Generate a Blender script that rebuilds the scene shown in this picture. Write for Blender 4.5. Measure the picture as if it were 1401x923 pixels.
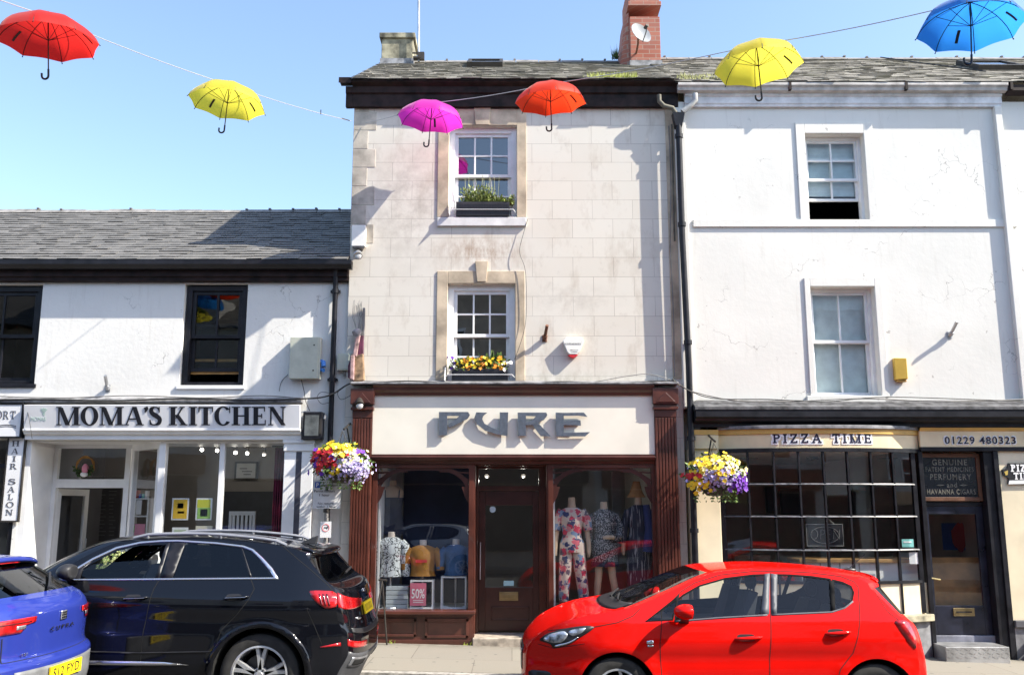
import bpy, bmesh, math, random
from mathutils import Vector, Matrix, noise as mnoise
from mathutils.geometry import delaunay_2d_cdt
rnd = random.Random(7)
R = math.radians
for o in list(bpy.data.objects):
    bpy.data.objects.remove(o)
SC = bpy.context.scene
COL = SC.collection
# ------------------------------------------------------------------ camera
IW, IH = 1401.0, 923.0
FPX = 1223.0
PITCH = R(9.8)
EYE = 1.99
CX = IW / 2
CY = 693 - FPX * math.tan(PITCH)
cam = bpy.data.cameras.new('camera')
cam.sensor_fit = 'HORIZONTAL'
cam.sensor_width = 36
cam.lens = FPX / IW * 36
cam.shift_y = (CY - IH / 2) / IW
cam.clip_end = 2000
camo = bpy.data.objects.new('camera', cam)
COL.objects.link(camo)
camo.location = (0, 0, EYE)
camo.rotation_euler = (R(90) + PITCH, 0, 0)
SC.camera = camo
# ------------------------------------------------------------------ sky and sun
SUN = Vector((3.0, -1.0, 2.9)).normalized()
w = bpy.data.worlds.new('World')
SC.world = w
w.use_nodes = True
nt = w.node_tree
bg = nt.nodes['Background']
sky = nt.nodes.new('ShaderNodeTexSky')
sky.sky_type = 'NISHITA'
sky.sun_disc = False
sky.sun_elevation = math.asin(SUN.z)
sky.sun_rotation = math.atan2(SUN.x, SUN.y)
sky.altitude = 50
sky.air_density = 1.0
sky.dust_density = 1.1
sky.ozone_density = 1.3
nt.links.new(sky.outputs[0], bg.inputs[0])
bg.inputs[1].default_value = 0.15
sl = bpy.data.lights.new('sun', 'SUN')
sl.energy = 4.3
sl.angle = R(0.5)
sl.color = (1.0, 0.935, 0.81)
so = bpy.data.objects.new('sun', sl)
COL.objects.link(so)
so.rotation_euler = (-SUN).to_track_quat('-Z', 'Y').to_euler()
so.location = SUN * 40
SC.view_settings.view_transform = 'Standard'
SC.view_settings.look = 'None'
SC.view_settings.gamma = 1
SC.view_settings.exposure = 1.27
SC.cycles.max_bounces = 8
SC.cycles.transparent_max_bounces = 24
SC.cycles.caustics_reflective = False
SC.cycles.caustics_refractive = False
SC.cycles.sample_clamp_indirect = 6
# ------------------------------------------------------------------ pixel of the survey photo -> point on a real plane
cp, sp = math.cos(PITCH), math.sin(PITCH)
SLOPE = -0.025          # the street falls gently to the right
def P(px, py, Y):
    dx = (px - CX) / FPX
    dy = -(py - CY) / FPX
    s = Y / (cp - dy * sp)
    return Vector((dx * s, Y, EYE + s * (sp + dy * cp)))
def rect(x0, y0, x1, y1, Y):
    ym = (y0 + y1) / 2
    return P(x0, ym, Y).x, P(x1, ym, Y).x, P(x0, y1, Y).z, P(x0, y0, Y).z
def gz(x):
    return SLOPE * x
# ------------------------------------------------------------------ object helpers
def tag(o, label=None, cat=None, group=None, kind=None):
    if label: o['label'] = label
    if cat: o['category'] = cat
    if group: o['group'] = group
    if kind: o['kind'] = kind
    return o
def thing(name, label, cat, loc=(0, 0, 0), group=None):
    o = bpy.data.objects.new(name, None)
    COL.objects.link(o)
    o.empty_display_size = .1
    o.location = loc
    return tag(o, label, cat, group)
def attach(o, parent):
    if parent is not None:
        o.parent = parent
        if parent.type == 'EMPTY' and not parent.get('local'):
            o.matrix_parent_inverse = Matrix.Translation(-parent.location)
class MB:
    def __init__(self):
        self.v, self.f, self.m = [], [], []
        self.mi = 0
    def add(self, vs, fs):
        b = len(self.v)
        self.v += [tuple(v) for v in vs]
        for f in fs:
            self.f.append([b + i for i in f]); self.m.append(self.mi)
        return self
    def quad(self, a, b, c, d):
        return self.add([a, b, c, d], [(0, 1, 2, 3)])
    def box(self, x0, x1, y0, y1, z0, z1):
        if x0 > x1: x0, x1 = x1, x0
        if y0 > y1: y0, y1 = y1, y0
        if z0 > z1: z0, z1 = z1, z0
        vs = [(x, y, z) for z in (z0, z1) for y in (y0, y1) for x in (x0, x1)]
        return self.add(vs, [(0, 2, 3, 1), (4, 5, 7, 6), (0, 1, 5, 4), (2, 6, 7, 3), (0, 4, 6, 2), (1, 3, 7, 5)])
    def pbox(self, x0, y0, x1, y1, Y, d):
        a, b, c, e = rect(x0, y0, x1, y1, Y)
        return self.box(a, b, Y, Y + d, c, e)
    def hexa(self, p):      # 8 points, bottom 4 ccw then top 4
        return self.add(p, [(3, 2, 1, 0), (4, 5, 6, 7), (0, 1, 5, 4), (1, 2, 6, 5), (2, 3, 7, 6), (3, 0, 4, 7)])
    def prism(self, poly, fn, d0, d1):
        n = len(poly)
        ar = sum(poly[i][0] * poly[(i + 1) % n][1] - poly[(i + 1) % n][0] * poly[i][1] for i in range(n))
        if ar < 0: poly = poly[::-1]
        vs = [fn(a, b, d0) for a, b in poly] + [fn(a, b, d1) for a, b in poly]
        fs = [list(range(n)), list(range(2 * n - 1, n - 1, -1))]
        fs += [(i, i + n, (i + 1) % n + n, (i + 1) % n) for i in range(n)]
        return self.add(vs, fs)
    def front(self, poly, Y, d):        # poly in x,z, front at Y, going back d
        return self.prism(poly, lambda a, b, t: (a, t, b), Y, Y + d)
    def pfront(self, poly, Y, d):       # poly given on the survey photo
        q = [P(a, b, Y) for a, b in poly]
        return self.front([(v.x, v.z) for v in q], Y, d)
    def plan(self, poly, z0, z1):
        return self.prism(poly, lambda a, b, t: (a, b, t), z1, z0)
    def side(self, poly, x0, x1):       # profile in y,z swept along x
        return self.prism(poly, lambda a, b, t: (t, a, b), x1, x0)
    def tube(self, pts, r, n=8, cap=True):
        pts = [Vector(p) for p in pts]
        rs = r if isinstance(r, (list, tuple)) else [r] * len(pts)
        vs, fs = [], []
        up = None
        for i, p in enumerate(pts):
            t = (pts[min(i + 1, len(pts) - 1)] - pts[max(i - 1, 0)])
            t = t.normalized() if t.length > 1e-9 else Vector((0, 0, 1))
            if up is None:
                up = Vector((0, 0, 1)) if abs(t.z) < .9 else Vector((1, 0, 0))
            a = t.cross(up)
            a = a.normalized() if a.length > 1e-6 else t.orthogonal().normalized()
            up = a.cross(t).normalized()
            for k in range(n):
                q = 2 * math.pi * k / n
                vs.append(p + (a * math.cos(q) + up * math.sin(q)) * rs[i])
        for i in range(len(pts) - 1):
            for k in range(n):
                fs.append((i * n + k, (i + 1) * n + k, (i + 1) * n + (k + 1) % n, i * n + (k + 1) % n))
        if cap:
            fs.append(list(range(n))); fs.append(list(range(len(vs) - 1, len(vs) - n - 1, -1)))
        return self.add(vs, fs)
    def lathe(self, prof, M, n=24, close=False):   # prof r,h about local z of M
        vs, fs = [], []
        m = len(prof)
        for k in range(n):
            q = 2 * math.pi * k / n
            for r, h in prof:
                vs.append(M @ Vector((r * math.cos(q), r * math.sin(q), h)))
        for k in range(n):
            for i in range(m - 1 + (1 if close else 0)):
                j = (i + 1) % m
                fs.append((k * m + i, ((k + 1) % n) * m + i, ((k + 1) % n) * m + j, k * m + j))
        return self.add(vs, fs)
    def blob(self, c, rx, ry, rz, n=10, m=7, wob=0.0, seed=0):
        c = Vector(c); vs, fs = [], []
        for i in range(m + 1):
            th = math.pi * i / m
            for k in range(n):
                q = 2 * math.pi * k / n
                d = Vector((math.sin(th) * math.cos(q), math.sin(th) * math.sin(q), math.cos(th)))
                s = 1 + wob * mnoise.noise(d * 1.7 + Vector((seed, 0, 0)))
                vs.append(c + Vector((d.x * rx, d.y * ry, d.z * rz)) * s)
        for i in range(m):
            for k in range(n):
                fs.append((i * n + k, (i + 1) * n + k, (i + 1) * n + (k + 1) % n, i * n + (k + 1) % n))
        return self.add(vs, fs)
    def build(self, name, mats, parent=None, smooth=False, bevel=0, recalc=False):
        me = bpy.data.meshes.new(name)
        me.from_pydata(self.v, [], self.f)
        if not isinstance(mats, (list, tuple)): mats = [mats]
        for m in mats: me.materials.append(m)
        if len(mats) > 1: me.polygons.foreach_set('material_index', self.m)
        if smooth: me.polygons.foreach_set('use_smooth', [True] * len(me.polygons))
        me.update()
        if recalc or smooth:
            bm = bmesh.new(); bm.from_mesh(me)
            if recalc: bmesh.ops.recalc_face_normals(bm, faces=bm.faces)
            bm.to_mesh(me); bm.free()
        if smooth:
            try: me.set_sharp_from_angle(angle=R(40))
            except Exception: pass
        o = bpy.data.objects.new(name, me)
        COL.objects.link(o)
        attach(o, parent)
        if bevel:
            b = o.modifiers.new('edge', 'BEVEL'); b.width = bevel; b.segments = 2; b.limit_method = 'ANGLE'; b.angle_limit = R(50)
        return o
def copy_tree(o, parent=None):
    c = o.copy(); COL.objects.link(c); c.parent = parent
    for ch in list(o.children): copy_tree(ch, c)
    return c
# ------------------------------------------------------------------ materials
MATS = {}
def nodes(name):
    m = bpy.data.materials.new(name); m.use_nodes = True
    t = m.node_tree
    return m, t, t.nodes['Principled BSDF']
def N(t, kind, **kw):
    n = t.nodes.new('ShaderNode' + kind)
    for k, v in kw.items():
        if k.startswith('i_'): n.inputs[k[2:].replace('_', ' ')].default_value = v
        else: setattr(n, k, v)
    return n
def c4(c): return (c[0], c[1], c[2], 1)
def mixc(t, fac, a, b, mode='MIX'):
    n = t.nodes.new('ShaderNodeMix'); n.data_type = 'RGBA'; n.blend_type = mode
    for sock, v in ((n.inputs[0], fac), (n.inputs[6], a), (n.inputs[7], b)):
        if hasattr(v, 'links') or isinstance(v, bpy.types.NodeSocket): t.links.new(v, sock)
        else: sock.default_value = v if not isinstance(v, tuple) or len(v) == 4 else c4(v)
    return n.outputs[2]
def ramp(t, src, stops):
    n = t.nodes.new('ShaderNodeValToRGB')
    t.links.new(src, n.inputs[0])
    e = n.color_ramp.elements
    while len(e) < len(stops): e.new(.5)
    for el, (p, c) in zip(e, stops):
        el.position = p; el.color = c4(c) if isinstance(c, tuple) else (c, c, c, 1)
    return n.outputs[0]
def noise(t, vec, scale, detail=4, rough=.55, dist=0):
    n = N(t, 'TexNoise'); n.inputs['Scale'].default_value = scale; n.inputs['Detail'].default_value = detail
    n.inputs['Roughness'].default_value = rough; n.inputs['Distortion'].default_value = dist
    t.links.new(vec, n.inputs['Vector']); return n.outputs['Fac']
def stretch(t, vec, s):
    n = N(t, 'Mapping'); n.inputs['Scale'].default_value = s; t.links.new(vec, n.inputs['Vector']); return n.outputs[0]
def bump(t, b, h, strength, dist=.01):
    n = N(t, 'Bump'); n.inputs['Strength'].default_value = strength; n.inputs['Distance'].default_value = dist
    t.links.new(h, n.inputs['Height']); t.links.new(n.outputs[0], b.inputs['Normal']); return n
def mat(name, col, rough=.6, metal=0, var=.12, scale=6, bmp=0, bscale=60, spec=.5, coat=0, emit=None):
    if name in MATS: return MATS[name]
    m, t, b = nodes(name)
    tc = N(t, 'TexCoord').outputs['Object']
    if var:
        f = noise(t, tc, scale)
        lo = tuple(max(0, c * (1 - var * 1.6)) for c in col); hi = tuple(min(1, c * (1 + var)) for c in col)
        t.links.new(ramp(t, f, [(.3, lo), (.65, hi)]), b.inputs['Base Color'])
        rr = N(t, 'MapRange'); t.links.new(f, rr.inputs[0]); rr.inputs[3].default_value = max(0.02, rough - .08); rr.inputs[4].default_value = min(1, rough + .08)
        t.links.new(rr.outputs[0], b.inputs['Roughness'])
    else:
        b.inputs['Base Color'].default_value = c4(col); b.inputs['Roughness'].default_value = rough
    b.inputs['Metallic'].default_value = metal
    b.inputs['Specular IOR Level'].default_value = spec
    b.inputs['Coat Weight'].default_value = coat
    b.inputs['Coat Roughness'].default_value = .03
    if bmp: bump(t, b, noise(t, tc, bscale), bmp, .004)
    if emit:
        b.inputs['Emission Color'].default_value = c4(emit[0]); b.inputs['Emission Strength'].default_value = emit[1]
    MATS[name] = m
    return m
def glass(name, tint=(.9, .93, .92), ior=1.5, rough=0.0, wav=0.02, boost=1.0):
    if name in MATS: return MATS[name]
    m, t, b = nodes(name)
    t.nodes.remove(b)
    out = t.nodes['Material Output']
    tr = N(t, 'BsdfTransparent'); tr.inputs[0].default_value = c4(tint)
    gl = N(t, 'BsdfGlossy'); gl.inputs['Roughness'].default_value = rough; gl.inputs[0].default_value = (1, 1, 1, 1)
    fr = N(t, 'Fresnel'); ge = N(t, 'NewGeometry'); mi = N(t, 'MapRange'); t.links.new(ge.outputs['Backfacing'], mi.inputs[0]); mi.inputs[3].default_value = ior; mi.inputs[4].default_value = 1 / ior; t.links.new(mi.outputs[0], fr.inputs[0])
    mu = N(t, 'Math', operation='MULTIPLY'); mu.use_clamp = True; t.links.new(fr.outputs[0], mu.inputs[0]); mu.inputs[1].default_value = boost
    if wav:
        tc = N(t, 'TexCoord').outputs['Object']
        bn = N(t, 'Bump'); bn.inputs['Strength'].default_value = wav; bn.inputs['Distance'].default_value = .05
        t.links.new(noise(t, tc, 1.6, 2), bn.inputs['Height']); t.links.new(bn.outputs[0], gl.inputs['Normal'])
    mx = N(t, 'MixShader')
    t.links.new(mu.outputs[0], mx.inputs[0]); t.links.new(tr.outputs[0], mx.inputs[1]); t.links.new(gl.outputs[0], mx.inputs[2])
    t.links.new(mx.outputs[0], out.inputs[0])
    MATS[name] = m
    return m
def render_mat(name, col, crack=1.0, dirt=(.5, .46, .4), dirty=.3, bstr=.3):
    m, t, b = nodes(name)
    tc = N(t, 'TexCoord').outputs['Object']
    big = noise(t, tc, .8, 5)
    c = mixc(t, ramp(t, big, [(.35, 0.0), (.75, 1.0)]), tuple(x * .88 for x in col), col)
    streak = noise(t, stretch(t, tc, (5, 1, .5)), 2.2, 5, .65)
    c = mixc(t, ramp(t, streak, [(.56, 0.0), (.8, dirty)]), c, dirt)
    vo = N(t, 'TexVoronoi', feature='DISTANCE_TO_EDGE'); vo.inputs['Scale'].default_value = 1.5
    ad = N(t, 'VectorMath', operation='ADD')
    nn = N(t, 'TexNoise'); nn.inputs['Scale'].default_value = 3.5; nn.inputs['Detail'].default_value = 5; t.links.new(tc, nn.inputs['Vector'])
    sc = N(t, 'VectorMath', operation='SCALE'); sc.inputs['Scale'].default_value = .55; t.links.new(nn.outputs['Color'], sc.inputs[0])
    t.links.new(tc, ad.inputs[0]); t.links.new(sc.outputs[0], ad.inputs[1]); t.links.new(ad.outputs[0], vo.inputs['Vector'])
    line = ramp(t, vo.outputs['Distance'], [(.0, 1.0), (.008, 0.0)])
    mask = ramp(t, noise(t, tc, 1.1, 3), [(.55, 0.0), (.62, crack)])
    mu = N(t, 'Math', operation='MULTIPLY'); t.links.new(line, mu.inputs[0]); t.links.new(mask, mu.inputs[1])
    c = mixc(t, mu.outputs[0], c, (.3, .28, .26))
    chip = ramp(t, noise(t, tc, 9, 5, .6), [(.69, 0.0), (.71, .8 * crack)])
    c = mixc(t, chip, c, (.42, .39, .36))
    t.links.new(c, b.inputs['Base Color'])
    b.inputs['Roughness'].default_value = .85
    b.inputs['Specular IOR Level'].default_value = .2
    h = N(t, 'Math', operation='SUBTRACT'); t.links.new(noise(t, tc, 14, 6, .6), h.inputs[0]); t.links.new(mu.outputs[0], h.inputs[1])
    bump(t, b, h.outputs[0], bstr, .010)
    MATS[name] = m
    return m
def ashlar_mat():
    m, t, b = nodes('scored cream render')
    tc = N(t, 'TexCoord').outputs['Object']
    sx = N(t, 'SeparateXYZ'); t.links.new(tc, sx.inputs[0])
    cb = N(t, 'CombineXYZ'); t.links.new(sx.outputs[0], cb.inputs[0]); t.links.new(sx.outputs[2], cb.inputs[1])
    br = N(t, 'TexBrick'); br.offset = .5
    t.links.new(cb.outputs[0], br.inputs['Vector'])
    br.inputs['Scale'].default_value = 1
    br.inputs['Brick Width'].default_value = .60; br.inputs['Row Height'].default_value = .296
    br.inputs['Mortar Size'].default_value = .0035; br.inputs['Mortar Smooth'].default_value = .3
    br.inputs['Color1'].default_value = (.645, .60, .525, 1); br.inputs['Color2'].default_value = (.685, .645, .57, 1); br.inputs['Mortar'].default_value = (.36, .32, .28, 1)
    big = noise(t, tc, 1.1, 5)
    c = mixc(t, ramp(t, big, [(.4, 0.0), (.75, .6)]), br.outputs['Color'], (.685, .655, .595))
    st = noise(t, stretch(t, tc, (2.2, 1, 1.0)), 1.7, 6, .7)
    c = mixc(t, ramp(t, st, [(.52, 0.0), (.76, .5)]), c, (.38, .31, .24))
    st2 = noise(t, tc, 6, 6, .7)
    c = mixc(t, ramp(t, st2, [(.6, 0.0), (.8, .35)]), c, (.30, .27, .24))
    def patch(cx, cz, rx, rz, col, amt, ns, c):
        ox = N(t, 'VectorMath', operation='SUBTRACT'); ox.inputs[1].default_value = (cx, 12.8, cz); t.links.new(tc, ox.inputs[0])
        ml = N(t, 'VectorMath', operation='MULTIPLY'); ml.inputs[1].default_value = (1 / rx, 0, 1 / rz); t.links.new(ox.outputs[0], ml.inputs[0])
        ln = N(t, 'VectorMath', operation='LENGTH'); t.links.new(ml.outputs[0], ln.inputs[0])
        q = N(t, 'Math', operation='MULTIPLY'); t.links.new(ramp(t, ln.outputs['Value'], [(.2, 1.0), (1.0, 0.0)]), q.inputs[0])
        t.links.new(ramp(t, noise(t, stretch(t, tc, (ns, 1, 1.6)), 3, 6, .7), [(.38, 0.0), (.68, amt)]), q.inputs[1])
        return mixc(t, q.outputs[0], c, col)
    c = patch(-.45, 5.72, .85, .34, (.30, .19, .12), .85, 4, c)
    c = patch(-1.55, 6.45, .75, 1.3, (.30, .26, .22), .6, 1.5, c)
    c = patch(.9, 5.0, .9, .25, (.42, .38, .33), .6, 1.2, c)
    c = patch(.6, 3.75, 1.7, .22, (.36, .33, .26), .7, 3, c)
    t.links.new(c, b.inputs['Base Color'])
    b.inputs['Roughness'].default_value = .85; b.inputs['Specular IOR Level'].default_value = .2
    h = N(t, 'Math', operation='SUBTRACT'); t.links.new(noise(t, tc, 5, 3), h.inputs[0]); t.links.new(br.outputs['Fac'], h.inputs[1])
    bump(t, b, h.outputs[0], .22, .006)
    MATS['ashlar'] = m
    return m
def slate_mat(name, lo, hi, moss=0.0):
    m, t, b = nodes(name)
    tc = N(t, 'TexCoord').outputs['Object']
    sx = N(t, 'SeparateXYZ'); t.links.new(tc, sx.inputs[0])
    ys = N(t, 'Math', operation='MULTIPLY'); t.links.new(sx.outputs[1], ys.inputs[0]); ys.inputs[1].default_value = 1 / math.cos(R(30))
    cb = N(t, 'CombineXYZ'); t.links.new(sx.outputs[0], cb.inputs[0]); t.links.new(ys.outputs[0], cb.inputs[1])
    br = N(t, 'TexBrick'); br.offset = .5; t.links.new(cb.outputs[0], br.inputs['Vector'])
    br.inputs['Scale'].default_value = 1; br.inputs['Brick Width'].default_value = .24; br.inputs['Row Height'].default_value = .16
    br.inputs['Mortar Size'].default_value = .004; br.inputs['Color1'].default_value = c4(lo); br.inputs['Color2'].default_value = c4(hi); br.inputs['Mortar'].default_value = (.05, .05, .05, 1)
    f = noise(t, tc, 3.5, 6, .7)
    c = mixc(t, ramp(t, f, [(.35, 0.0), (.7, .75)]), br.outputs['Color'], tuple(x * 1.15 for x in hi))
    f2 = noise(t, tc, 11, 5, .7)
    c = mixc(t, ramp(t, f2, [(.55, 0.0), (.7, .7)]), c, tuple(x * .6 for x in lo))
    if moss:
        f3 = noise(t, tc, 2.2, 5, .7)
        c = mixc(t, ramp(t, f3, [(.5, 0.0), (.66, moss)]), c, (.28, .27, .17))
    t.links.new(c, b.inputs['Base Color']); b.inputs['Roughness'].default_value = .75
    bump(t, b, noise(t, tc, 40, 4), .4, .006)
    MATS[name] = m
    return m
def brick_mat():
    m, t, b = nodes('red chimney brick')
    tc = N(t, 'TexCoord').outputs['Object']
    sx = N(t, 'SeparateXYZ'); t.links.new(tc, sx.inputs[0])
    ad = N(t, 'Math', operation='ADD'); t.links.new(sx.outputs[0], ad.inputs[0]); t.links.new(sx.outputs[1], ad.inputs[1])
    cb = N(t, 'CombineXYZ'); t.links.new(ad.outputs[0], cb.inputs[0]); t.links.new(sx.outputs[2], cb.inputs[1])
    br = N(t, 'TexBrick'); br.offset = .5; t.links.new(cb.outputs[0], br.inputs['Vector']); br.inputs['Scale'].default_value = 1
    br.inputs['Brick Width'].default_value = .23; br.inputs['Row Height'].default_value = .085; br.inputs['Mortar Size'].default_value = .006
    br.inputs['Color1'].default_value = (.29, .085, .055, 1); br.inputs['Color2'].default_value = (.38, .135, .09, 1); br.inputs['Mortar'].default_value = (.34, .25, .20, 1)
    c = mixc(t, ramp(t, noise(t, tc, 7, 4), [(.4, 0.0), (.8, .5)]), br.outputs['Color'], (.25, .13, .11))
    t.links.new(c, b.inputs['Base Color']); b.inputs['Roughness'].default_value = .85
    bump(t, b, br.outputs['Fac'], -.5, .01)
    return m
def metal_paint(name, col, rough=.3, coat=1.0, metal=0.0, flake=0.0, dirt=.06):
    m, t, b = nodes(name)
    tc = N(t, 'TexCoord').outputs['Object']
    f = noise(t, tc, 3, 4)
    t.links.new(ramp(t, f, [(.3, tuple(c * .92 for c in col)), (.7, col)]), b.inputs['Base Color'])
    d = noise(t, tc, 25, 6, .7)
    rr = N(t, 'MapRange'); t.links.new(d, rr.inputs[0]); rr.inputs[3].default_value = 0.0; rr.inputs[4].default_value = dirt * 2
    t.links.new(rr.outputs[0], b.inputs['Coat Roughness'])
    b.inputs['Roughness'].default_value = rough; b.inputs['Metallic'].default_value = metal; b.inputs['Specular IOR Level'].default_value = 0.0
    b.inputs['Coat Weight'].default_value = coat
    MATS[name] = m
    return m
M_white = render_mat('white painted render', (.84, .825, .785), .75, dirty=.3)
M_white2 = render_mat('warm white painted render', (.81, .79, .735), 1.0, dirty=.35, bstr=.2)
M_ash = ashlar_mat()
M_slate_l = slate_mat('grey roof slate', (.10, .097, .092), (.155, .148, .138))
M_slate_m = slate_mat('mossy roof slate', (.19, .175, .15), (.32, .295, .25), .35)
M_brick = brick_mat()
M_stone = mat('sandstone dressing', (.50, .41, .30), .85, var=.25, scale=3, bmp=.3, bscale=30)
M_quoin = mat('grey sandstone quoin', (.50, .45, .38), .85, var=.3, scale=3, bmp=.3, bscale=30)
M_chimstone = mat('lichened chimney stone', (.26, .24, .17), .9, var=.5, scale=5, bmp=.6, bscale=20)
M_black = mat('black gloss joinery', (.014, .014, .018), .4, var=.3, spec=.3)
M_gutter = mat('black brown gutter board', (.022, .013, .012), .6, var=.5, scale=5, spec=.2)
M_sashw = mat('white sash paint', (.82, .82, .82), .4, var=.05)
M_shopw = mat('white shopfront paint', (.80, .80, .80), .45, var=.08, scale=2)
M_maroon = mat('maroon shopfront paint', (.088, .026, .017), .34, var=.25, scale=3, coat=.3)
M_maroond = mat('dark maroon shopfront paint', (.055, .017, .013), .35, var=.25, scale=3)
M_cream = mat('cream fascia paint', (.80, .76, .66), .5, var=.05, scale=1.5)
M_pcream = mat('warm cream shop paint', (.80, .70, .50), .5, var=.08, scale=2)
M_ochre = mat('ochre cornice paint', (.62, .38, .10), .5, var=.12, scale=3)
M_lead = mat('lead flashing', (.23, .23, .24), .6, var=.4, scale=9, bmp=.5, bscale=25)
M_greygut = mat('grey cornice gutter', (.50, .47, .44), .6, var=.25, scale=5)
M_cable = mat('black cable', (.02, .02, .02), .6, var=0)
M_gcable = mat('grey cable', (.22, .21, .2), .6, var=.2)
M_steel = mat('galvanised steel', (.45, .46, .48), .4, .8, var=.2)
M_iron = mat('dark iron', (.04, .035, .03), .6, .3, var=.3)
M_rust = mat('rusty iron', (.16, .07, .04), .8, var=.4, scale=20)
M_room = mat('dim interior plaster', (.30, .28, .26), .9, var=.15, scale=1)
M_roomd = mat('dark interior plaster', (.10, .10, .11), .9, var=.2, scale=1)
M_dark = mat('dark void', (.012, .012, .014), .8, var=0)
M_floorw = mat('interior floor boards', (.16, .11, .07), .6, var=.2)
M_ink = mat('black lettering', (.012, .012, .016), .45, var=0)
M_paper = mat('white card', (.8, .8, .8), .6, var=.03)
G_win = glass('window glass', (.88, .92, .92), 1.52, wav=.03)
G_shop = glass('shop window glass', (.94, .96, .96), 1.5, wav=.01, boost=2.2)
M_fascia = mat('golden cream fascia paint', (.80, .66, .42), .5, var=.1, scale=2)
# ================================================================== ground, road, pavement
def pave_mat():
    m, t, b = nodes('stone paving flags')
    tc = N(t, 'TexCoord').outputs['Object']
    br = N(t, 'TexBrick'); br.offset = .37; t.links.new(stretch(t, tc, (1, 1, 0)), br.inputs['Vector']); br.inputs['Scale'].default_value = 1
    br.inputs['Brick Width'].default_value = 1.25; br.inputs['Row Height'].default_value = 1.05; br.inputs['Mortar Size'].default_value = .006
    br.inputs['Color1'].default_value = (.25, .23, .19, 1); br.inputs['Color2'].default_value = (.22, .20, .17, 1); br.inputs['Mortar'].default_value = (.13, .11, .09, 1)
    c = mixc(t, ramp(t, noise(t, tc, 2.5, 6, .7), [(.4, 0.0), (.75, .6)]), br.outputs['Color'], (.25, .22, .18))
    c = mixc(t, ramp(t, noise(t, tc, 60, 3), [(.55, 0.0), (.75, .5)]), c, (.31, .29, .25))
    gv = N(t, 'TexVoronoi'); gv.inputs['Scale'].default_value = 5; t.links.new(tc, gv.inputs['Vector'])
    c = mixc(t, ramp(t, gv.outputs['Distance'], [(.10, .75), (.13, 0.0)]), c, (.09, .085, .08))
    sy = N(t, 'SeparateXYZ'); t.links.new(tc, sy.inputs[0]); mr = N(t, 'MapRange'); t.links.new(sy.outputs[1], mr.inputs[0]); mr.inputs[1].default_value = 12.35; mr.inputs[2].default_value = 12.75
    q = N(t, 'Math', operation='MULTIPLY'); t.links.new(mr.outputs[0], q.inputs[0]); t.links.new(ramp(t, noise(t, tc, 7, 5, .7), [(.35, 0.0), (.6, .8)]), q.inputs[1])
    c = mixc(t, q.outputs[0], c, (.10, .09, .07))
    t.links.new(c, b.inputs['Base Color']); b.inputs['Roughness'].default_value = .85
    bump(t, b, noise(t, tc, 50, 4), .3, .004)
    return m
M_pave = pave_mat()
M_kerb = mat('granite kerb', (.34, .32, .29), .85, var=.3, scale=20)
M_road = mat('asphalt', (.055, .054, .052), .85, var=.35, scale=14, bmp=.5, bscale=90)
M_earth = mat('bare ground', (.12, .11, .09), .9, var=.3, scale=1)
def slab(name, x0, x1, y0, y1, top, bot, m):
    mb = MB()
    def c(x, y, z): return (x, y, gz(x) + z)
    mb.hexa([c(x0, y0, bot), c(x1, y0, bot), c(x1, y1, bot), c(x0, y1, bot), c(x0, y0, top), c(x1, y0, top), c(x1, y1, top), c(x0, y1, top)])
    return tag(mb.build(name, m), kind='structure')
mb = MB(); mb.quad((-300, -300, gz(-300) - .05), (300, -300, gz(300) - .05), (300, 300, gz(300) - .05), (-300, 300, gz(-300) - .05))
tag(mb.build('ground', M_earth), kind='structure')
slab('road', -40, 40, -1.2, 10.56, 0, -.04, M_road)
slab('kerb', -40, 40, 10.56, 10.70, .11, -.04, M_kerb)
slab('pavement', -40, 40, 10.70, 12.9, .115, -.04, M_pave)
slab('pavement_opposite', -40, 40, -2.6, -1.2, .115, -.04, M_pave)
# ================================================================== building helpers
def wall_mesh(x0, x1, z0, z1, Y, ops, back=.30):
    mb = MB()
    xs = sorted({x0, x1, *[v for o in ops for v in o[:2]]}); zs = sorted({z0, z1, *[v for o in ops for v in o[2:]]})
    xs = [v for v in xs if x0 <= v <= x1]; zs = [v for v in zs if z0 <= v <= z1]
    for i in range(len(xs) - 1):
        for j in range(len(zs) - 1):
            mx, mz = (xs[i] + xs[i + 1]) / 2, (zs[j] + zs[j + 1]) / 2
            if any(a < mx < b and c < mz < d for a, b, c, d in ops): continue
            mb.quad((xs[i], Y, zs[j]), (xs[i + 1], Y, zs[j]), (xs[i + 1], Y, zs[j + 1]), (xs[i], Y, zs[j + 1]))
            mb.quad((xs[i], Y + back, zs[j]), (xs[i], Y + back, zs[j + 1]), (xs[i + 1], Y + back, zs[j + 1]), (xs[i + 1], Y + back, zs[j]))
    for a, b, c, d in ops:
        mb.quad((a, Y, c), (a, Y, d), (a, Y + back, d), (a, Y + back, c)); mb.quad((b, Y, c), (b, Y + back, c), (b, Y + back, d), (b, Y, d))
        mb.quad((a, Y, d), (b, Y, d), (b, Y + back, d), (a, Y + back, d)); mb.quad((a, Y, c), (a, Y + back, c), (b, Y + back, c), (b, Y, c))
    for x in (x0, x1): mb.quad((x, Y, z0), (x, Y, z1), (x, Y + back, z1), (x, Y + back, z0))
    mb.quad((x0, Y, z1), (x1, Y, z1), (x1, Y + back, z1), (x0, Y + back, z1))
    return mb
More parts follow.
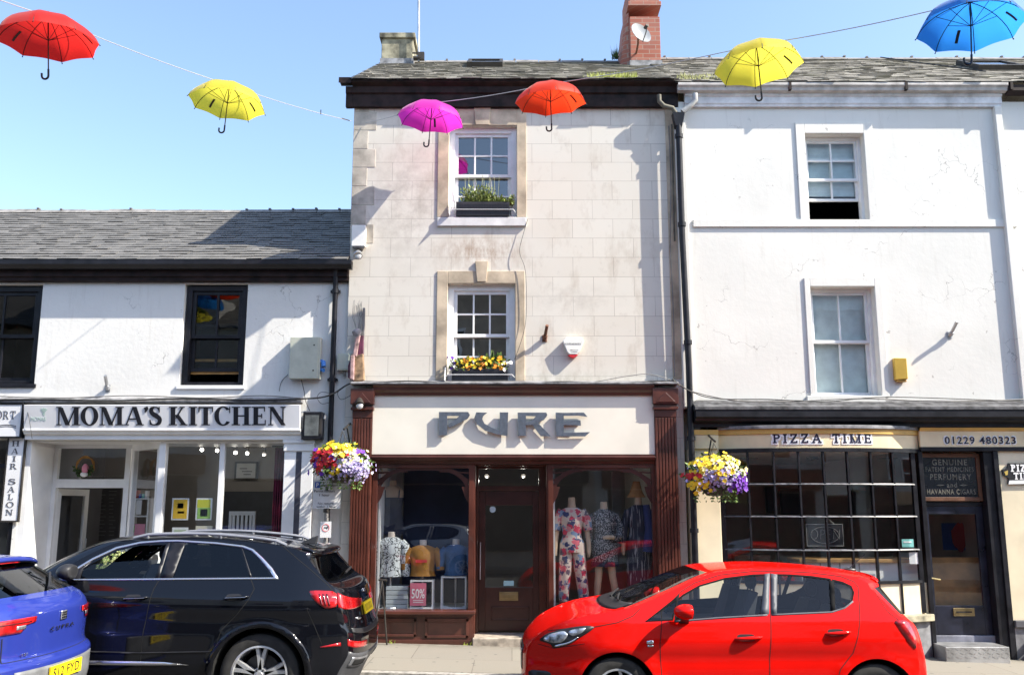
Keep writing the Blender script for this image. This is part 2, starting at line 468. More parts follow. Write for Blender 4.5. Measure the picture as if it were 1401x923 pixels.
def roof(parent, x0, x1, ye, ze, yr, zr, m, depth_back=5, seed=1):
    r = random.Random(seed)
    mb = MB()
    L = math.hypot(yr - ye, zr - ze); n = int(L / .15) + 1
    ty, tz = (yr - ye) / L, (zr - ze) / L; ny, nz = -tz, ty
    for i in range(n):
        d0 = i * L / n; d1 = min(L, d0 + L / n * 1.25)
        x = x0 - (r.random() * .2 if i else 0)
        while x < x1:
            wd = r.uniform(.2, .32); a, b = max(x, x0), min(x + wd - .004, x1)
            if b - a > .02:
                l0 = .013 + r.random() * .012; dd = d0 - r.random() * .018; s = r.uniform(-.004, .004)
                pts = []
                for (xx, d, lift) in ((a, dd, l0 + s), (b, dd + r.uniform(-.006, .006), l0 - s), (b, d1, .004), (a, d1, .004)):
                    pts.append((xx, ye + ty * d + ny * lift, ze + tz * d + nz * lift))
                lo = [(p[0], p[1] - ny * .009, p[2] - nz * .009) for p in pts]
                mb.hexa(lo + pts)
            x += wd
    mb.quad((x0, ye, ze - .01), (x1, ye, ze - .01), (x1, yr, zr - .01), (x0, yr, zr - .01))
    zb = zr - depth_back * .58
    mb.quad((x0, yr, zr), (x1, yr, zr), (x1, yr + depth_back, zb), (x0, yr + depth_back, zb))
    o = mb.build('roof', m, parent)
    rb = MB(); x = x0
    while x < x1:
        e = min(x + .42, x1); h = r.uniform(.03, .05)
        rb.side([(yr - .13, zr - .05), (yr - .02, zr + h), (yr + .02, zr + h), (yr + .13, zr - .05)], x, e - .012)
        if r.random() < .5: rb.box(e - .05, e - .01, yr - .05, yr + .03, zr + h - .005, zr + h + .02)
        x = e
    rb.build('ridge_tiles', MATS['ridge'], o)
    return o
mat('ridge', (.20, .19, .18), .85, var=.3)
def room(parent, x0, x1, z0, z1, y0, y1, m, name='room_shell', floor=None):
    mb = MB()
    mb.quad((x0, y1, z0), (x1, y1, z0), (x1, y1, z1), (x0, y1, z1))
    mb.quad((x0, y0, z0), (x0, y1, z0), (x0, y1, z1), (x0, y0, z1)); mb.quad((x1, y0, z0), (x1, y0, z1), (x1, y1, z1), (x1, y1, z0))
    mb.quad((x0, y0, z1), (x0, y1, z1), (x1, y1, z1), (x1, y0, z1))
    mb.mi = 1
    mb.quad((x0, y0, z0), (x1, y0, z0), (x1, y1, z0), (x0, y1, z0))
    return mb.build(name, [m, floor or m], parent)
def sash(parent, R4, Y, cols, ru, rl, fm, gm, fw=.09, sw=.05, bw=.022, split=.5, d=.12, open_gap=0, upper_drop=0, blind=None, name='window'):
    x0, x1, z0, z1 = R4
    mb = MB()       # box frame
    mb.box(x0, x0 + fw, Y, Y + d, z0, z1); mb.box(x1 - fw, x1, Y, Y + d, z0, z1)
    mb.box(x0 + fw, x1 - fw, Y + .002, Y + d, z1 - fw, z1); mb.box(x0 + fw, x1 - fw, Y - .01, Y + d, z0, z0 + fw * .6)
    win = mb.build(name, fm, parent, bevel=.004)
    a, b = x0 + fw, x1 - fw; lo, hi = z0 + fw * .6, z1 - fw
    zm = lo + (hi - lo) * (1 - split)
    def one(z0, z1, y, rows, nm):
        s = MB()
        s.box(a, a + sw, y, y + .045, z0, z1); s.box(b - sw, b, y, y + .045, z0, z1)
        s.box(a + sw, b - sw, y + .002, y + .045, z1 - sw, z1); s.box(a + sw, b - sw, y + .002, y + .045, z0, z0 + sw)
        ia, ib, iz0, iz1 = a + sw, b - sw, z0 + sw, z1 - sw
        for k in range(1, cols):
            xx = ia + (ib - ia) * k / cols; s.box(xx - bw / 2, xx + bw / 2, y + .006, y + .04, iz0, iz1)
        for k in range(1, rows):
            zz = iz0 + (iz1 - iz0) * k / rows; s.box(ia, ib, y + .008, y + .038, zz - bw / 2, zz + bw / 2)
        s.build('sash', fm, win, bevel=.003)
        g = MB()
        for i in range(cols):          # every pane sits a little differently in its putty, so reflections break
            for j in range(rows):
                pa, pb = ia + (ib - ia) * i / cols, ia + (ib - ia) * (i + 1) / cols
                pc, pd = iz0 + (iz1 - iz0) * j / rows, iz0 + (iz1 - iz0) * (j + 1) / rows
                q = [rnd.uniform(-.0012, .0012) for _ in range(3)]
                yy = y + .025
                g.quad((pa, yy + q[0], pc), (pb, yy + q[1], pc), (pb, yy + q[1] + q[2], pd), (pa, yy + q[0] + q[2], pd))
        g.build('pane', gm, win)
    one(zm - upper_drop, hi - upper_drop, Y + .035, ru, 'upper')
    one(lo + open_gap, zm + sw - .002 + open_gap, Y + .083, rl, 'lower')
    if blind:
        bm_ = MB(); z = blind[1]
        while z > blind[0]:
            bm_.quad((a + .01, Y + d + .03, z), (b - .01, Y + d + .03, z), (b - .01, Y + d + .034, z + .0225), (a + .01, Y + d + .034, z + .0225)); z -= .022
        bm_.box(a + .01, b - .01, Y + d + .025, Y + d + .05, blind[0] - .015, blind[0])
        bm_.build('blind', blind[2], win)
    return win
def sweep_x(name, prof, x0, x1, m, parent, bevel=0):
    return MB().side(prof, x0, x1).build(name, m, parent, bevel=bevel)
def pipe_obj(name, pts, r, m, parent, collars=(), n=10):
    mb = MB().tube(pts, r, n)
    for c in collars:
        c = Vector(c); mb.tube([c - Vector((0, 0, .03)), c + Vector((0, 0, .03))], r * 1.35, n)
        mb.box(c.x - r * 1.9, c.x + r * 1.9, c.y + r * .2, c.y + r * 1.3, c.z - .018, c.z + .018)
    return mb.build(name, m, parent, smooth=True)
# ------------------------------------------------------------------ lettering
def text_mesh(body, R4, Y, depth, m, name, parent, offset=0.0, shear=0.0, spacing=1.0, res=3, rot=None, fit=True):
    cu = bpy.data.curves.new('lettering', 'FONT'); cu.body = body; cu.size = 1; cu.extrude = .5; cu.offset = offset; cu.shear = shear
    cu.space_character = spacing; cu.resolution_u = res
    to = bpy.data.objects.new('lettering', cu); me = bpy.data.meshes.new_from_object(to)
    bpy.data.objects.remove(to); bpy.data.curves.remove(cu)
    vs = [v.co.copy() for v in me.vertices]
    a = min(v.x for v in vs); b = max(v.x for v in vs); c = min(v.y for v in vs); d = max(v.y for v in vs)
    x0, x1, z0, z1 = R4
    for v, s in zip(me.vertices, vs):
        q = Vector((x0 + (s.x - a) / (b - a) * (x1 - x0), Y + (.5 - s.z) * depth, z0 + (s.y - c) / (d - c) * (z1 - z0)))
        v.co = rot @ q if rot is not None else q
    me.materials.clear(); me.materials.append(m); me.name = name
    o = bpy.data.objects.new(name, me); COL.objects.link(o); attach(o, parent)
    return o
def glyph(ch, TK, TN, SF):
    """roman capitals as polygons, cap height 1; TK thick stroke, TN thin stroke, SF serif thickness"""
    out = []
    def bar(x0, y0, x1, y1): out.append([(x0, y0), (x1, y0), (x1, y1), (x0, y1)])
    def ser(x, w, y, e=.10):
        y0, y1 = (0, SF) if y == 0 else (1 - SF, 1)
        bar(x - e, y0, x + w + e, y1)
    def stem(x, w, both=True):
        bar(x, SF, x + w, 1 - SF)
        if both: ser(x, w, 0); ser(x, w, 1)
    def diag(x0, y0, x1, y1, w): out.append([(x0, y0), (x0 + w, y0), (x1 + w, y1), (x1, y1)])
    def arc(cx, cy, rx, ry, a0, a1, n=18):
        for i in range(n):
            p = [R(a0 + (a1 - a0) * k / n) for k in (i, i + 1)]
            o_ = [(cx + rx * math.cos(q), cy + ry * math.sin(q)) for q in p]; i_ = [(cx + (rx - TK) * math.cos(q), cy + (ry - TN) * math.sin(q)) for q in p]
            out.append([o_[0], o_[1], i_[1], i_[0]])
    def rib(pts):
        P2 = [Vector((a, b)) for a, b, _ in pts]
        L, Rr = [], []
        for i, p in enumerate(P2):
            t = (P2[min(i + 1, len(P2) - 1)] - P2[max(i - 1, 0)]).normalized(); nn = Vector((-t.y, t.x)) * pts[i][2] / 2
            L.append(p + nn); Rr.append(p - nn)
        for i in range(len(P2) - 1): out.append([tuple(L[i]), tuple(Rr[i]), tuple(Rr[i + 1]), tuple(L[i + 1])])
    wd = .8
    if ch == 'M':
        stem(.12, TN); stem(.95, TK); diag(.12, 1 - SF, .50, 0, TK); diag(.97, 1 - SF, .60, 0, TN); wd = 1.25
    elif ch == 'O':
        arc(.46, .5, .46, .53, 0, 360, 28); wd = .92
    elif ch == 'A':
        diag(.10, SF, .45, 1, TN); diag(.72, SF, .42, 1.0, TK); bar(.24, .30, .70, .30 + TN); ser(.10, TN, 0, .09); ser(.72, TK, 0, .09); wd = 1.02
    elif ch == "'":
        rib([(.05, .98, TK * .9), (.10, .88, TK * .9), (.08, .78, TK * .5), (.02, .70, TK * .2)]); wd = .2
    elif ch == 'S':
        pts = []
        k = [(.52, .80), (.44, .94), (.28, 1 - TN / 2 + .01), (.13, .90), (.10, .76), (.18, .63), (.34, .52), (.50, .40), (.56, .26), (.50, .10), (.32, TN / 2 - .01), (.13, .05), (.05, .22)]
        wv = [TN, TN, TN, TK * .8, TK * .9, TK, TK * 1.05, TK, TK * .9, TK * .8, TN, TN, TN]
        for i in range(len(k) - 1):
            for s in range(3):
                q = s / 3; g = [k[max(i - 1, 0)], k[i], k[i + 1], k[min(i + 2, len(k) - 1)]]
                cr = [.5 * (2 * g[1][d] + (g[2][d] - g[0][d]) * q + (2 * g[0][d] - 5 * g[1][d] + 4 * g[2][d] - g[3][d]) * q * q + (3 * g[1][d] - g[0][d] - 3 * g[2][d] + g[3][d]) * q ** 3) for d in (0, 1)]
                pts.append((cr[0], cr[1], wv[i] * (1 - q) + wv[i + 1] * q))
        pts.append((*k[-1], wv[-1])); rib(pts); bar(.50, .70, .50 + SF, .99); bar(.05 - SF / 2, .01, .05 + SF / 2, .3); wd = .64
    elif ch == 'K':
        stem(.10, TK); diag(.10 + TK, .38, .66, 1 - SF, TN * 1.2); diag(.66, SF, .30, .56, TK); ser(.66, TN, 1, .10); ser(.66, TK, 0, .09); wd = 1.0
    elif ch == 'I':
        stem(.10, TK); wd = .2 + TK
    elif ch == 'T':
        stem(.36 - TK / 2 + .04, TK, False); ser(.36 - TK / 2 + .04, TK, 0); bar(.02, 1 - TN * 1.1, .78, 1); bar(.02, .72, .02 + SF, 1 - TN * 1.1); bar(.78 - SF, .72, .78, 1 - TN * 1.1); bar(.40 - TK / 2, 1 - SF - .001, .40 + TK / 2, 1 - TN); wd = .8
    elif ch == 'C':
        arc(.46, .5, .46, .53, 42, 322, 22); bar(.78, .66, .78 + SF, 1.0); wd = .86
    elif ch == 'H':
        stem(.10, TK); stem(.66, TK); bar(.10 + TK, .47, .66, .47 + TN); wd = .76 + TK
    elif ch == 'E':
        stem(.10, TK); bar(.10 + TK, 1 - TN, .70, 1); bar(.10 + TK, 0, .74, TN); bar(.10 + TK, .47, .50, .47 + TN)
        bar(.70 - SF, .74, .70, 1 - TN); bar(.74 - SF, TN, .74, .28); bar(.50, .38, .50 + SF, .62); wd = .80
    elif ch == 'N':
        stem(.12, TN); stem(.76, TN, False); ser(.76, TN, 1); diag(.70, 0, .06, 1, TK); wd = .95
    elif ch == 'L':
        stem(.10, TK); bar(.10 + TK, 0, .68, TN); bar(.68 - SF, TN, .68, .28); wd = .74
    elif ch in 'RP':
        stem(.10, TK); bar(.10 + TK, 1 - TN, .42, 1); bar(.10 + TK, .46, .42, .46 + TN)
        for i in range(12):
            p = [R(-90 + 180 * k / 12) for k in (i, i + 1)]; cy = .73; ry = .27
            o_ = [(.42 + .27 * math.cos(q), cy + ry * math.sin(q)) for q in p]; i_ = [(.42 + (.27 - TK) * math.cos(q), cy + (ry - TN) * math.sin(q)) for q in p]
            out.append([o_[0], o_[1], i_[1], i_[0]])
        wd = .72
        if ch == 'R': diag(.68, SF, .36, .47, TK); ser(.68, TK, 0, .06); wd = .95
    elif ch == 'Z':
        bar(.06, 1 - TN, .70, 1); bar(.06, 0, .72, TN); diag(.06, TN, .70 - TK * 1.2, 1 - TN, TK * 1.2); bar(.06, .74, .06 + SF, 1 - TN); bar(.72 - SF, TN, .72, .26); wd = .78
    return out, wd
def roman(body, R4, Y, depth, m, name, parent, TK=.2, TN=.07, SF=.045, gap=.10, space=.35, rot=None, grow=0.0, vertical=False, Yf=None, minus=None):
    items, x = [], 0.0
    for ch in body:
        if ch == ' ': x += space; continue
        g, wd = glyph(ch, TK, TN, SF)
        items.append((x, g)); x += wd + gap
    tot = x - gap
    x0, x1, z0, z1 = R4
    mb = MB(); sx = (x1 - x0) / tot; sz = (z1 - z0); k = 0
    for ox, g in items:
        for poly in g:
            if grow:
                cx_ = sum(p[0] for p in poly) / len(poly); cy_ = sum(p[1] for p in poly) / len(poly)
                poly = [(p[0] + math.copysign(grow / sx, p[0] - cx_), p[1] + math.copysign(grow / sz, p[1] - cy_)) for p in poly]
            k += 1; e = (k % 9) * .00025
            pts = [(x0 + (ox + a) * sx, z0 + b * sz) for a, b in poly]
            if Yf: mb.prism(pts, lambda a, b, t: (a, Yf(a) + t, b), -depth - e, 0)
            elif rot is not None: mb.prism(pts, lambda a, b, t: tuple(rot @ Vector((a, Y + t, b))), -depth - e, 0)
            else: mb.front(pts, Y - depth - e, depth + e)
    return mb.build(name, m, parent)
# ================================================================== left building: white render, slate roof, cafe below
YL = 12.86
XB = P(477, 400, 12.8).x          # party line left building / centre building
XW = P(926, 300, 12.8).x          # party line centre / right building
XE = P(1384, 300, 12.7).x         # right end of the right building
XLL = -11.5
zg = -.4
e0 = P(240, 357, 12.66).z; e1 = P(240, 383, 12.74).z
Lb = thing('terraced_building', 'low white rendered building with grey slate roof, black gutter and the MOMA\'S KITCHEN shopfront', 'building', (-6.5, YL, 0))
w1 = rect(-60, 389, 53, 527, YL); w2 = rect(249, 388, 336, 529, YL)
zs = P(220, 552, YL).z            # top of the shopfronts
shopA = rect(34, 604, 396, 604, YL); sxa, sxb = shopA[0], shopA[1]; zt = P(220, 603, YL).z
hs = rect(-140, 600, 21, 760, YL)
wall_mesh(XLL, XB, zg, e1 + .02, YL, [w1, w2, (sxa, sxb, zg, zt), (hs[0], hs[1], zg, hs[3])], .32).build('wall', M_white, Lb)
MB().box(XLL, XLL + .1, YL + .33, YL + 8, zg, e1).box(XLL, XB, YL + 8, YL + 8.1, zg, e1 + 2).build('rear_wall', M_white, Lb)
zr = P(200, 290, YL + 2.7).z
roof(Lb, XLL, XB - .002, 12.64, e0 + .015, YL + 2.7, zr, M_slate_l, 5, 3)
sweep_x('gutter', [(12.60, e0 + .005), (12.60, e0 - .06), (12.66, e0 - .115), (12.74, e0 - .115), (12.74, e0 + .005), (12.70, e0 + .005), (12.70, e0 - .06), (12.64, e0 - .06), (12.63, e0 + .005)], XLL, XB + .06, M_black, Lb)
sweep_x('gutter_board', [(12.775, e1), (12.80, e1 - .012), (YL - .002, e1 - .012), (YL - .002, e0 - .01), (12.742, e0 - .01), (12.742, e1 + .06), (12.775, e1 + .05)], XLL, XB - .01, M_gutter, Lb)
# upper windows
G_dark = glass('old window glass', (.55, .6, .6), 1.52, wav=.05)
for r4, nm in ((w1, 'window'), (w2, 'window')):
    q = (r4[0] + .02, r4[1] - .02, r4[2] + .03, r4[3] - .02)
    sash(Lb, q, YL + .06, 2, 1, 1, M_black, G_dark, fw=.075, sw=.055, bw=.03, split=.52, open_gap=(.17 if r4 is w2 else 0))
    MB().box(r4[0] - .03, r4[1] + .03, YL - .03, YL + .1, r4[2] - .035, r4[2] + .02).build('sill', M_shopw if r4 is w2 else M_black, Lb, bevel=.006)
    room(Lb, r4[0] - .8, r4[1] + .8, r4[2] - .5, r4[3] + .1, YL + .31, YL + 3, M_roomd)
MB().box(w2[0] + .1, w2[1] - .1, YL + .17, YL + .20, w2[2] + .21, w2[2] + .27).box(w2[0] + .1, w2[1] - .1, YL + .19, YL + .22, w2[2] + .40, w2[2] + .44).build('pine_rail', mat('pine rail', (.42, .22, .06), .5, var=.2), Lb)
# downpipe
dpx = P(457, 450, YL - .07).x
pipe_obj('downpipe', [(dpx, YL - .10, e0 - .10), (dpx, YL - .07, e0 - .3), (dpx, YL - .07, P(450, 640, YL).z), (dpx - .02, YL - .07, .1)], .038, M_black, Lb, [(dpx, YL - .07, P(450, 400, YL).z), (dpx, YL - .07, P(450, 520, YL).z)])
# ---- cafe shopfront
zf0, zf1 = P(220, 586, YL - .15).z, P(220, 551, YL - .15).z
zc0 = P(220, 601, YL - .1).z
sweep_x('shop_cornice', [(YL, zf0 - .005), (YL - .17, zf0 - .005), (YL - .17, zf0 - .03), (YL - .14, zf0 - .05), (YL - .13, zf0 - .075), (YL - .09, zf0 - .085), (YL - .09, zc0), (YL, zc0)], P(33, 590, YL - .12).x, P(412, 590, YL - .12).x, M_shopw, Lb, .004)
sweep_x('shop_flashing', [(YL, zf1 + .10), (YL - .13, zf1 + .05), (YL - .135, zf1 + .015), (YL, zf1 + .015)], XLL, P(415, 545, YL).x, M_lead, Lb)
YD = YL + .75
dl, dr = P(70, 680, YD).x, P(170, 680, YD).x
fx = P(222, 680, YL).x            # front window left edge
zfl = .12 + gz(-5)
mb = MB()
mb.plan([(sxa - .02, YL + .002), (sxa + .10, YL + .002), (dl, YD), (dl - .12, YD)], zfl - .1, zt)      # left cheek
mb.plan([(dl, YD), (dr + .07, YD), (dr + .07, YD + .06), (dl, YD + .06)], P(100, 613, YD).z, zt)       # head
mb.build('entrance_lining', M_shopw, Lb)
mb = MB()
zt0, zt1, zdt = P(110, 655, YD).z, P(110, 613, YD).z, P(110, 667, YD).z
mb.box(dl, dl + .06, YD - .01, YD + .07, zfl, zt1); mb.box(dr - .02, dr + .06, YD - .012, YD + .07, zfl, zt1)
mb.box(dl + .06, dr - .02, YD - .008, YD + .07, zdt, zt0)
df = mb.build('entrance_frame', M_shopw, Lb, bevel=.004)
MB().quad((dl + .06, YD + .03, zt0), (dr - .02, YD + .03, zt0), (dr - .02, YD + .03, zt1), (dl + .06, YD + .03, zt1)).build('pane', G_shop, df)
mb = MB()                                                          # open door leaf
dz1 = zdt - .01
hx = dl + .065
def leaf(u, t): return (hx + u * .12 - t * .99, YD + .06 + u * .99 + t * .12)
def lbox(mb, u0, u1, z0, z1, t0=0, t1=.045): mb.plan([leaf(u0, t0), leaf(u1, t0), leaf(u1, t1), leaf(u0, t1)], z0, z1)
lbox(mb, 0, .1, zfl, dz1); lbox(mb, .72, .82, zfl, dz1); lbox(mb, .1, .72, dz1 - .1, dz1, .002, .043); lbox(mb, .1, .72, zfl, zfl + .35, .002, .043)
door = mb.build('door', M_shopw, Lb, bevel=.003)
MB().quad((*leaf(.1, .02), zfl + .35), (*leaf(.72, .02), zfl + .35), (*leaf(.72, .02), dz1 - .1), (*leaf(.1, .02), dz1 - .1)).build('pane', G_shop, door)
mb = MB(); mb.tube([(*leaf(.76, -.04), 1.2), (*leaf(.76, -.04), 1.5)], .012, 8); mb.build('handle', M_steel, door)
# angled side window between entrance and front window
sx0, sy0, sx1, sy1 = dr + .07, YD, fx - .10, YL + .06
def sp_(u, t): 
    L = math.hypot(sx1 - sx0, sy1 - sy0); tx, ty = (sx1 - sx0) / L, (sy1 - sy0) / L
    return (sx0 + tx * u * L - ty * t, sy0 + ty * u * L + tx * t)
mb = MB(); zsb = .62
for u0, u1, z0, z1 in ((0, .09, zfl - .1, zt), (.91, 1, zfl - .1, zt), (.09, .91, P(190, 615, YL + .4).z, zt), (.09, .91, zfl - .1, zsb)):
    mb.plan([sp_(u0, 0), sp_(u1, 0), sp_(u1, .07), sp_(u0, .07)], z0, z1)
sw_ = mb.build('side_window', M_shopw, Lb, bevel=.003)
MB().quad((*sp_(.09, .03), zsb), (*sp_(.91, .03), zsb), (*sp_(.91, .03), P(190, 615, YL + .4).z), (*sp_(.09, .03), P(190, 615, YL + .4).z)).build('pane', G_shop, sw_)
# front window
cfx1 = P(388, 680, YL).x; mul = P(300, 680, YL).x; zwt = P(300, 604, YL).z
mb = MB()
mb.box(fx - .09, fx, YL + .01, YL + .13, zfl - .1, zt); mb.box(mul - .035, mul + .035, YL + .02, YL + .10, zsb, zt - .02)
mb.box(fx, cfx1, YL + .012, YL + .10, zwt - .02, zt); mb.box(fx - .1, cfx1 + .02, YL - .03, YL + .14, zsb - .08, zsb); mb.box(fx - .1, cfx1 + .02, YL + .03, YL + .1, zfl - .2, zsb - .08)
fw_ = mb.build('shop_window', M_shopw, Lb, bevel=.004)
MB().quad((fx, YL + .06, zsb), (cfx1, YL + .06, zsb), (cfx1, YL + .06, zt), (fx, YL + .06, zt)).build('pane', G_shop, fw_)
# pilaster
pa, pb, _, _ = rect(387, 600, 427, 745, YL - .04)
mb = MB(); zp1 = P(405, 601, YL - .1).z
mb.box(pa, pb, YL - .05, YL - .001, zg, zp1 - .16); mb.box(pa - .02, pb + .02, YL - .09, YL - .001, zp1 - .05, zp1 - .001); mb.box(pa - .01, pb + .01, YL - .07, YL - .001, zp1 - .16, zp1 - .05)
pil = mb.build('pilaster', M_shopw, Lb, bevel=.006)
MB().box(pa + .17, pa + .25, YL - .053, YL - .04, .6, P(405, 618, YL).z).build('dark_inlay', mat('slate grey paint', (.06, .06, .08), .5), pil)
# ceiling of entrance
MB().quad((sxa, YL + .001, zt - .004), (sxa, YL + 1.2, zt - .004), (sxb, YL + 1.2, zt - .004), (sxb, YL + .001, zt - .004)).build('entrance_soffit', M_shopw, Lb)
M_cafe = mat('cafe plaster', (.32, .30, .28), .9, var=.1, scale=1)
room(Lb, sxa - .6, sxb + .05, zfl, zt + .3, YL + .34, YL + 4.6, M_cafe, floor=M_floorw)
MB().box(P(305, 690, YL + 4.5).x, sxb, YL + 4.48, YL + 4.59, .5, P(340, 672, YL + 4.5).z).build('dark_dado', mat('charcoal dado', (.05, .055, .065), .7), Lb)
# hair salon next door (only its edge is in view)
mb = MB(); mb.box(hs[0], hs[1] - .0, YL + .02, YL + .08, P(0, 640, YL).z, P(0, 634, YL).z); mb.box(hs[1] - .07, hs[1] - .001, YL + .018, YL + .1, zg, hs[3] - .002); mb.box(-8.5, -8.4, YL + .02, YL + .08, zg, hs[3])
hw = mb.build('salon_window', M_black, Lb)
MB().quad((hs[0], YL + .05, zg), (hs[1] - .07, YL + .05, zg), (hs[1] - .07, YL + .05, hs[3]), (hs[0], YL + .05, hs[3])).build('pane', G_shop, hw)
room(Lb, hs[0], hs[1] + .05, 0, hs[3] + .05, YL + .33, YL + 3.5, M_roomd)
# ---- fittings on the left building
def sign_board(name, label, cat, px, Y, d, m, rim=None, tilt=0, bev=.004):
    x0, x1, z0, z1 = rect(*px, Y)
    t = thing(name, label, cat, ((x0 + x1) / 2, Y + d, z0))
    rot = Matrix.Translation((0, Y + d, z0)) @ Matrix.Rotation(tilt, 4, 'X') @ Matrix.Translation((0, -Y - d, -z0))
    o = MB().box(x0, x1, Y, Y + d, z0, z1)
    o.v = [tuple(rot @ Vector(v)) for v in o.v]
    o.build('board', m, t, bevel=bev)
    if rim:
        k = MB(); e = .018
        k.box(x0 - e, x1 + e, Y - .008, Y + d, z1 - .004, z1 + e); k.box(x0 - e, x1 + e, Y - .008, Y + d, z0 - e, z0 + .004)
        k.box(x0 - e, x0 + .004, Y - .0075, Y + d - .001, z0, z1); k.box(x1 - .004, x1 + e, Y - .0075, Y + d - .001, z0, z1)
        k.v = [tuple(rot @ Vector(v)) for v in k.v]
        k.build('rim', rim, t)
    return t, (x0, x1, z0, z1), rot
M_signw = mat('white sign board', (.78, .78, .79), .45, var=.05, scale=2)
t, r4, rot = sign_board('shop_sign', 'long white sign board reading MOMA\'S KITCHEN in black serif capitals', 'shop sign', (34, 553, 411, 586), YL - .16, .05, M_signw, tilt=R(9))
roman("MOMA'S KITCHEN", (P(78, 570, YL - .16).x, P(392, 570, YL - .16).x, P(200, 580.5, YL - .16).z, P(200, 555.5, YL - .16).z), YL - .161, .004, M_ink, 'lettering', t, TK=.235, TN=.07, SF=.05, gap=.05, space=.34, rot=rot)
M_sage = mat('pale green print', (.45, .58, .52), .5, var=0)
text_mesh('MOMAS', (P(52, 570, YL).x, P(72, 570, YL).x, P(60, 575, YL - .16).z, P(60, 569.5, YL - .16).z), YL - .1625, .003, M_sage, 'small_lettering', t, rot=rot)
mb = MB()
lx, lz = P(62, 562, YL - .16).x, P(62, 562, YL - .16).z
for k in range(5):
    a = -.9 + k * .45
    mb.front([(lx + .01 * math.sin(a), lz - .02), (lx + .055 * math.sin(a) + .012, lz + .045 * math.cos(a)), (lx + .06 * math.sin(a), lz + .055 * math.cos(a)), (lx + .045 * math.sin(a) - .012, lz + .04 * math.cos(a))], YL - .1625 - k * .0003, .002)
mb.front([(lx - .012, lz - .06), (lx + .012, lz - .06), (lx + .02, lz - .02), (lx - .02, lz - .02)], YL - .1621, .002)
mb.v = [tuple(rot @ Vector(v)) for v in mb.v]; mb.build('plant_emblem', M_sage, t)
t, r4, rot = sign_board('shop_sign', 'grey edged white sign board ending in ORT beside the long cafe sign', 'shop sign', (-120, 553, 29, 597), YL - .13, .09, M_signw, M_black)
roman('ORT', (P(-6, 574, YL - .13).x, P(21, 574, YL - .13).x, P(10, 573, YL - .13).z, P(10, 562, YL - .13).z), YL - .131, .003, mat('grey lettering', (.10, .10, .11), .5, var=0), 'lettering', t, TK=.15, TN=.06, SF=.05, gap=.12)
fl = MB()
for k in range(2):
    pts = [P(x, 586 - 2.4 * math.sin((x + 6) / 30 * 6.28 * .5) - k * 2.2, YL - .132) for x in range(-20, 25, 3)]
    for a, b in zip(pts, pts[1:]): fl.quad((a.x, a.y, a.z), (b.x, b.y, b.z), (b.x, b.y, b.z + .012), (a.x, a.y, a.z + .012))
fl.build('flourish', MATS['grey lettering'], t)
t, r4, rot = sign_board('shop_sign', 'tall narrow white sign reading HAIR SALON downwards', 'shop sign', (7, 598, 29, 712), YL - .05, .03, M_signw, M_iron)
zz = r4[3] - .05; cxs = (r4[0] + r4[1]) / 2
hh = (r4[3] - r4[2] - .1) / 10
for i, ch in enumerate('HAIR SALON'):
    if ch == ' ': continue
    wv = {'I': .05, 'L': .075}.get(ch, .105)
    z1 = zz - i * hh
    roman(ch, (cxs - wv / 2 - .01, cxs + wv / 2 - .01, z1 - hh + .03, z1), YL - .051, .003, MATS['grey lettering'], 'lettering', t, TK=.16, TN=.06, SF=.05)
# metal cabinets, brackets, boxes
M_cab = mat('pale green grey cabinet', (.48, .50, .42), .5, var=.08)
x0, x1, z0, z1 = rect(397, 461, 438, 518, YL - .13)
t = thing('electrical_cabinet', 'large pale grey green wall cabinet with a blue socket on its side', 'cabinet', ((x0 + x1) / 2, YL, z0))
MB().box(x0, x1, YL - .02 - .11, YL - .02, z0, z1).build('case', M_cab, t, bevel=.006)
MB().box(x0 - .004, x1 - .03, YL - .145, YL - .1305, z0 + .004, z1 - .004).build('door', M_cab, t, bevel=.004)
mb = MB()
for zc in (z0 + .12, z1 - .12): mb.tube([(x1 - .09, YL - .15, zc), (x1 - .09, YL - .14, zc)], .012, 8)
mb.build('lock', M_iron, t)
mb = MB(); zc = z0 + .2
mb.tube([(x1, YL - .07, zc + .06), (x1 + .04, YL - .09, zc + .05), (x1 + .05, YL - .11, zc - .02)], .035, 10); mb.tube([(x1 + .0, YL - .07, zc - .06), (x1 + .05, YL - .1, zc - .07)], .03, 10)
mb.build('socket', mat('blue socket plastic', (.05, .2, .55), .35, var=.1), t, smooth=True)
MB().box(x0 + .05, x1 - .05, YL - .02, YL, z0 + .1, z0 + .14).box(x0 + .05, x1 - .05, YL - .02, YL, z1 - .14, z1 - .1).build('mounting_rail', M_steel, t)
x0, x1, z0, z1 = rect(461, 483, 481, 506, YL - .12)
t = thing('meter_box', 'small cream junction box between the downpipe and the folded banner', 'junction box', ((x0 + x1) / 2, YL, z0))
MB().box(x0, x1, YL - .11, YL, z0, z1).build('case', M_cab, t, bevel=.006); MB().box(x0 + .02, x1 - .02, YL - .115, YL - .1101, z0 + .02, z1 - .02).build('lid', M_cab, t, bevel=.003)
MB().tube([((x0 + x1) / 2, YL - .05, z0), ((x0 + x1) / 2, YL - .05, z0 - .08)], .02, 8).build('conduit', M_gcable, t)
x0, x1, z0, z1 = rect(414, 563, 441, 601, YL - .14)
t = thing('meter_box', 'black electricity meter box with a glazed window beside the cafe sign', 'meter box', ((x0 + x1) / 2, YL, z0))
MB().box(x0, x1, YL - .15, YL, z0, z1).build('case', M_black, t, bevel=.012)
MB().box(x0 + .03, x1 - .05, YL - .158, YL - .1502, z0 + .05, z1 - .05).build('window', mat('dusty meter glass', (.12, .13, .13), .15, var=.3), t, bevel=.004)
MB().box(x1 - .04, x1 - .01, YL - .16, YL - .1502, z0 + .08, z1 - .1).build('hinge', M_iron, t)
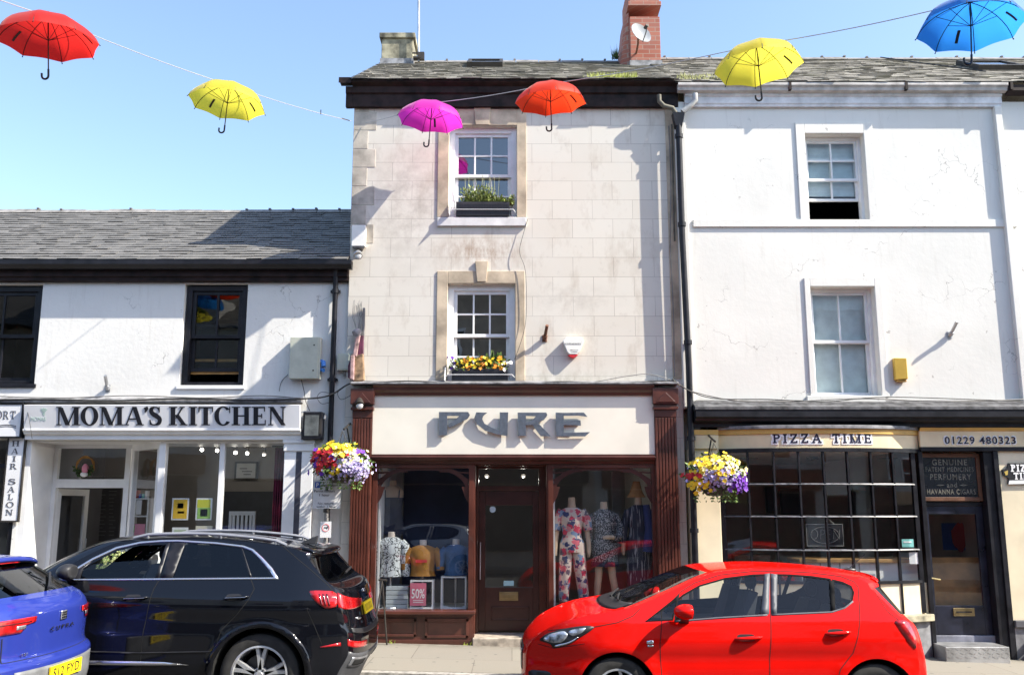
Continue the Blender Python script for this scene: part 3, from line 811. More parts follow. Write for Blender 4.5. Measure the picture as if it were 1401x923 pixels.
MB().tube([(x1 + .0, YL - .1, z1 - .07), (x1 + .03, YL - .12, z1 - .06), (x1 + .02, YL - .12, z1 - .1)], .02, 8).build('latch', M_steel, t)
def bracket(px, py, Y, label, m):
    c = P(px, py, Y); t = thing('flag_bracket', label, 'bracket', (c.x, Y, c.z))
    MB().box(c.x - .035, c.x + .035, Y - .012, Y, c.z - .05, c.z + .05).build('plate', m, t, bevel=.003)
    d = Vector((.03, -.16, .16)).normalized()
    p = c + Vector((0, -.02, -.01)); q = MB().tube([p, p + d * .06], .035, 10); q.tube([p + d * .055, p + d * .24], .024, 10); q.build('socket', m, t, smooth=True)
bracket(148, 531, YL, 'grey flag pole bracket on the white wall above the cafe sign', M_steel)
# ================================================================== centre building: tall cream rendered house with clothes shop
YM = 12.80
Mb = thing('terraced_building', 'tall cream stone-scored building with black brown cornice and the maroon PURE shopfront', 'building', (0, YM, 0))
c0, c1 = P(700, 143, YM).z, P(700, 90, YM - .2).z
shz = P(700, 527, YM).z            # top of the shopfront
u1 = rect(614, 172, 707, 297, YM); u2 = rect(612, 388, 705, 521, YM)
sfa, sfb = P(508, 700, YM).x, P(898, 700, YM).x
szt = P(700, 625, YM).z
wall_mesh(XB, XW, zg - .1, c0 + .05, YM, [u1, u2, (sfa, sfb, zg - .1, szt)], .32).build('wall', M_ash, Mb)
mb = MB()
mb.box(XB, XB + .3, YM + .32, YM + 8, zg, c0 + .05); mb.box(XW - .3, XW, YM + .32, YM + 8, zg, c0 + .05); mb.box(XB + .3, XW - .3, YM + 7.9, YM + 8, zg, c0 + .05)
mb.prism([(YM + .1, c0 + .05), (YM + 8, c0 + .05), (YM + 2.85, c0 + 1.8)], lambda a, b, t: (t, a, b), XB + .01, XB + .2)
mb.build('side_wall', M_white, Mb)
ze = P(700, 111, YM - .15).z
zrm = P(740, 86, YM + 2.7).z
rf = roof(Mb, XB - .04, XW, YM - .22, ze, YM + 2.7, zrm, M_slate_m, 5, 5)
# cornice: black brown boards in two steps with boxed ends
cx0, cx1 = P(470, 110, YM - .2).x, P(929, 110, YM - .2).x
def zc(py, y): return P(700, py, y).z
prof = [(YM, zc(145, YM - .1)), (YM - .08, zc(145, YM - .1)), (YM - .08, zc(129, YM - .09)), (YM - .11, zc(127, YM - .1)), (YM - .12, zc(119, YM - .1)), (YM - .16, zc(115, YM - .16)), (YM - .20, ze - .03), (YM - .20, ze + .02), (YM, ze + .02)]
sweep_x('cornice', prof, cx0 + .12, cx1, M_gutter, Mb, .004)
mb = MB(); mb.side(prof[:5] + [(YM, zc(119, YM))], cx0 + .02, cx0 + .118); mb.build('cornice_return', M_gutter, Mb)
MB().side([(YM - .14, zc(118, YM)), (YM - .215, ze - .06), (YM - .215, ze + .03), (YM, ze + .03), (YM, zc(118, YM))], cx0 - .07, cx0 + .119).build('gutter_end', M_gutter, Mb)
# quoins (both front faces)
mb = MB(); zq = shz + .05; k = 0
while zq < c0 - .05:
    wq = .34 if k % 2 else .22
    h = min(.296, c0 - zq)
    if zq > P(480, 345, YM).z: mb.box(XB - .004, XB + wq, YM - .006, YM + .05, zq + .004, zq + h - .004)
    zq += .296; k += 1
mb.build('quoin', M_quoin, Mb, bevel=.004)
mb = MB(); mb.box(XW - .13, XW - .002, YM - .015, YM + .05, shz + .1, c0 - .002); mb.build('corner_strip', M_stone, Mb)
# window surrounds
def surround(px, open4, key, sill=None):
    x0, x1, z0, z1 = rect(*px, YM)
    mb = MB(); a, b, c, d = open4
    mb.box(x0, a, YM - .018, YM - .001, z0, z1); mb.box(b, x1, YM - .018, YM - .001, z0, z1); mb.box(a, b, YM - .018, YM - .001, d, z1)
    kx0, kx1, kz0, kz1 = rect(*key, YM)
    mb.front([(kx0 + .03, kz0), (kx1 - .03, kz0), (kx1, kz1), (kx0, kz1)], YM - .035, .03)
    mb.build('window_surround', M_stone, Mb, bevel=.006)
    if sill:
        s = rect(*sill, YM - .04)
        MB().box(s[0], s[1], YM - .045, YM + .12, s[2], s[3]).build('sill', mat('painted stone sill', (.66, .65, .64), .7, var=.12, scale=4), Mb, bevel=.008)
surround((599, 150, 720, 297, ), u1, (648, 143, 672, 172), (598, 297, 720, 309))
surround((597, 371, 718, 521), u2, (650, 358, 668, 386))
sash(Mb, u1, YM + .09, 3, 2, 2, M_sashw, glass('upper window glass', (.5, .55, .6), 1.55, wav=.03, boost=3.6), fw=.085, sw=.05, bw=.026, split=.53)
sash(Mb, u2, YM + .09, 3, 2, 2, M_sashw, glass('upper window glass', (.5, .55, .6), 1.55, wav=.03, boost=3.6), fw=.085, sw=.05, bw=.026, split=.53)
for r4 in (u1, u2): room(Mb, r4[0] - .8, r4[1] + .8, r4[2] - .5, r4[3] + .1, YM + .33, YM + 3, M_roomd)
# skylights in the roof
def skylight(parent, px, Y, zfn, x_slope=.577):
    a, b = P(px[0], px[1], Y).x, P(px[2], px[1], Y).x
    y0, y1 = Y - .35, Y + .35
    mb = MB()
    def q(x, y, l): return (x, y - .5 * l, zfn(y) + .87 * l)
    for xa, xb, ya, yb in ((a, a + .06, y0, y1), (b - .06, b, y0, y1), (a + .06, b - .06, y0, y0 + .07), (a + .06, b - .06, y1 - .07, y1)):
        mb.hexa([q(xa, ya, 0), q(xb, ya, 0), q(xb, yb, 0), q(xa, yb, 0), q(xa, ya, .10), q(xb, ya, .10), q(xb, yb, .10), q(xa, yb, .10)])
    o = mb.build('skylight', M_iron, parent, bevel=.004)
    MB().quad(q(a + .06, y0 + .07, .08), q(b - .06, y0 + .07, .08), q(b - .06, y1 - .07, .08), q(a + .06, y1 - .07, .08)).build('pane', G_win, o)
slm = (zrm - ze) / 2.92
skylight(Mb, (640, 95, 688, 95), YM + 2.0, lambda y: ze + (y - YM + .22) * slm)
# chimneys
def chimney(parent, px, Y, dep, m, cap=None, zb=None, flare=None):
    x0, x1, z0, z1 = rect(*px, Y)
    mb = MB(); mb.box(x0, x1, Y, Y + dep, zb if zb else z0 - .5, z1 - .1)
    mb.box(x0 - .04, x1 + .04, Y - .04, Y + dep + .04, z1 - .1, z1)
    return mb.build('chimney', m, parent, bevel=.01), (x0, x1, z0, z1)
ch, r4 = chimney(Mb, (522, 46, 565, 85), YM + 2.4, .6, M_chimstone)
mb = MB(); q = Matrix.Translation(((r4[0] + r4[1]) / 2, YM + 2.7, r4[3])); mb.lathe([(.18, 0), (.17, .06), (.13, .09), (0, .10)], q, 16); mb.build('chimney_cap', M_iron, ch, smooth=True)
MB().box(r4[0] - .02, r4[1] + .02, YM + 2.37, YM + 3.0, r4[2] - .1, r4[2] + .06).build('chimney_flashing', M_lead, ch)
# brick chimney: long stack with a sloping left flank
YC = YM + 2.0
bx0, bx1, bz0, bz1 = rect(862, -12, 903, 88, YC)
mb = MB()
mb.box(bx0, bx1, YC, YC + 1.0, bz0 - .6, bz1 - .5); mb.box(bx0 - .03, bx1 + .03, YC - .03, YC + 1.03, P(880, 9, YC).z, P(880, 3, YC).z); mb.box(bx0, bx1, YC, YC + 1, P(880, 3, YC).z, bz1 + .2)
chb = mb.build('chimney', M_brick, Mb, bevel=.006)
mb = MB(); mb.hexa([(bx0 - .22, YC + .25, bz0 - .4), (bx0 - .004, YC + .12, bz0 - .4), (bx0 - .004, YC + .9, bz0 - .4), (bx0 - .22, YC + .9, bz0 - .4), (bx0 - .06, YC + .25, bz1 - .35), (bx0 - .004, YC + .12, bz1 - .35), (bx0 - .004, YC + .9, bz1 - .35), (bx0 - .06, YC + .9, bz1 - .35)])
mb.build('chimney_flank', M_brick, chb)
MB().box(bx0 - .02, bx1 + .02, YC - .02, YC + .2, bz0 - .2, bz0 + .07).build('chimney_flashing', M_lead, chb)
# ---- clothes shop front
YS = YM - .13
def fluted(px, cap_px):
    x0, x1, z0, z1 = rect(*px, YS)
    z0 = zg
    mb = MB(); mb.box(x0, x1, YS + .03, YM - .001, z0, z1 - .01)
    n = 7; wd = (x1 - x0); zc_ = P(px[0], cap_px, YS).z
    for k in range(n):
        a = x0 + wd * (k + .12) / n; b = x0 + wd * (k + .88) / n
        mb.box(a, b, YS, YS + .0301, .42, zc_ - .14)
    mb.box(x0, x1, YS - .002, YS + .0301, z0, .42); mb.box(x0, x1, YS - .001, YS + .0302, zc_ - .13, zc_ - .02)
    mb.box(x0 - .02, x1 + .02, YS - .04, YM - .002, zc_ - .02, zc_ + .02)
    mb.box(x0 - .005, x1 + .005, YS - .01, YM - .003, zc_ + .02, zc_ + .06); mb.box(x0 - .025, x1 + .025, YS - .05, YM - .002, zc_ + .06, z1)
    xm = (x0 + x1) / 2
    mb.front([(x0 + .02, zc_ + .08), (x1 - .02, zc_ + .08), (xm, zc_ + .22)], YS - .07, .02)
    return mb.build('pilaster', M_maroon, Mb, bevel=.004), (x0, x1)
plA, xa_ = fluted((478, 532, 506, 870), 559)
plB, xb_ = fluted((899, 531, 930, 870), 558)
fa, fb = xa_[1] + .002, xb_[0] - .002
z_ = lambda py, y=YM - .12: P(700, py, y).z
sweep_x('fascia', [(YM - .10, z_(621)), (YM - .10, z_(540)), (YM, z_(540)), (YM, z_(621))], fa, fb, M_cream, Mb)
sweep_x('shop_cornice', [(YM - .002, z_(540.5)), (YM - .13, z_(540.5)), (YM - .14, z_(537)), (YM - .17, z_(534)), (YM - .175, z_(530)), (YM - .20, z_(528)), (YM - .20, z_(526.5)), (YM - .002, z_(526.5))], fa, fb, M_maroon, Mb, .002)
sweep_x('shop_flashing', [(YM - .002, z_(526)), (YM - .215, z_(526)), (YM - .215, z_(524)), (YM - .002, z_(519))], xa_[0] - .03, xb_[1] + .03, M_lead, Mb, .002)
sweep_x('lower_cornice', [(YM - .002, z_(634)), (YM - .06, z_(634)), (YM - .07, z_(631)), (YM - .13, z_(628)), (YM - .14, z_(625)), (YM - .12, z_(623)), (YM - .12, z_(621)), (YM - .002, z_(621))], fa, fb, M_maroond, Mb, .003)
szb = P(580, 833, YM).z
zgl = P(580, 640, YM).z
def arched_window(pxa, pxb, nm):
    x0, x1 = P(pxa, 730, YM).x, P(pxb, 730, YM).x
    zt_ = z_(634) - .002
    mb = MB(); f = .07
    mb.box(x0 - f, x0, YM - .03, YM + .07, szb, zt_); mb.box(x1, x1 + f, YM - .03, YM + .07, szb, zt_); mb.box(x0, x1, YM - .028, YM + .07, zgl, zt_)
    win = mb.build('shop_window', M_maroon, Mb, bevel=.004)
    # fretwork arch with open spandrels
    mb = MB(); n = 28; cx_ = (x0 + x1) / 2; hw_ = (x1 - x0) / 2; ht = .52; zs_ = zgl - ht
    def arc(t, o): 
        q = math.pi * (1 - t); e = .62
        c_, s_ = math.cos(q), math.sin(q)
        return (cx_ + (hw_ + o) * math.copysign(abs(c_) ** e, c_), zs_ + (ht - .03 + o) * s_ ** .8)
    for i in range(n):
        a, b = arc(i / n, 0), arc((i + 1) / n, 0); c, d = arc((i + 1) / n, .055), arc(i / n, .055)
        cl = lambda p: (min(max(p[0], x0), x1), min(p[1], zgl))
        q = [cl(a), cl(b), cl(c), cl(d)]
        if abs((q[1][0] - q[0][0]) * (q[3][1] - q[0][1]) - (q[3][0] - q[0][0]) * (q[1][1] - q[0][1])) > 1e-7: mb.front(q, YM - .005 - .00005 * i, .03)
    for s in (-1, 1):
        ex = cx_ + s * hw_
        for p in ([(ex, zgl - .16), (ex - s * .02, zgl - .22), (ex - s * .30, zgl - .03), (ex - s * .27, zgl)], [(ex, zgl - .055), (ex, zgl - .08), (ex - s * .28, zgl - .06), (ex - s * .42, zgl - .06), (ex - s * .42, zgl - .04)]):
            mb.front(p, YM - .003, .026)
        mb.front([(ex, zgl - .50), (ex - s * .06, zgl - .40), (ex - s * .10, zgl - .26), (ex, zgl - .26)], YM - .004, .028)
    mb.build('arch_fretwork', M_maroond, win)
    MB().quad((x0, YM + .04, szb), (x1, YM + .04, szb), (x1, YM + .04, zgl), (x0, YM + .04, zgl)).build('pane', G_shop, win)
    # sill and panelled stall riser
    mb = MB(); mb.box(x0 - f - .04, x1 + f + .04, YM - .16, YM + .1, szb - .055, szb - .002); mb.build('shop_sill', M_maroon, win, bevel=.012)
    mb = MB(); zb_ = -.25; zr_ = szb - .056
    mb.box(x0 - f, x1 + f, YM - .05, YM + .1, zb_, zr_)
    wp = (x1 - x0 + 2 * f) / 2
    for k in range(2):
        a = x0 - f + wp * k + .06; b = x0 - f + wp * (k + 1) - .06
        g0 = gz((a + b) / 2) + .20
        for q in ((a, b, zr_ - .10, zr_ - .055), (a, b, g0, g0 + .035), (a, a + .035, g0, zr_ - .06), (b - .035, b, g0, zr_ - .06)): mb.box(q[0], q[1], YM - .072, YM - .045, q[2], q[3])
    mb.box(x0 - f - .01, x1 + f + .01, YM - .08, YM - .0501, zb_, gz((x0 + x1) / 2) + .17)
    mb.build('stall_riser', M_maroon, win, bevel=.004)
    return x0, x1
wa = arched_window(515, 641, 'a'); wb = arched_window(757, 893, 'b')
# entrance
YDm = YM + .42
d0, d1 = wa[1] + .07, wb[0] - .07
zst = P(690, 871, YM).z
mb = MB()
mb.box(d0, d0 + .02, YM - .02, YDm, zst - .3, z_(634)); mb.box(d1 - .02, d1, YM - .02, YDm, zst - .3, z_(634)); mb.box(d0, d1, YM + .1, YDm, z_(634) - .02, z_(634))
q0, q1, zt0, zt1 = rect(655, 671, 737, 641, YDm); zt0, zt1 = zt1, zt0
ztr = P(695, 671, YDm).z; zth = P(695, 641, YDm).z
mb.box(d0 + .02, q0, YDm - .02, YDm + .06, zst - .2, z_(634) - .02); mb.box(q1, d1 - .02, YDm - .02, YDm + .06, zst - .2, z_(634) - .02)
mb.box(q0, q1, YDm - .018, YDm + .06, ztr, ztr + .07); mb.box(q0, q1, YDm - .018, YDm + .06, zth, z_(634) - .02)
ent = mb.build('entrance_frame', M_maroon, Mb, bevel=.004)
MB().quad((q0, YDm + .02, ztr), (q1, YDm + .02, ztr), (q1, YDm + .02, zth), (q0, YDm + .02, zth)).build('pane', G_shop, ent)
q0 += .004; q1 -= .004
mb = MB(); g = rect(664, 691, 729, 803, YDm); zd0 = zst + .03; zd1 = ztr - .004
mb.box(q0, g[0], YDm, YDm + .045, zd0, zd1); mb.box(g[1], q1, YDm, YDm + .045, zd0, zd1); mb.box(g[0], g[1], YDm + .001, YDm + .045, g[3], zd1); mb.box(g[0], g[1], YDm + .001, YDm + .045, zd0, g[2])
pn = rect(672, 829, 724, 848, YDm)
for q in ((pn[0], pn[1], pn[3] - .02, pn[3]), (pn[0], pn[1], pn[2], pn[2] + .02), (pn[0], pn[0] + .02, pn[2], pn[3]), (pn[1] - .02, pn[1], pn[2], pn[3])): mb.box(q[0], q[1], YDm - .012, YDm + .002, q[2], q[3])
dm = mb.build('door', M_maroond, Mb, bevel=.004)
MB().quad((g[0], YDm + .02, g[2]), (g[1], YDm + .02, g[2]), (g[1], YDm + .02, g[3]), (g[0], YDm + .02, g[3])).build('pane', G_shop, dm)
M_brass = mat('dull brass', (.36, .27, .14), .35, .9, var=.2)
lb = rect(683, 809, 709, 821, YDm - .01); MB().box(*lb[:2], YDm - .014, YDm, *lb[2:]).box(lb[0] + .03, lb[1] - .03, YDm - .02, YDm - .0141, lb[2] + .03, lb[3] - .03).build('letterbox', M_brass, dm, bevel=.003)
hd = rect(657, 742, 660, 792, YDm - .05); mb = MB(); mb.tube([(hd[0], YDm, hd[3]), (hd[0], YDm - .05, hd[3]), (hd[0], YDm - .05, hd[2]), (hd[0], YDm, hd[2])], .011, 8); mb.build('handle', M_steel, dm)
st = rect(669, 692, 679, 701, YDm); mb = MB(); mb.front([((st[0] + st[1]) / 2 + .045 * math.cos(a * .4189), (st[2] + st[3]) / 2 + .045 * math.sin(a * .4189)) for a in range(15)], YDm + .014, .003); mb.build('round_sticker', mat('pale blue sticker', (.55, .68, .75), .5, var=0), dm)
st = rect(689, 794, 703, 801, YDm); MB().box(*st[:2], YDm + .014, YDm + .017, *st[2:]).build('sticker', mat('pale cyan sticker', (.4, .65, .72), .5, var=0), dm)
MB().box(d0 + .001, d1 - .001, YM - .12, YDm + .1, zst - .4, zst).build('doorstep', mat('worn stone step', (.36, .31, .25), .85, var=.3, scale=8), Mb, bevel=.01)
MB().quad((sfa, YM - .0, z_(634) - .001), (sfa, YM + .34, z_(634) - .001), (sfb, YM + .34, z_(634) - .001), (sfb, YM - .0, z_(634) - .001)).build('shop_soffit', M_maroond, Mb)
M_shopin = mat('shop plaster', (.33, .33, .35), .9, var=.1, scale=1)
room(Mb, sfa - .2, sfb + .2, zst - .02, szt + .02, YM + .33, YM + 4.5, M_shopin, floor=M_floorw)
# window beds and white display side panels inside both windows
mb = MB()
for a, b in (wa, wb): mb.box(a, b, YM + .10, YM + .95, zst, szb - .01)
mb.build('window_bed', mat('pale window bed', (.50, .49, .47), .7, var=.1), Mb)
mb = MB()
mb.box(wa[0] + .005, wa[0] + .03, YM + .11, YM + .95, szb, zgl); mb.box(wb[0] + .005, wb[0] + .03, YM + .11, YM + .95, szb, zgl)
mb.build('display_side_panel', M_paper, Mb)
mb = MB()
mb.box(P(552, 700, YM + 1).x, wa[1] + .1, YM + 1.0, YM + 1.03, szb - .1, zgl + .05)
mb.build('display_backdrop', mat('navy display backdrop', (.03, .035, .075), .8, var=.2, scale=2), Mb)
mb = MB(); mb.box(wa[0], P(549, 700, YM + 1).x, YM + 1.0, YM + 1.03, szb - .1, zgl + .05); mb.box(P(838, 700, YM + 1.2).x, P(850, 700, YM + 1.2).x, YM + 1.2, YM + 1.24, szb - .1, zgl)
mb.build('display_backdrop', mat('grey display panel', (.33, .33, .36), .8, var=.1), Mb)
# ================================================================== right building: white, with the bowed takeaway shopfront
YW = 12.75
Wb = thing('terraced_building', 'white three storey building with grey gutter, string course and the black bowed PIZZA TIME shopfront', 'building', (5, YW, 0))
zW = lambda py, y=YW: P(1150, py, y).z
wz1 = zW(148)
r1 = rect(1104, 183, 1185, 301, YW); r2 = rect(1112, 392, 1201, 541, YW)
zsf = zW(557)
shx0, shx1 = XW + .02, P(1372, 700, YW).x
wall_mesh(XW, 12, zsf - .02, wz1 + .1, YW, [r1, r2], .32).build('wall', M_white2, Wb)
mb = MB(); mb.box(XW, XW + .3, YW + .32, YW + 8, zg - .1, wz1); mb.box(XW + .3, 12, YW + 7.9, YW + 8, zg - .1, wz1); mb.box(11.7, 12, YW + .32, YW + 7.9, zg, wz1)
mb.build('side_wall', M_white2, Wb)
zeW = P(1150, 113, YW - .2).z; zrW = P(1150, 82, YW + 2.8).z
roof(Wb, XW + .002, 12, YW - .2, zeW + .01, YW + 2.8, zrW, M_slate_m, 5, 9)
gx0 = P(928, 120, YW - .2).x
sweep_x('gutter', [(YW - .21, zeW), (YW - .21, zeW - .04), (YW - .18, zeW - .07), (YW - .17, zeW - .11), (YW - .10, zeW - .125), (YW - .10, zeW), (YW - .14, zeW), (YW - .14, zeW - .06), (YW - .19, zeW - .03), (YW - .19, zeW)], gx0, XE + .06, M_greygut, Wb)
sweep_x('gutter', [(YW - .19, zeW - .03), (YW - .19, zeW - .12), (YW - .08, zeW - .16), (YW - .08, zeW - .03)], XE + .065, 12, M_gutter, Wb)
mb = MB()
for px in (1081, 1240, 1384): 
    x = P(px, 120, YW - .2).x; mb.box(x - .02, x + .02, YW - .216, YW - .09, zeW - .115, zeW + .004)
mb.build('gutter_joint', M_gutter, Wb)
sweep_x('cornice', [(YW - .001, wz1), (YW - .05, wz1), (YW - .055, wz1 + .03), (YW - .07, wz1 + .05), (YW - .07, zeW - .17), (YW - .095, zeW - .15), (YW - .098, zeW - .005), (YW - .001, zeW - .005)], gx0 + .12, XE + .02, mat('greyed white cornice paint', (.70, .70, .71), .6, var=.2, scale=4), Wb, .003)
px0, px1 = P(1367, 250, YW).x, XE
for q in ((px0, px1, YW - .075), (XW + .004, XW + .16, YW - .03)): MB().box(q[0], q[1], q[2], YW + .01, zsf, wz1 - .002).build('corner_strip', M_white2, Wb, bevel=.008)
s0, s1 = zW(311), zW(301)
MB().box(P(948, 306, YW).x, P(1390, 306, YW).x, YW - .03, YW + .01, s0, s1).build('string_course', M_white2, Wb, bevel=.006)
def raised(px, op):
    x0, x1, z0, z1 = rect(*px, YW)
    mb = MB(); a, b, c, d = op
    z0 = max(z0, c - .02)
    mb.box(x0, a, YW - .022, YW - .001, z0, z1); mb.box(b, x1, YW - .022, YW - .001, z0, z1); mb.box(a, b, YW - .022, YW - .001, d, z1)
    mb.build('window_surround', M_white2, Wb, bevel=.006)
raised((1091, 168, 1197, 302), r1); raised((1104, 380, 1211, 546), r2)
M_blind = mat('grey venetian blind', (.66, .72, .73), .5, var=.08)
G_bl = glass('bright window glass', (.85, .9, .9), 1.5, wav=.03)
sash(Wb, r1, YW + .13, 2, 2, 1, M_shopw, G_bl, fw=.045, sw=.04, bw=.025, split=.50, open_gap=.34, blind=(r1[2] + .48, r1[3] - .08, M_blind))
sash(Wb, r2, YW + .13, 2, 1, 1, M_shopw, G_bl, fw=.045, sw=.045, bw=.025, split=.5, blind=(r2[2] + .06, r2[3] - .08, M_blind))
s2 = rect(1105, 541, 1212, 548, YW - .06); MB().box(s2[0], s2[1], YW - .045, YW + .12, s2[2] - .03, s2[3]).build('sill', M_white2, Wb, bevel=.006)
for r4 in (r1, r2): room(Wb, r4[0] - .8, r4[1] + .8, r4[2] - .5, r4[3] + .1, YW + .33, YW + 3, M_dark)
skylight(Wb, (1322, 92, 1385, 92), YW + 1.5, lambda y: zeW + (y - YW + .2) * (zrW - zeW) / 3.0)
MB().tube([P(1205, 80, YW + 2.5) + Vector((0, 0, .02)), P(1260, 96, YW + 1.4) + Vector((0, -.05, .10)), P(1345, 106, YW + .6) + Vector((0, -.1, .05))], .012, 6).build('roof_cable', M_cable, Wb)
# downpipe, hopper, swan necks
hp = P(928, 161, YW - .1)
mb = MB(); mb.hexa([(hp.x - .05, YW - .14, hp.z - .14), (hp.x + .05, YW - .14, hp.z - .14), (hp.x + .05, YW - .03, hp.z - .16), (hp.x - .05, YW - .03, hp.z - .16), (hp.x - .09, YW - .16, hp.z + .06), (hp.x + .09, YW - .16, hp.z + .06), (hp.x + .09, YW - .03, hp.z + .06), (hp.x - .09, YW - .03, hp.z + .06)])
zb_ = zW(570)
xb2 = P(943, 560, YW - .1).x
pts = [(hp.x, YW - .1, hp.z - .1), (hp.x, YW - .1, zW(330)), (hp.x + .03, YW - .1, zW(500)), (hp.x + .03, YW - .1, zW(700)), (hp.x + .03, YW - .1, .1)]
mb.tube(pts, .045, 12)
for py in (190, 310, 470, 600, 725): 
    z = zW(py); mb.tube([(hp.x + (.03 if py > 400 else .0), YW - .1, z - .03), (hp.x + (.03 if py > 400 else .0), YW - .1, z + .03)], .06, 12)
pipe = mb.build('downpipe', M_black, Wb, smooth=True)
a = P(951, 131, YW - .15); mb = MB().tube([(a.x, YW - .15, a.z + .03), (a.x, YW - .15, a.z - .08), (a.x - .08, YW - .13, a.z - .16), (hp.x + .06, YW - .12, hp.z + .08)], .042, 10); mb.build('swan_neck', mat('grey white pipe', (.5, .5, .48), .6, var=.2), pipe, smooth=True)
a = P(902, 134, YW - .15); mb = MB().tube([(a.x, YW - .14, a.z + .05), (a.x, YW - .14, a.z - .05), (a.x + .07, YW - .13, a.z - .12), (a.x + .2, YW - .12, a.z - .15), (hp.x - .04, YW - .12, hp.z + .06)], .035, 10); mb.build('swan_neck', mat('dirty iron pipe', (.13, .12, .09), .7, var=.4), pipe, smooth=True)
# ---- shopfront: flat cornice over a bowed window, door to the right
sweep_x('shop_flashing', [(YW, zW(547)), (YW - .10, zW(552)), (YW - .26, zW(556, YW - .25)), (YW - .26, zW(560, YW - .25)), (YW, zW(560, YW - .25))], P(943, 555, YW).x + .03, 12, mat('dark lead', (.09, .09, .095), .7, var=.5, scale=9, bmp=.5, bscale=25), Wb, .003)
zc1, zc2 = zW(560, YW - .25) - .002, zW(584, YW - .1)
sweep_x('shop_cornice', [(YW, zc1), (YW - .25, zc1), (YW - .25, zc1 - .10), (YW - .21, zc1 - .12), (YW - .20, zc1 - .15), (YW - .10, zc1 - .18), (YW - .10, zc2), (YW, zc2)], P(944, 565, YW).x + .03, 12, M_black, Wb, .004)
BA, BX0, BX1 = P(944, 700, YW).x, P(985, 700, YW).x, P(1264, 700, YW).x
BD = .30
def bow(x):
    t = (x - BX0) / (BX1 - BX0); t = min(max(t, 0), 1); u = abs(2 * t - 1)
    return YW + .02 - BD * (1 - u ** 2.4)
def bow_strip(mb, x0, x1, z0, z1, th=.03, off=0.0, n=28, z0f=None):
    xs = [x0 + (x1 - x0) * i / n for i in range(n + 1)]
    for a, b in zip(xs, xs[1:]):
        ya, yb = bow(a) - off, bow(b) - off
        mb.hexa([(a, ya, z0), (b, yb, z0), (b, yb + th, z0), (a, ya + th, z0), (a, ya, z1), (b, yb, z1), (b, yb + th, z1), (a, ya + th, z1)])
    return mb
zfb, zft = zW(612, YW - BD), zW(586, YW - BD)
# bow roof, fascia and frame
xs = [BX0 + (BX1 - BX0) * i / 30 for i in range(31)]
mb = MB(); mb.plan([(x, bow(x) - .05) for x in xs] + [(BX1, YW + .001), (BX0, YW + .001)], zft + .001, zft + .05)
mb.build('bow_roof', M_lead, Wb, bevel=.006)
mb = bow_strip(MB(), BX0, BX1, zfb, zft - .07, .05); mb.plan([(BA, YW), (BA, YW - .06), (BA + .04, YW - .09), (BX0 - .002, YW - .09), (BX0 - .002, YW)], zfb, zft - .07); fas = mb.build('bow_fascia', M_fascia, Wb, smooth=True)
mb = bow_strip(MB(), BX0, BX1, zft - .068, zft, .06, .02); mb.box(BA, BX0 - .002, YW - .10, YW, zft - .068, zft); mb.build('ochre_moulding', M_ochre, fas, smooth=True)
gx0, gx1 = P(991, 700, YW - .05).x, P(1257, 700, YW - .1).x
zw0, zw1 = zW(797, YW - BD), zfb - .055
mb = bow_strip(MB(), BX0, BX1, zfb - .055, zfb - .002, .07, .025)
bow_strip(mb, gx0, gx1, zw0 - .02, zw0 + .02, .06, .015)
cols = 8; rows = 4
cxs_ = [gx0 + (gx1 - gx0) * (i / cols) for i in range(cols + 1)]
for i, x in enumerate(cxs_):
    hw = .028 if i in (0, cols) else .012
    mb.hexa([(x - hw, bow(x) - .012, zw0 - (.42 if 1 else 0)), (x + hw, bow(x) - .012, zw0 - .42), (x + hw, bow(x) + .05, zw0 - .42), (x - hw, bow(x) + .05, zw0 - .42), (x - hw, bow(x) - .012, zw1), (x + hw, bow(x) - .012, zw1), (x + hw, bow(x) + .05, zw1), (x - hw, bow(x) + .05, zw1)])
zrow = [zw0 + (zw1 - zw0) * f for f in (.245, .50, .75)]
frm = mb.build('bow_window', M_black, Wb)
M_bar = mat('sunlit grey black bar paint', (.11, .11, .12), .4, var=.5, scale=14)  # grey puts the sunlit line along the horizontal bars into their colour
for z in zrow:
    mb = MB(); n = 32; bx = [gx0 + (gx1 - gx0) * i / n for i in range(n + 1)]
    for a, b in zip(bx, bx[1:]):
        ya, yb = bow(a), bow(b)
        mb.hexa([(a, ya - .016, z - .008), (b, yb - .016, z - .010), (b, yb + .02, z - .010), (a, ya + .02, z - .010), (a, ya - .008, z + .007), (b, yb - .008, z + .007), (b, yb + .02, z + .012), (a, ya + .02, z + .012)])
    mb.build('glazing_bar', M_bar, frm)
g = MB()
for i in range(cols):
    for z0, z1 in zip([zw0] + zrow, zrow + [zw1]):
        xa, xb = cxs_[i], cxs_[i + 1]; q = [rnd.uniform(-.0012, .0012) for _ in range(2)]
        g.quad((xa, bow(xa) + .02 + q[0], z0), (xb, bow(xb) + .02 + q[1], z0), (xb, bow(xb) + .02 - q[0], z1), (xa, bow(xa) + .02 - q[1], z1))
g.build('pane', G_shop, frm)
zsl = zW(843, YW - BD - .05)
mb = bow_strip(MB(), BX0 + .02, BX1 - .0, zsl, zw0 - .021, .05, -.01); mb.build('bow_stall_panel', M_pcream, Wb, smooth=True)
MB().box(BA, BX0 + .004, YW - .04, YW + .33, zg, zfb - .001).build('bow_side_panel', M_pcream, Wb, bevel=.01)
mb = MB(); mb.plan([(x, bow(x) - .10) for x in xs] + [(BX1 + .05, YW + .1), (BX0, YW + .1)], zsl - .09, zsl); mb.build('bow_sill', mat('weathered stone sill', (.34, .31, .22), .85, var=.35, scale=7), Wb, bevel=.01)
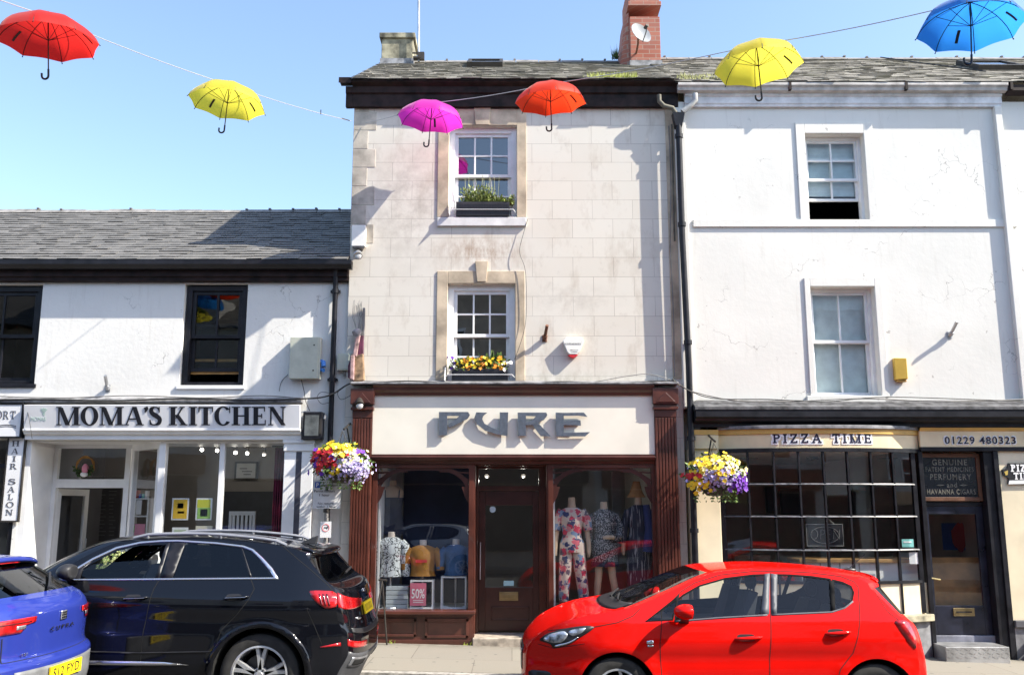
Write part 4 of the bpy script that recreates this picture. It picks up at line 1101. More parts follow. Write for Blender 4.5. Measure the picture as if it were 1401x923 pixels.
mb = MB(); mb.plan([(x, bow(x) - .02) for x in xs] + [(BX1, YW + .1), (BX0, YW + .1)], zg - .2, zsl - .09); mb.build('bow_plinth', mat('grey painted plinth', (.20, .20, .21), .7, var=.35, scale=5), Wb)
# right fascia
fx0, fx1 = BX1 + .002, 12
z0_, z1_ = zW(611, YW - .05), zW(585, YW - .05)
MB().side([(YW, z0_), (YW - .05, z0_), (YW - .05, z1_), (YW, z1_)], fx0, fx1).build('fascia', M_fascia, Wb)
MB().side([(YW, z1_ - .045), (YW - .06, z1_ - .045), (YW - .09, z1_ - .001), (YW, z1_ - .001)], fx0, fx1).build('ochre_moulding', M_ochre, Wb)
MB().side([(YW, z0_ - .06), (YW - .06, z0_ - .06), (YW - .06, z0_ - .002), (YW, z0_ - .002)], fx0, fx1).build('fascia_bead', M_black, Wb, bevel=.004)
# door case
YDw = YW + .12
da, db = P(1264, 740, YW).x, P(1374, 740, YW).x
zdb = P(1320, 868, YDw).z
zdh = z0_ - .062
mb = MB()
mb.box(da, da + .06, YW - .03, YDw + .06, zg, zdh); mb.box(db - .20, db, YW - .02, YDw + .06, zg, zdh); mb.box(db - .07, db, YW - .05, YW - .02, zg, zdh)
tr = rect(1263, 617, 1362, 686, YDw - .02)
x0, x1 = da + .06, db - .20
DX0, DX1 = x0, x1
mb.box(x0, x1, YDw - .01, YDw + .06, tr[2] - .06, tr[2]); mb.box(x0, x1, YDw - .01, YDw + .06, tr[3], zdh)
dc = mb.build('door_frame', M_black, Wb, bevel=.005)
gl = rect(1276, 703, 1350, 828, YDw)
gl = (x0 + .09, x1 - .10, gl[2], gl[3])
zdt = tr[2] - .062
mb = MB()
mb.box(x0 + .004, gl[0], YDw, YDw + .045, zdb, zdt); mb.box(gl[1], x1 - .004, YDw, YDw + .045, zdb, zdt); mb.box(gl[0], gl[1], YDw + .001, YDw + .045, gl[3], zdt); mb.box(gl[0], gl[1], YDw + .001, YDw + .045, zdb, gl[2])
dw = mb.build('door', mat('dark navy door paint', (.018, .02, .035), .3, var=.3), Wb, bevel=.004)
MB().quad((gl[0], YDw + .02, gl[2]), (gl[1], YDw + .02, gl[2]), (gl[1], YDw + .02, gl[3]), (gl[0], YDw + .02, gl[3])).build('pane', G_shop, dw)
lb = rect(1304, 831, 1333, 842, YDw); MB().box(lb[0], lb[1], YDw - .012, YDw, lb[2], lb[3]).build('letterbox', M_brass, dw, bevel=.004)
MB().box(lb[0] + .04, lb[1] - .04, YDw - .016, YDw - .0121, lb[2] + .045, lb[3] - .045).build('letterbox_slot', M_dark, dw)
hz = P(1280, 790, YDw).z; mb = MB(); mb.box(x0 + .025, x0 + .06, YDw - .01, YDw, hz - .1, hz + .1); mb.tube([(x0 + .042, YDw - .01, hz), (x0 + .042, YDw - .05, hz), (x0 + .16, YDw - .05, hz - .02)], .012, 8); mb.build('handle', mat('bright brass', (.6, .45, .2), .25, .9, var=.2), dw)
MB().box(x0, x1, YDw - .04, YDw + .1, zdb - .14, zdb - .004).build('threshold', mat('painted threshold', (.24, .25, .30), .5, var=.2), Wb, bevel=.005)
stp = rect(1293, 884, 1380, 904, YW - .35)
M_chk = mat('checker plate', (.42, .42, .42), .45, .7, var=.25, scale=4)
mb = MB(); mb.box(stp[0], stp[1], YW - .38, YDw - .045, zg, stp[3]); so_ = mb.build('doorstep', M_chk, Wb, bevel=.006)
mb = MB(); nx = 14
for i in range(nx):
    for j in range(3):
        x = stp[0] + (i + .5) * (stp[1] - stp[0]) / nx; z = stp[3] - .03 - j * .05; s = .022 * (1 if (i + j) % 2 else -1)
        mb.front([(x - .02, z - s * .5), (x - .014, z - s * .5 - .006), (x + .02, z + s * .5), (x + .014, z + s * .5 + .006)], YW - .384, .005)
mb.build('tread_pattern', M_chk, so_)
room(Wb, BX0 - .05, db + .3, zdb - .05, zsf - .1, YW + .33, YW + 4.5, mat('brown takeaway wall', (.66, .57, .50), .9, var=.15, scale=1), floor=M_floorw)
mb = MB(); mb.plan([(x, bow(x) + .055) for x in xs] + [(BX1, YW + 4.4), (BX0, YW + 4.4)], zfb - .004, zfb + .02); mb.build('bow_ceiling', mat('bow ceiling', (.75, .65, .58), .8), Wb)
# cream wall right of the door
YR = YW - .02
MB().box(db + .002, 12, YR, YW + .3, zg, zdh + .2).build('shop_wall', M_pcream, Wb)
zr0, zr1 = P(1385, 858, YR - .04).z, P(1385, 848, YR - .04).z
MB().box(db + .01, 12, YR - .06, YR - .001, zr0, zr1).build('plinth_rail', mat('dark grey rail', (.10, .10, .11), .5), Wb, bevel=.01)
MB().box(db + .011, 12, YR - .025, YR - .001, zg - .2, zr0 - .002).build('plinth', MATS['grey painted plinth'], Wb)
mb = MB()
for k in range(40):
    mb.blob((db + .12 + rnd.random() * .9, YR - .08 - rnd.random() * .08, gz(7.2) + .12 + rnd.random() * .28), rnd.uniform(.03, .07), rnd.uniform(.03, .06), rnd.uniform(.025, .05), 8, 5, .4, k)
tag(mb.build('stone_pile', mat('rounded wall stones', (.30, .22, .17), .85, var=.5, scale=9), None, smooth=True), 'low bank of rounded brown stones at the foot of the cream wall', 'stones')
# ================================================================== cars
def car_paint(name, col, **k):
    m = metal_paint(name, col, **k)
    t = m.node_tree; b = t.nodes['Principled BSDF']; out = t.nodes['Material Output']
    d = N(t, 'BsdfDiffuse'); d.inputs[0].default_value = (.02, .02, .022, 1)
    g = N(t, 'NewGeometry'); mx = N(t, 'MixShader')
    t.links.new(g.outputs['Backfacing'], mx.inputs[0]); t.links.new(b.outputs[0], mx.inputs[1]); t.links.new(d.outputs[0], mx.inputs[2]); t.links.new(mx.outputs[0], out.inputs[0])
    return m
M_rubber = mat('tyre rubber', (.028, .027, .026), .8, var=.3, scale=12)
M_alloy = mat('silver alloy', (.72, .73, .75), .32, .7, var=.08)
M_alloyd = mat('dark brake metal', (.08, .08, .085), .5, .6, var=.2)
M_trim = mat('black plastic trim', (.02, .02, .022), .45, var=.2)
M_matt = mat('matt black seal', (.012, .012, .013), .9, var=0, spec=.1)
M_gap = mat('panel gap', (.006, .006, .006), .9, var=0)
M_seat = mat('charcoal seat cloth', (.035, .037, .045), .85, var=.2)
M_chrome = mat('satin chrome', (.75, .76, .8), .22, .9, var=0)
M_redlens = mat('red lamp lens', (.42, .008, .010), .12, var=.35, scale=14, coat=1)
M_clearlens = mat('headlamp internals', (.5, .53, .58), .12, .6, var=.5, scale=16, coat=1)
M_plate = mat('yellow number plate', (.85, .62, .01), .45, var=.03)
M_under = mat('black underbody', (.01, .01, .01), .9, var=0)
def cat(p, i, q):
    n = len(p); g = [p[max(i - 1, 0)], p[i], p[min(i + 1, n - 1)], p[min(i + 2, n - 1)]]
    r = []
    for d in range(2):
        m1 = (g[2][d] - g[0][d]) * .5; m2 = (g[3][d] - g[1][d]) * .5
        h = g[2][d] - g[1][d]
        if abs(h) < 1e-9: m1 = m2 = 0
        else:       # monotone-ish limiting keeps corners tight
            m1 = max(min(m1 / h, 2), -.5) * h; m2 = max(min(m2 / h, 2), -.5) * h
        q2, q3 = q * q, q ** 3
        r.append((2 * q3 - 3 * q2 + 1) * g[1][d] + (q3 - 2 * q2 + q) * m1 + (-2 * q3 + 3 * q2) * g[2][d] + (q3 - q2) * m2)
    return r
def inpoly(p, poly):
    x, y = p; c = False; j = len(poly) - 1
    for i in range(len(poly)):
        a, b = poly[i], poly[j]
        if (a[1] > y) != (b[1] > y) and x < (b[0] - a[0]) * (y - a[1]) / (b[1] - a[1]) + a[0]: c = not c
        j = i
    return c
def densify(poly, step, closed=True):
    out = []
    n = len(poly)
    for i in range(n if closed else n - 1):
        a, b = poly[i], poly[(i + 1) % n]
        k = max(1, int(math.hypot(b[0] - a[0], b[1] - a[1]) / step))
        out += [(a[0] + (b[0] - a[0]) * s / k, a[1] + (b[1] - a[1]) * s / k) for s in range(k)]
    if not closed: out.append(poly[-1])
    return out
def roundpoly(poly, it=2):
    for _ in range(it):
        o = []
        for i in range(len(poly)):
            a, b = poly[i], poly[(i + 1) % len(poly)]
            o += [(a[0] * .82 + b[0] * .18, a[1] * .82 + b[1] * .18), (a[0] * .18 + b[0] * .82, a[1] * .18 + b[1] * .82)]
        poly = o
    return poly
def grow(poly, d):
    n = len(poly); ar = sum(poly[i][0] * poly[(i + 1) % n][1] - poly[(i + 1) % n][0] * poly[i][1] for i in range(n)); s = 1 if ar > 0 else -1
    o = []
    for i in range(n):
        p, a, b = Vector(poly[i]), Vector(poly[i - 1]), Vector(poly[(i + 1) % n])
        e1 = (p - a).normalized(); e2 = (b - p).normalized()
        n1 = Vector((e1.y, -e1.x)) * s; n2 = Vector((e2.y, -e2.x)) * s; m = n1 + n2
        m = m / max(m.length_squared / 2, .5) if m.length > 1e-6 else n1
        o.append(tuple(p + m * d))
    return o
def cdt(polys, inner_step, box):
    vs, es = [], []
    key = {}
    def vid(p):
        k = (round(p[0], 5), round(p[1], 5))
        if k not in key: key[k] = len(vs); vs.append(Vector(p))
        return key[k]
    for poly in polys:
        ids = [vid(p) for p in poly]
        es += [(ids[i], ids[(i + 1) % len(ids)]) for i in range(len(ids)) if ids[i] != ids[(i + 1) % len(ids)]]
    nb = len(vs); cell = {}
    for v in vs[:nb]: cell.setdefault((int(v.x / inner_step), int(v.y / inner_step)), []).append(v)
    x0, x1, y0, y1 = box; y = y0; r = 0
    while y < y1:
        x = x0 + (inner_step / 2 if r % 2 else 0)
        while x < x1:
            ci = (int(x / inner_step), int(y / inner_step)); ok = True
            for a in (-1, 0, 1):
                for b in (-1, 0, 1):
                    for v in cell.get((ci[0] + a, ci[1] + b), ()):
                        if (v.x - x) ** 2 + (v.y - y) ** 2 < (.55 * inner_step) ** 2: ok = False
            if ok: vs.append(Vector((x, y)))
            x += inner_step
        y += inner_step * .87; r += 1
    v2, _, f2, *_ = delaunay_2d_cdt(vs, es, [], 0, 1e-6)
    return v2, f2
class Car:
    def __init__(s, name, label, group, xc, yc, hw, paint, L, spec):
        s.root = thing(name, label, 'car', (xc, yc, gz(xc)), group)
        s.root['local'] = 1
        s.root.rotation_euler = (0, math.atan(-SLOPE), 0)
        s.M = Matrix.Translation(s.root.location) @ Matrix.Rotation(math.atan(-SLOPE), 4, 'Y')
        s.Mi = s.M.inverted(); s.hw = hw; s.paint = paint; s.yc = yc; s.sp = spec
        s.xf, s.xr = -L / 2, L / 2
    def S(s, x, z):
        k = s.sp; W = s.hw
        d = max(0, 1 - (x - s.xf) / k.get('lf', 1.0)); W -= k.get('tf', .2) * d ** 2.2
        d = max(0, 1 - (s.xr - x) / k.get('lr', .8)); W -= k.get('tr', .16) * d ** 2.2
        if z < .5: W -= .07 * ((.5 - z) / .3) ** 2
        zc = k['crease'](x)
        W -= .012 * math.exp(-((z - (zc - .16)) / .07) ** 2)            # hollow under the shoulder line
        e = .02; u = (z - zc)
        W -= k.get('l1', .22) * (.5 * (u + math.sqrt(u * u + e * e)))
        u = z - k['belt'](x); e = .05
        W -= k.get('l2', .36) * (.5 * (u + math.sqrt(u * u + e * e)) - .012)
        for wx in k['wheels']:
            r = math.hypot(x - wx, z - k['wr'])
            W += .016 * math.exp(-((r - k['ar'] - .01) / .07) ** 2)
        return max(W, .05)
    def loc(s, px, py, Y):
        v = s.Mi @ P(px, py, Y); return v.x, v.z
    def side(s, px, py):
        S = s.hw
        for _ in range(4):
            x, z = s.loc(px, py, s.yc - S); S = s.S(x, z)
        return x, z
    def sides(s, pts): return [s.side(*p) for p in pts]
    def mesh(s, name, vs, fs, ns, m, parent=None, solid=0):
        me = bpy.data.meshes.new(name); me.from_pydata(vs, [], fs); me.materials.append(m)
        me.polygons.foreach_set('use_smooth', [True] * len(fs)); me.update()
        if ns: me.normals_split_custom_set_from_vertices(ns)
        o = bpy.data.objects.new(name, me); COL.objects.link(o); o.parent = parent or s.root
        if solid:
            q = o.modifiers.new('thick', 'SOLIDIFY'); q.thickness = solid; q.offset = -1
        return o
    def sn(s, x, z, sg):
        h = .004
        n = Vector((-(s.S(x + h, z) - s.S(x - h, z)) / (2 * h), 1, -(s.S(x, z + h) - s.S(x, z - h)) / (2 * h))).normalized()
        return Vector((n.x, sg * n.y, n.z))
    def lift(s, name, v2, tris, sg, off, m, parent=None, solid=0):
        used = sorted({i for t in tris for i in t}); mp = {i: k for k, i in enumerate(used)}
        vs, ns = [], []
        for i in used:
            x, z = v2[i]; n = s.sn(x, z, sg); vs.append(Vector((x, sg * s.S(x, z), z)) + n * off); ns.append(n)
        fs = []
        for t in tris:
            a, b, c = [v2[i] for i in t]; ccw = (b[0] - a[0]) * (c[1] - a[1]) - (b[1] - a[1]) * (c[0] - a[0]) > 0
            t = [mp[i] for i in t]
            fs.append(t if ccw == (sg < 0) else t[::-1])
        return s.mesh(name, vs, fs, ns, m, parent, solid)
    def sidepatch(s, name, poly, m, off=.003, parent=None, both=True, solid=.004, step=.05, sgs=(-1, 1)):
        poly = densify(poly, step)
        xs = [p[0] for p in poly]; ys = [p[1] for p in poly]
        v2, f2 = cdt([poly], step, (min(xs), max(xs), min(ys), max(ys)))
        tr = [f for f in f2 if inpoly(((v2[f[0]].x + v2[f[1]].x + v2[f[2]].x) / 3, (v2[f[0]].y + v2[f[1]].y + v2[f[2]].y) / 3), poly)]
        r = None
        for sg in (sgs if both else (-1,)):
            p = parent[sg] if isinstance(parent, dict) else parent
            o = s.lift(name, v2, tr, sg, off, m, p, solid)
            r = r or o
        return r
    def ribbon(s, pts, w, closed=False):
        L, Rr = [], []
        n = len(pts)
        for i in range(n):
            a = Vector(pts[max(i - 1, 0)]); b = Vector(pts[min(i + 1, n - 1)]); t = (b - a).normalized(); q = Vector((-t.y, t.x)) * w / 2
            L.append(tuple(Vector(pts[i]) + q)); Rr.append(tuple(Vector(pts[i]) - q))
        return L + Rr[::-1]
    # ---- top sheet
    def prep(s, Cp, Ep):
        s.C, s.E = Cp, Ep
    def top(s, u, t):
        i = min(int(u), len(s.C) - 2); q = u - i
        c = cat(s.C, i, q); e = cat(s.E, i, q)
        yE = s.S(e[0], e[1]); n = s.sp.get('n', 2.7)
        b = 1 - (max(0, 1 - abs(t) ** n)) ** (1 / n)
        b = b * .8 + .2 * abs(t) ** 2
        return Vector((c[0] + (e[0] - c[0]) * b, t * yE, c[1] + (e[1] - c[1]) * b))
    def tnorm(s, u, t):
        h = .01; U = len(s.C) - 1
        tt = max(-.985, min(.985, t))
        a = s.top(min(u + h, U), tt) - s.top(max(u - h, 0), tt); b = s.top(u, min(tt + h, 1)) - s.top(u, max(tt - h, -1))
        n = a.cross(b)
        return n.normalized() if n.length > 1e-9 else Vector((0, 0, 1))
    def toppatch(s, name, u0, u1, t0, t1, m, off=.004, nu=10, ntt=10, parent=None, solid=.006, shape=None):
        vs, ns, fs = [], [], []
        for i in range(nu + 1):
            for j in range(ntt + 1):
                u = u0 + (u1 - u0) * i / nu; f = j / ntt
                if shape:
                    ua, ub = shape(f); u = ua + (ub - ua) * i / nu
                t = t0 + (t1 - t0) * f
                n = s.tnorm(u, t); vs.append(s.top(u, t) + n * off); ns.append(n)
        k = ntt + 1
        for i in range(nu):
            for j in range(ntt): fs.append((i * k + j, i * k + j + 1, (i + 1) * k + j + 1, (i + 1) * k + j))
        a, b, c = (vs[i] for i in fs[0][:3])
        if (b - a).cross(c - a).dot(ns[0]) < 0: fs = [f[::-1] for f in fs]
        return s.mesh(name, vs, fs, ns, m, parent, solid)
    def shell(s, glassy, tw=.955, doors=(), windows=(), glassm=None, sub=6):
        """top sheet with holes for glassy (name,u0,u1,material), side sheets with holes for windows and separate doors"""
        U = len(s.C) - 1
        us = [i / sub for i in range(U * sub + 1)]
        th = sorted(set([math.sin(math.pi / 2 * k / 12) for k in range(13)] + [tw] + [g[4] for g in glassy if len(g) > 4]))
        ts = [-t for t in th[::-1] if t > 0] + th
        vs = [s.top(u, t) for u in us for t in ts]; ns = [s.tnorm(u, t) for u in us for t in ts]
        k = len(ts); body = []
        for i in range(len(us) - 1):
            for j in range(k - 1):
                um = (us[i] + us[i + 1]) / 2; tm = abs(ts[j] + ts[j + 1]) / 2
                if any(g[1] < um < g[2] and tm < (g[4] if len(g) > 4 else tw) for g in glassy): continue
                body.append((i * k + j, (i + 1) * k + j, (i + 1) * k + j + 1, i * k + j + 1))
        a, b, c = (vs[i] for i in body[len(body) // 2][:3])
        if (b - a).cross(c - a).dot(ns[body[len(body) // 2][0]]) < 0: body = [f[::-1] for f in body]
        # side sheet
        kk = s.sp; E = []
        for i in range(U):
            for q in range(4): E.append(tuple(cat(s.E, i, q / 4)))
        E.append(tuple(s.E[-1]))
        zs = kk['sill']; bot = [(s.E[-1][0], s.E[-1][1])]
        for wx in sorted(kk['wheels'], reverse=True):
            r = kk['ar']; dz = zs - kk['wr']; dx = math.sqrt(max(r * r - dz * dz, .001)); a0 = math.atan2(dz, dx); a1 = math.pi - a0
            bot += [(wx + r * math.cos(a0 + (a1 - a0) * i / 26), kk['wr'] + r * math.sin(a0 + (a1 - a0) * i / 26)) for i in range(27)]
        outline = densify(E + [p for p in bot[1:]], .06)
        allp = [outline] + [densify(w[1], .04) for w in windows] + [densify(d[1], .05) for d in doors]
        xs = [p[0] for p in outline]; ys = [p[1] for p in outline]
        v2, f2 = cdt(allp, .055, (min(xs), max(xs), min(ys), max(ys)))
        sets = {'body': []}
        for f in f2:
            c = (sum(v2[i].x for i in f) / 3, sum(v2[i].y for i in f) / 3)
            if not inpoly(c, outline) or any(inpoly(c, w[1]) for w in windows): continue
            for d in doors:
                if inpoly(c, d[1]): sets.setdefault(d[0], []).append(f); break
            else: sets['body'].append(f)
        # one body mesh: top sheet + both sides + wheel wells
        bv, bn, bf = list(vs), list(ns), list(body)
        for sg in (-1, 1):
            used = sorted({i for t in sets['body'] for i in t}); mp = {i: n_ + len(bv) for n_, i in enumerate(used)}
            for i in used: bv.append(Vector((v2[i].x, sg * s.S(v2[i].x, v2[i].y), v2[i].y))); bn.append(s.sn(v2[i].x, v2[i].y, sg))
            for t in sets['body']:
                a, b, c = [v2[i] for i in t]; ccw = (b.x - a.x) * (c.y - a.y) - (b.y - a.y) * (c.x - a.x) > 0
                q = [mp[i] for i in t]; bf.append(q if ccw == (sg < 0) else q[::-1])
        s.body = s.mesh('body', bv, bf, bn, s.paint)
        s.door = {}
        for d in doors:
            for sg in (-1, 1):
                o = s.lift('door', [tuple(p) for p in v2], sets.get(d[0], []), sg, 0, s.paint); s.door.setdefault(d[0], {})[sg] = o
        for w in windows:
            for sg in (-1, 1):
                poly = w[2] if len(w) > 2 and w[2] and sg < 0 else w[1]
                par = s.door[w[3]][sg] if len(w) > 3 and w[3] else s.body
                s.sidepatch('window', poly, w[4], -.004, par, solid=0, sgs=(sg,))
        for g in glassy: s.toppatch(g[0], g[1], g[2], -(g[4] if len(g) > 4 else tw), (g[4] if len(g) > 4 else tw), g[3], -.002, 10, 40, solid=0)
        mb = MB()
        for sg in (-1, 1):      # wheel wells and sills
            for wx in kk['wheels']:
                r = kk['ar'] + .002; n_ = 24
                for i in range(n_):
                    p = [(wx + r * math.cos(a), kk['wr'] + r * math.sin(a)) for a in (math.pi * (i / n_ * 1.2 - .1), math.pi * ((i + 1) / n_ * 1.2 - .1))]
                    (xa, za), (xb, zb) = p
                    mb.quad((xa, sg * (s.S(xa, max(za, .2)) - .004), za), (xb, sg * (s.S(xb, max(zb, .2)) - .004), zb), (xb, sg * .45, zb), (xa, sg * .45, za))
                mb.quad((wx - r, sg * .46, 0.1), (wx + r, sg * .46, .1), (wx + r, sg * .46, kk['wr'] + r), (wx - r, sg * .46, kk['wr'] + r))
        x0, x1 = s.E[0][0], s.E[-1][0]
        mb.box(x0 + .1, x1 - .1, -s.hw + .25, s.hw - .25, zs - .03, zs + .12)
        mb.build('underbody', M_under, s.root)
    def cabin(s, x0, x1, zb, seats, headroom, m=None):
        mb = MB(); n = 14
        xs = [x0 + (x1 - x0) * i / n for i in range(n + 1)]
        for a, b in zip(xs, xs[1:]):
            ya, yb = s.S(a, zb) - .03, s.S(b, zb) - .03
            mb.quad((a, -ya, zb), (b, -yb, zb), (b, yb, zb), (a, ya, zb))
            for sg in (-1, 1): mb.quad((a, sg * ya, zb), (b, sg * yb, zb), (b, sg * (yb - .02), zb + .07), (a, sg * (ya - .02), zb + .07))
        mb.side([(-.6, zb), (-.6, zb + .1), (.6, zb + .1), (.6, zb)], x0 - .05, x0 + .35)
        mb.build('interior', M_trim, s.root)
        for sx, sy, h in seats:
            q = MB(); q.hexa([(sx - .06, sy - .23, zb - .1), (sx + .08, sy - .23, zb - .1), (sx + .08, sy + .23, zb - .1), (sx - .06, sy + .23, zb - .1), (sx + .08, sy - .18, zb + h), (sx + .18, sy - .18, zb + h), (sx + .18, sy + .18, zb + h), (sx + .08, sy + .18, zb + h)])
            q.blob((sx + .15, sy, zb + h + .10), .055, .13, .085, 12, 8)
            q.tube([(sx + .13, sy - .05, zb + h - .02), (sx + .14, sy - .05, zb + h + .06)], .008, 6); q.tube([(sx + .13, sy + .05, zb + h - .02), (sx + .14, sy + .05, zb + h + .06)], .008, 6)
            q.build('seat', M_seat, s.root, bevel=.02)
        q = MB(); c = Vector((x0 + .42, -.36 * -1, zb + .1)); tl = [c + Vector((math.cos(a) * .06, math.sin(a) * .18, math.sin(a) * 0 + math.cos(a) * .17)) for a in [k * math.pi / 10 for k in range(21)]]
        q.tube(tl, .016, 8); q.tube([c, c + Vector((-.2, 0, -.05))], .03, 8); q.build('steering_wheel', M_trim, s.root, smooth=True)
    def wheel(s, x, sg, r, wdt, rim, spokes, kind):
        y = sg * (s.hw - .015 - wdt / 2)
        M = Matrix.Translation((x, y, r)) @ Matrix.Rotation(R(90) * (1 if sg < 0 else -1), 4, 'X')
        h = wdt / 2
        prof = [(rim - .01, -h * .9), (rim + .02, -h), (r - .035, -h * 1.0), (r - .008, -h * .86), (r, -h * .6), (r, h * .6), (r - .008, h * .86), (r - .035, h * 1.0), (rim + .02, h), (rim - .01, h * .9)]
        w_ = MB().lathe(prof, M, 48, True).build('wheel', M_rubber, s.root, smooth=True)
        mb = MB().lathe([(rim + .004, h * .93), (rim - .016, h * .97), (rim - .024, h * .8), (rim - .04, -h * .8), (rim, -h * .8)], M, 48)
        face = h * .78
        for k in range(spokes):
            a0 = 2 * math.pi * k / spokes + .3
            lst = ((-.17, .0), (.17, .0)) if kind == 'double' else ((0, .30),)
            for da, tw in lst:
                wi, wo = (.050, .044) if kind == 'double' else (.045, .035)
                def pt(rad, off, zz, ang): 
                    return M @ Vector((rad * math.cos(ang) - off * math.sin(ang), rad * math.sin(ang) + off * math.cos(ang), zz))
                ns_ = 6; rings = []
                for i in range(ns_ + 1):
                    f = i / ns_; rad = .05 + (rim - .02 - .05) * f; ang = a0 + da * (f ** .6) + tw * f * f; wdd = wi + (wo - wi) * f
                    zt_ = face - .03 * (1 - f) ** 2 * 0 + .012 * math.sin(f * 3.1) * 0
                    rings.append([pt(rad, -wdd / 2, zt_ - .035, ang), pt(rad, wdd / 2, zt_ - .035, ang), pt(rad, wdd * .35, zt_, ang), pt(rad, -wdd * .35, zt_, ang)])
                for a, b in zip(rings, rings[1:]): mb.hexa(a + b)
        mb.lathe([(0, face + .006), (.03, face + .006), (.034, face), (.066, face - .006), (.07, face - .05), (0, face - .05)], M, 24)
        for k in range(5):
            a = 2 * math.pi * (k + .5) / 5 + .3; q = M @ Vector((.05 * math.cos(a), .05 * math.sin(a), face - .01)); q2 = M @ Vector((.05 * math.cos(a), .05 * math.sin(a), face + .004)); 
            mb.mi = 1; mb.tube([q, q2], .011, 8); mb.mi = 0
        mb.build('rim', [M_alloy, M_alloyd], w_, smooth=True)
        MB().lathe([(0, h * .1), (rim * .66, h * .1), (rim * .68, -h * .1), (0, -h * .1)], M, 32).build('brake_disc', M_alloyd, w_, smooth=True)
    def seam(s, pts, w=.007, px=True, parent=None):
        q = s.sides(pts) if px else pts
        q = densify(q, .05, False)
        s.sidepatch('panel_gap', s.ribbon(q, w), M_gap, .0012, parent or s.body, solid=0, step=.05)
    def plate(s, text, u, m, wid=.52, hgt=.111, t=0.0, parent=None):
        c = s.top(u, t); n = s.tnorm(u, t); c = c + n * .012
        y = Vector((0, 1, 0)); up = n.cross(y); up = up if up.z > 0 else -up
        y = up.cross(n) * -1
        y = y if y.y < 0 or True else y
        rt = n.cross(up) * -1          # right as seen from behind
        F = Matrix((( rt.x, -n.x, up.x, c.x), (rt.y, -n.y, up.y, c.y), (rt.z, -n.z, up.z, c.z), (0, 0, 0, 1)))
        mb = MB().box(-wid / 2, wid / 2, -.004, .01, -hgt / 2, hgt / 2); mb.v = [tuple(F @ Vector(v)) for v in mb.v]
        o = mb.build('number_plate', m, s.root)
        if text: 
            text_mesh(text, (-wid * .42, wid * .42, -hgt * .34, hgt * .34), -.005, .002, M_ink, 'lettering', o, rot=F, spacing=1.05, offset=.01)
        return o, F
    def mirror(s, x, z, m, size=(.09, .13, .075), sgs=(-1, 1), drop=.05):
        for sg in sgs:
            y = s.S(x, z - .05); mb = MB()
            mb.blob((x + .0, sg * (y + .15), z + .02), size[0], size[1], size[2], 18, 12)
            vs = []
            for v in mb.v:
                v = Vector(v); 
                if v.x > x + .055: v.x = x + .055
                vs.append(tuple(v))
            mb.v = vs
            o = mb.build('mirror', m, s.root, smooth=True)
            k = MB(); k.hexa([(x - .05, sg * (y - .04), z - .13), (x + .05, sg * (y - .04), z - .13), (x + .05, sg * (y + .02), z - .10), (x - .05, sg * (y + .02), z - .10), (x - .03, sg * (y + .06), z - .07), (x + .03, sg * (y + .06), z - .07), (x + .03, sg * (y + .14), z - .03), (x - .03, sg * (y + .14), z - .03)])
            k.build('mirror_stem', M_trim, o)
    def handle(s, p0, p1, door, m, thick=.035):
        (x0, z0), (x1, z1) = s.side(*p0), s.side(*p1); zc_ = (z0 + z1) / 2; rise = .012
        for sg in (-1, 1):
            n = 12; pts, rs = [], []
            for i in range(n + 1):
                f = i / n; x = x0 + (x1 - x0) * f; z = zc_ - rise + 2 * rise * f
                pts.append((x, sg * (s.S(x, z) + .038 * math.sin(math.pi * min(max(f, .0), 1)) ** .45 - .004), z)); rs.append(thick / 2 * (.55 + .45 * math.sin(math.pi * f) ** .6))
            o = MB().tube(pts, rs, 10).build('handle', m, s.door[door][sg], smooth=True)
            e = [(x0 + (x1 - x0) * (.12 + .5 * f), zc_ + .045 * math.sin(f * 2 * math.pi) * 0 + (.028 if f < .5 else -.028)) for f in (0, .49, .5, .99)]
            s.sidepatch('handle_recess', roundpoly([(x0 + .02, zc_ - .03), (x0 + (x1 - x0) * .72, zc_ - .03), (x0 + (x1 - x0) * .72, zc_ + .034), (x0 + .02, zc_ + .03)], 2), M_trim, .0015, s.door[door], solid=0, sgs=(sg,), step=.03)
Gc_clear = glass('clear car glass', (.90, .93, .92), 1.5, wav=0)
Gc_dark = glass('privacy car glass', (.10, .11, .13), 1.5, wav=0)
Gc_screen = glass('tinted windscreen', (.62, .70, .68), 1.5, wav=0)
# ------------------------------------------------------------------ red hatchback
Pt_red = car_paint('bright red car paint', (.74, .007, .004), rough=.45, coat=.6)
xm = P(988, 800, 9.62).x
k = dict(crease=lambda x: .80 + .035 * x, belt=lambda x: .98 + .035 * x, wheels=(), wr=.31, ar=.365, sill=.2, tf=.26, lf=.9, tr=.2, lr=.7)
car = Car('parked_car', 'bright red five door hatchback parked facing left in front of the takeaway window', 'cars at the kerb', xm, 9.62, .87, Pt_red, 4.02, k)
k['wheels'] = (car.loc(845, 905, 8.8)[0], car.loc(1198, 910, 8.8)[0])
Cpx = [(716, 965), (713, 915), (713, 886), (718, 869), (742, 853), (780, 838), (826, 822), (885, 799), (945, 776), (1000, 771), (1060, 771), (1120, 774.5), (1160, 779.5), (1180, 786), (1183, 793), (1210, 833), (1223, 849), (1231, 880), (1236, 905), (1236, 965)]
Epx = [(728, 965), (722, 918), (723, 893), (729, 877), (748, 860), (795, 843), (868, 829), (922, 806), (972, 783.5), (1010, 779), (1060, 777), (1120, 780.5), (1165, 788), (1187, 797), (1191, 804), (1226, 838), (1243, 853), (1252, 880), (1257, 905), (1255, 965)]
car.prep([car.loc(a, b, 9.62) for a, b in Cpx], car.sides(Epx))
wf = car.sides([(925, 847.5), (1040, 839.5), (1045.5, 787), (1030, 787.5), (993, 792), (958, 802), (935, 815), (927, 822)])
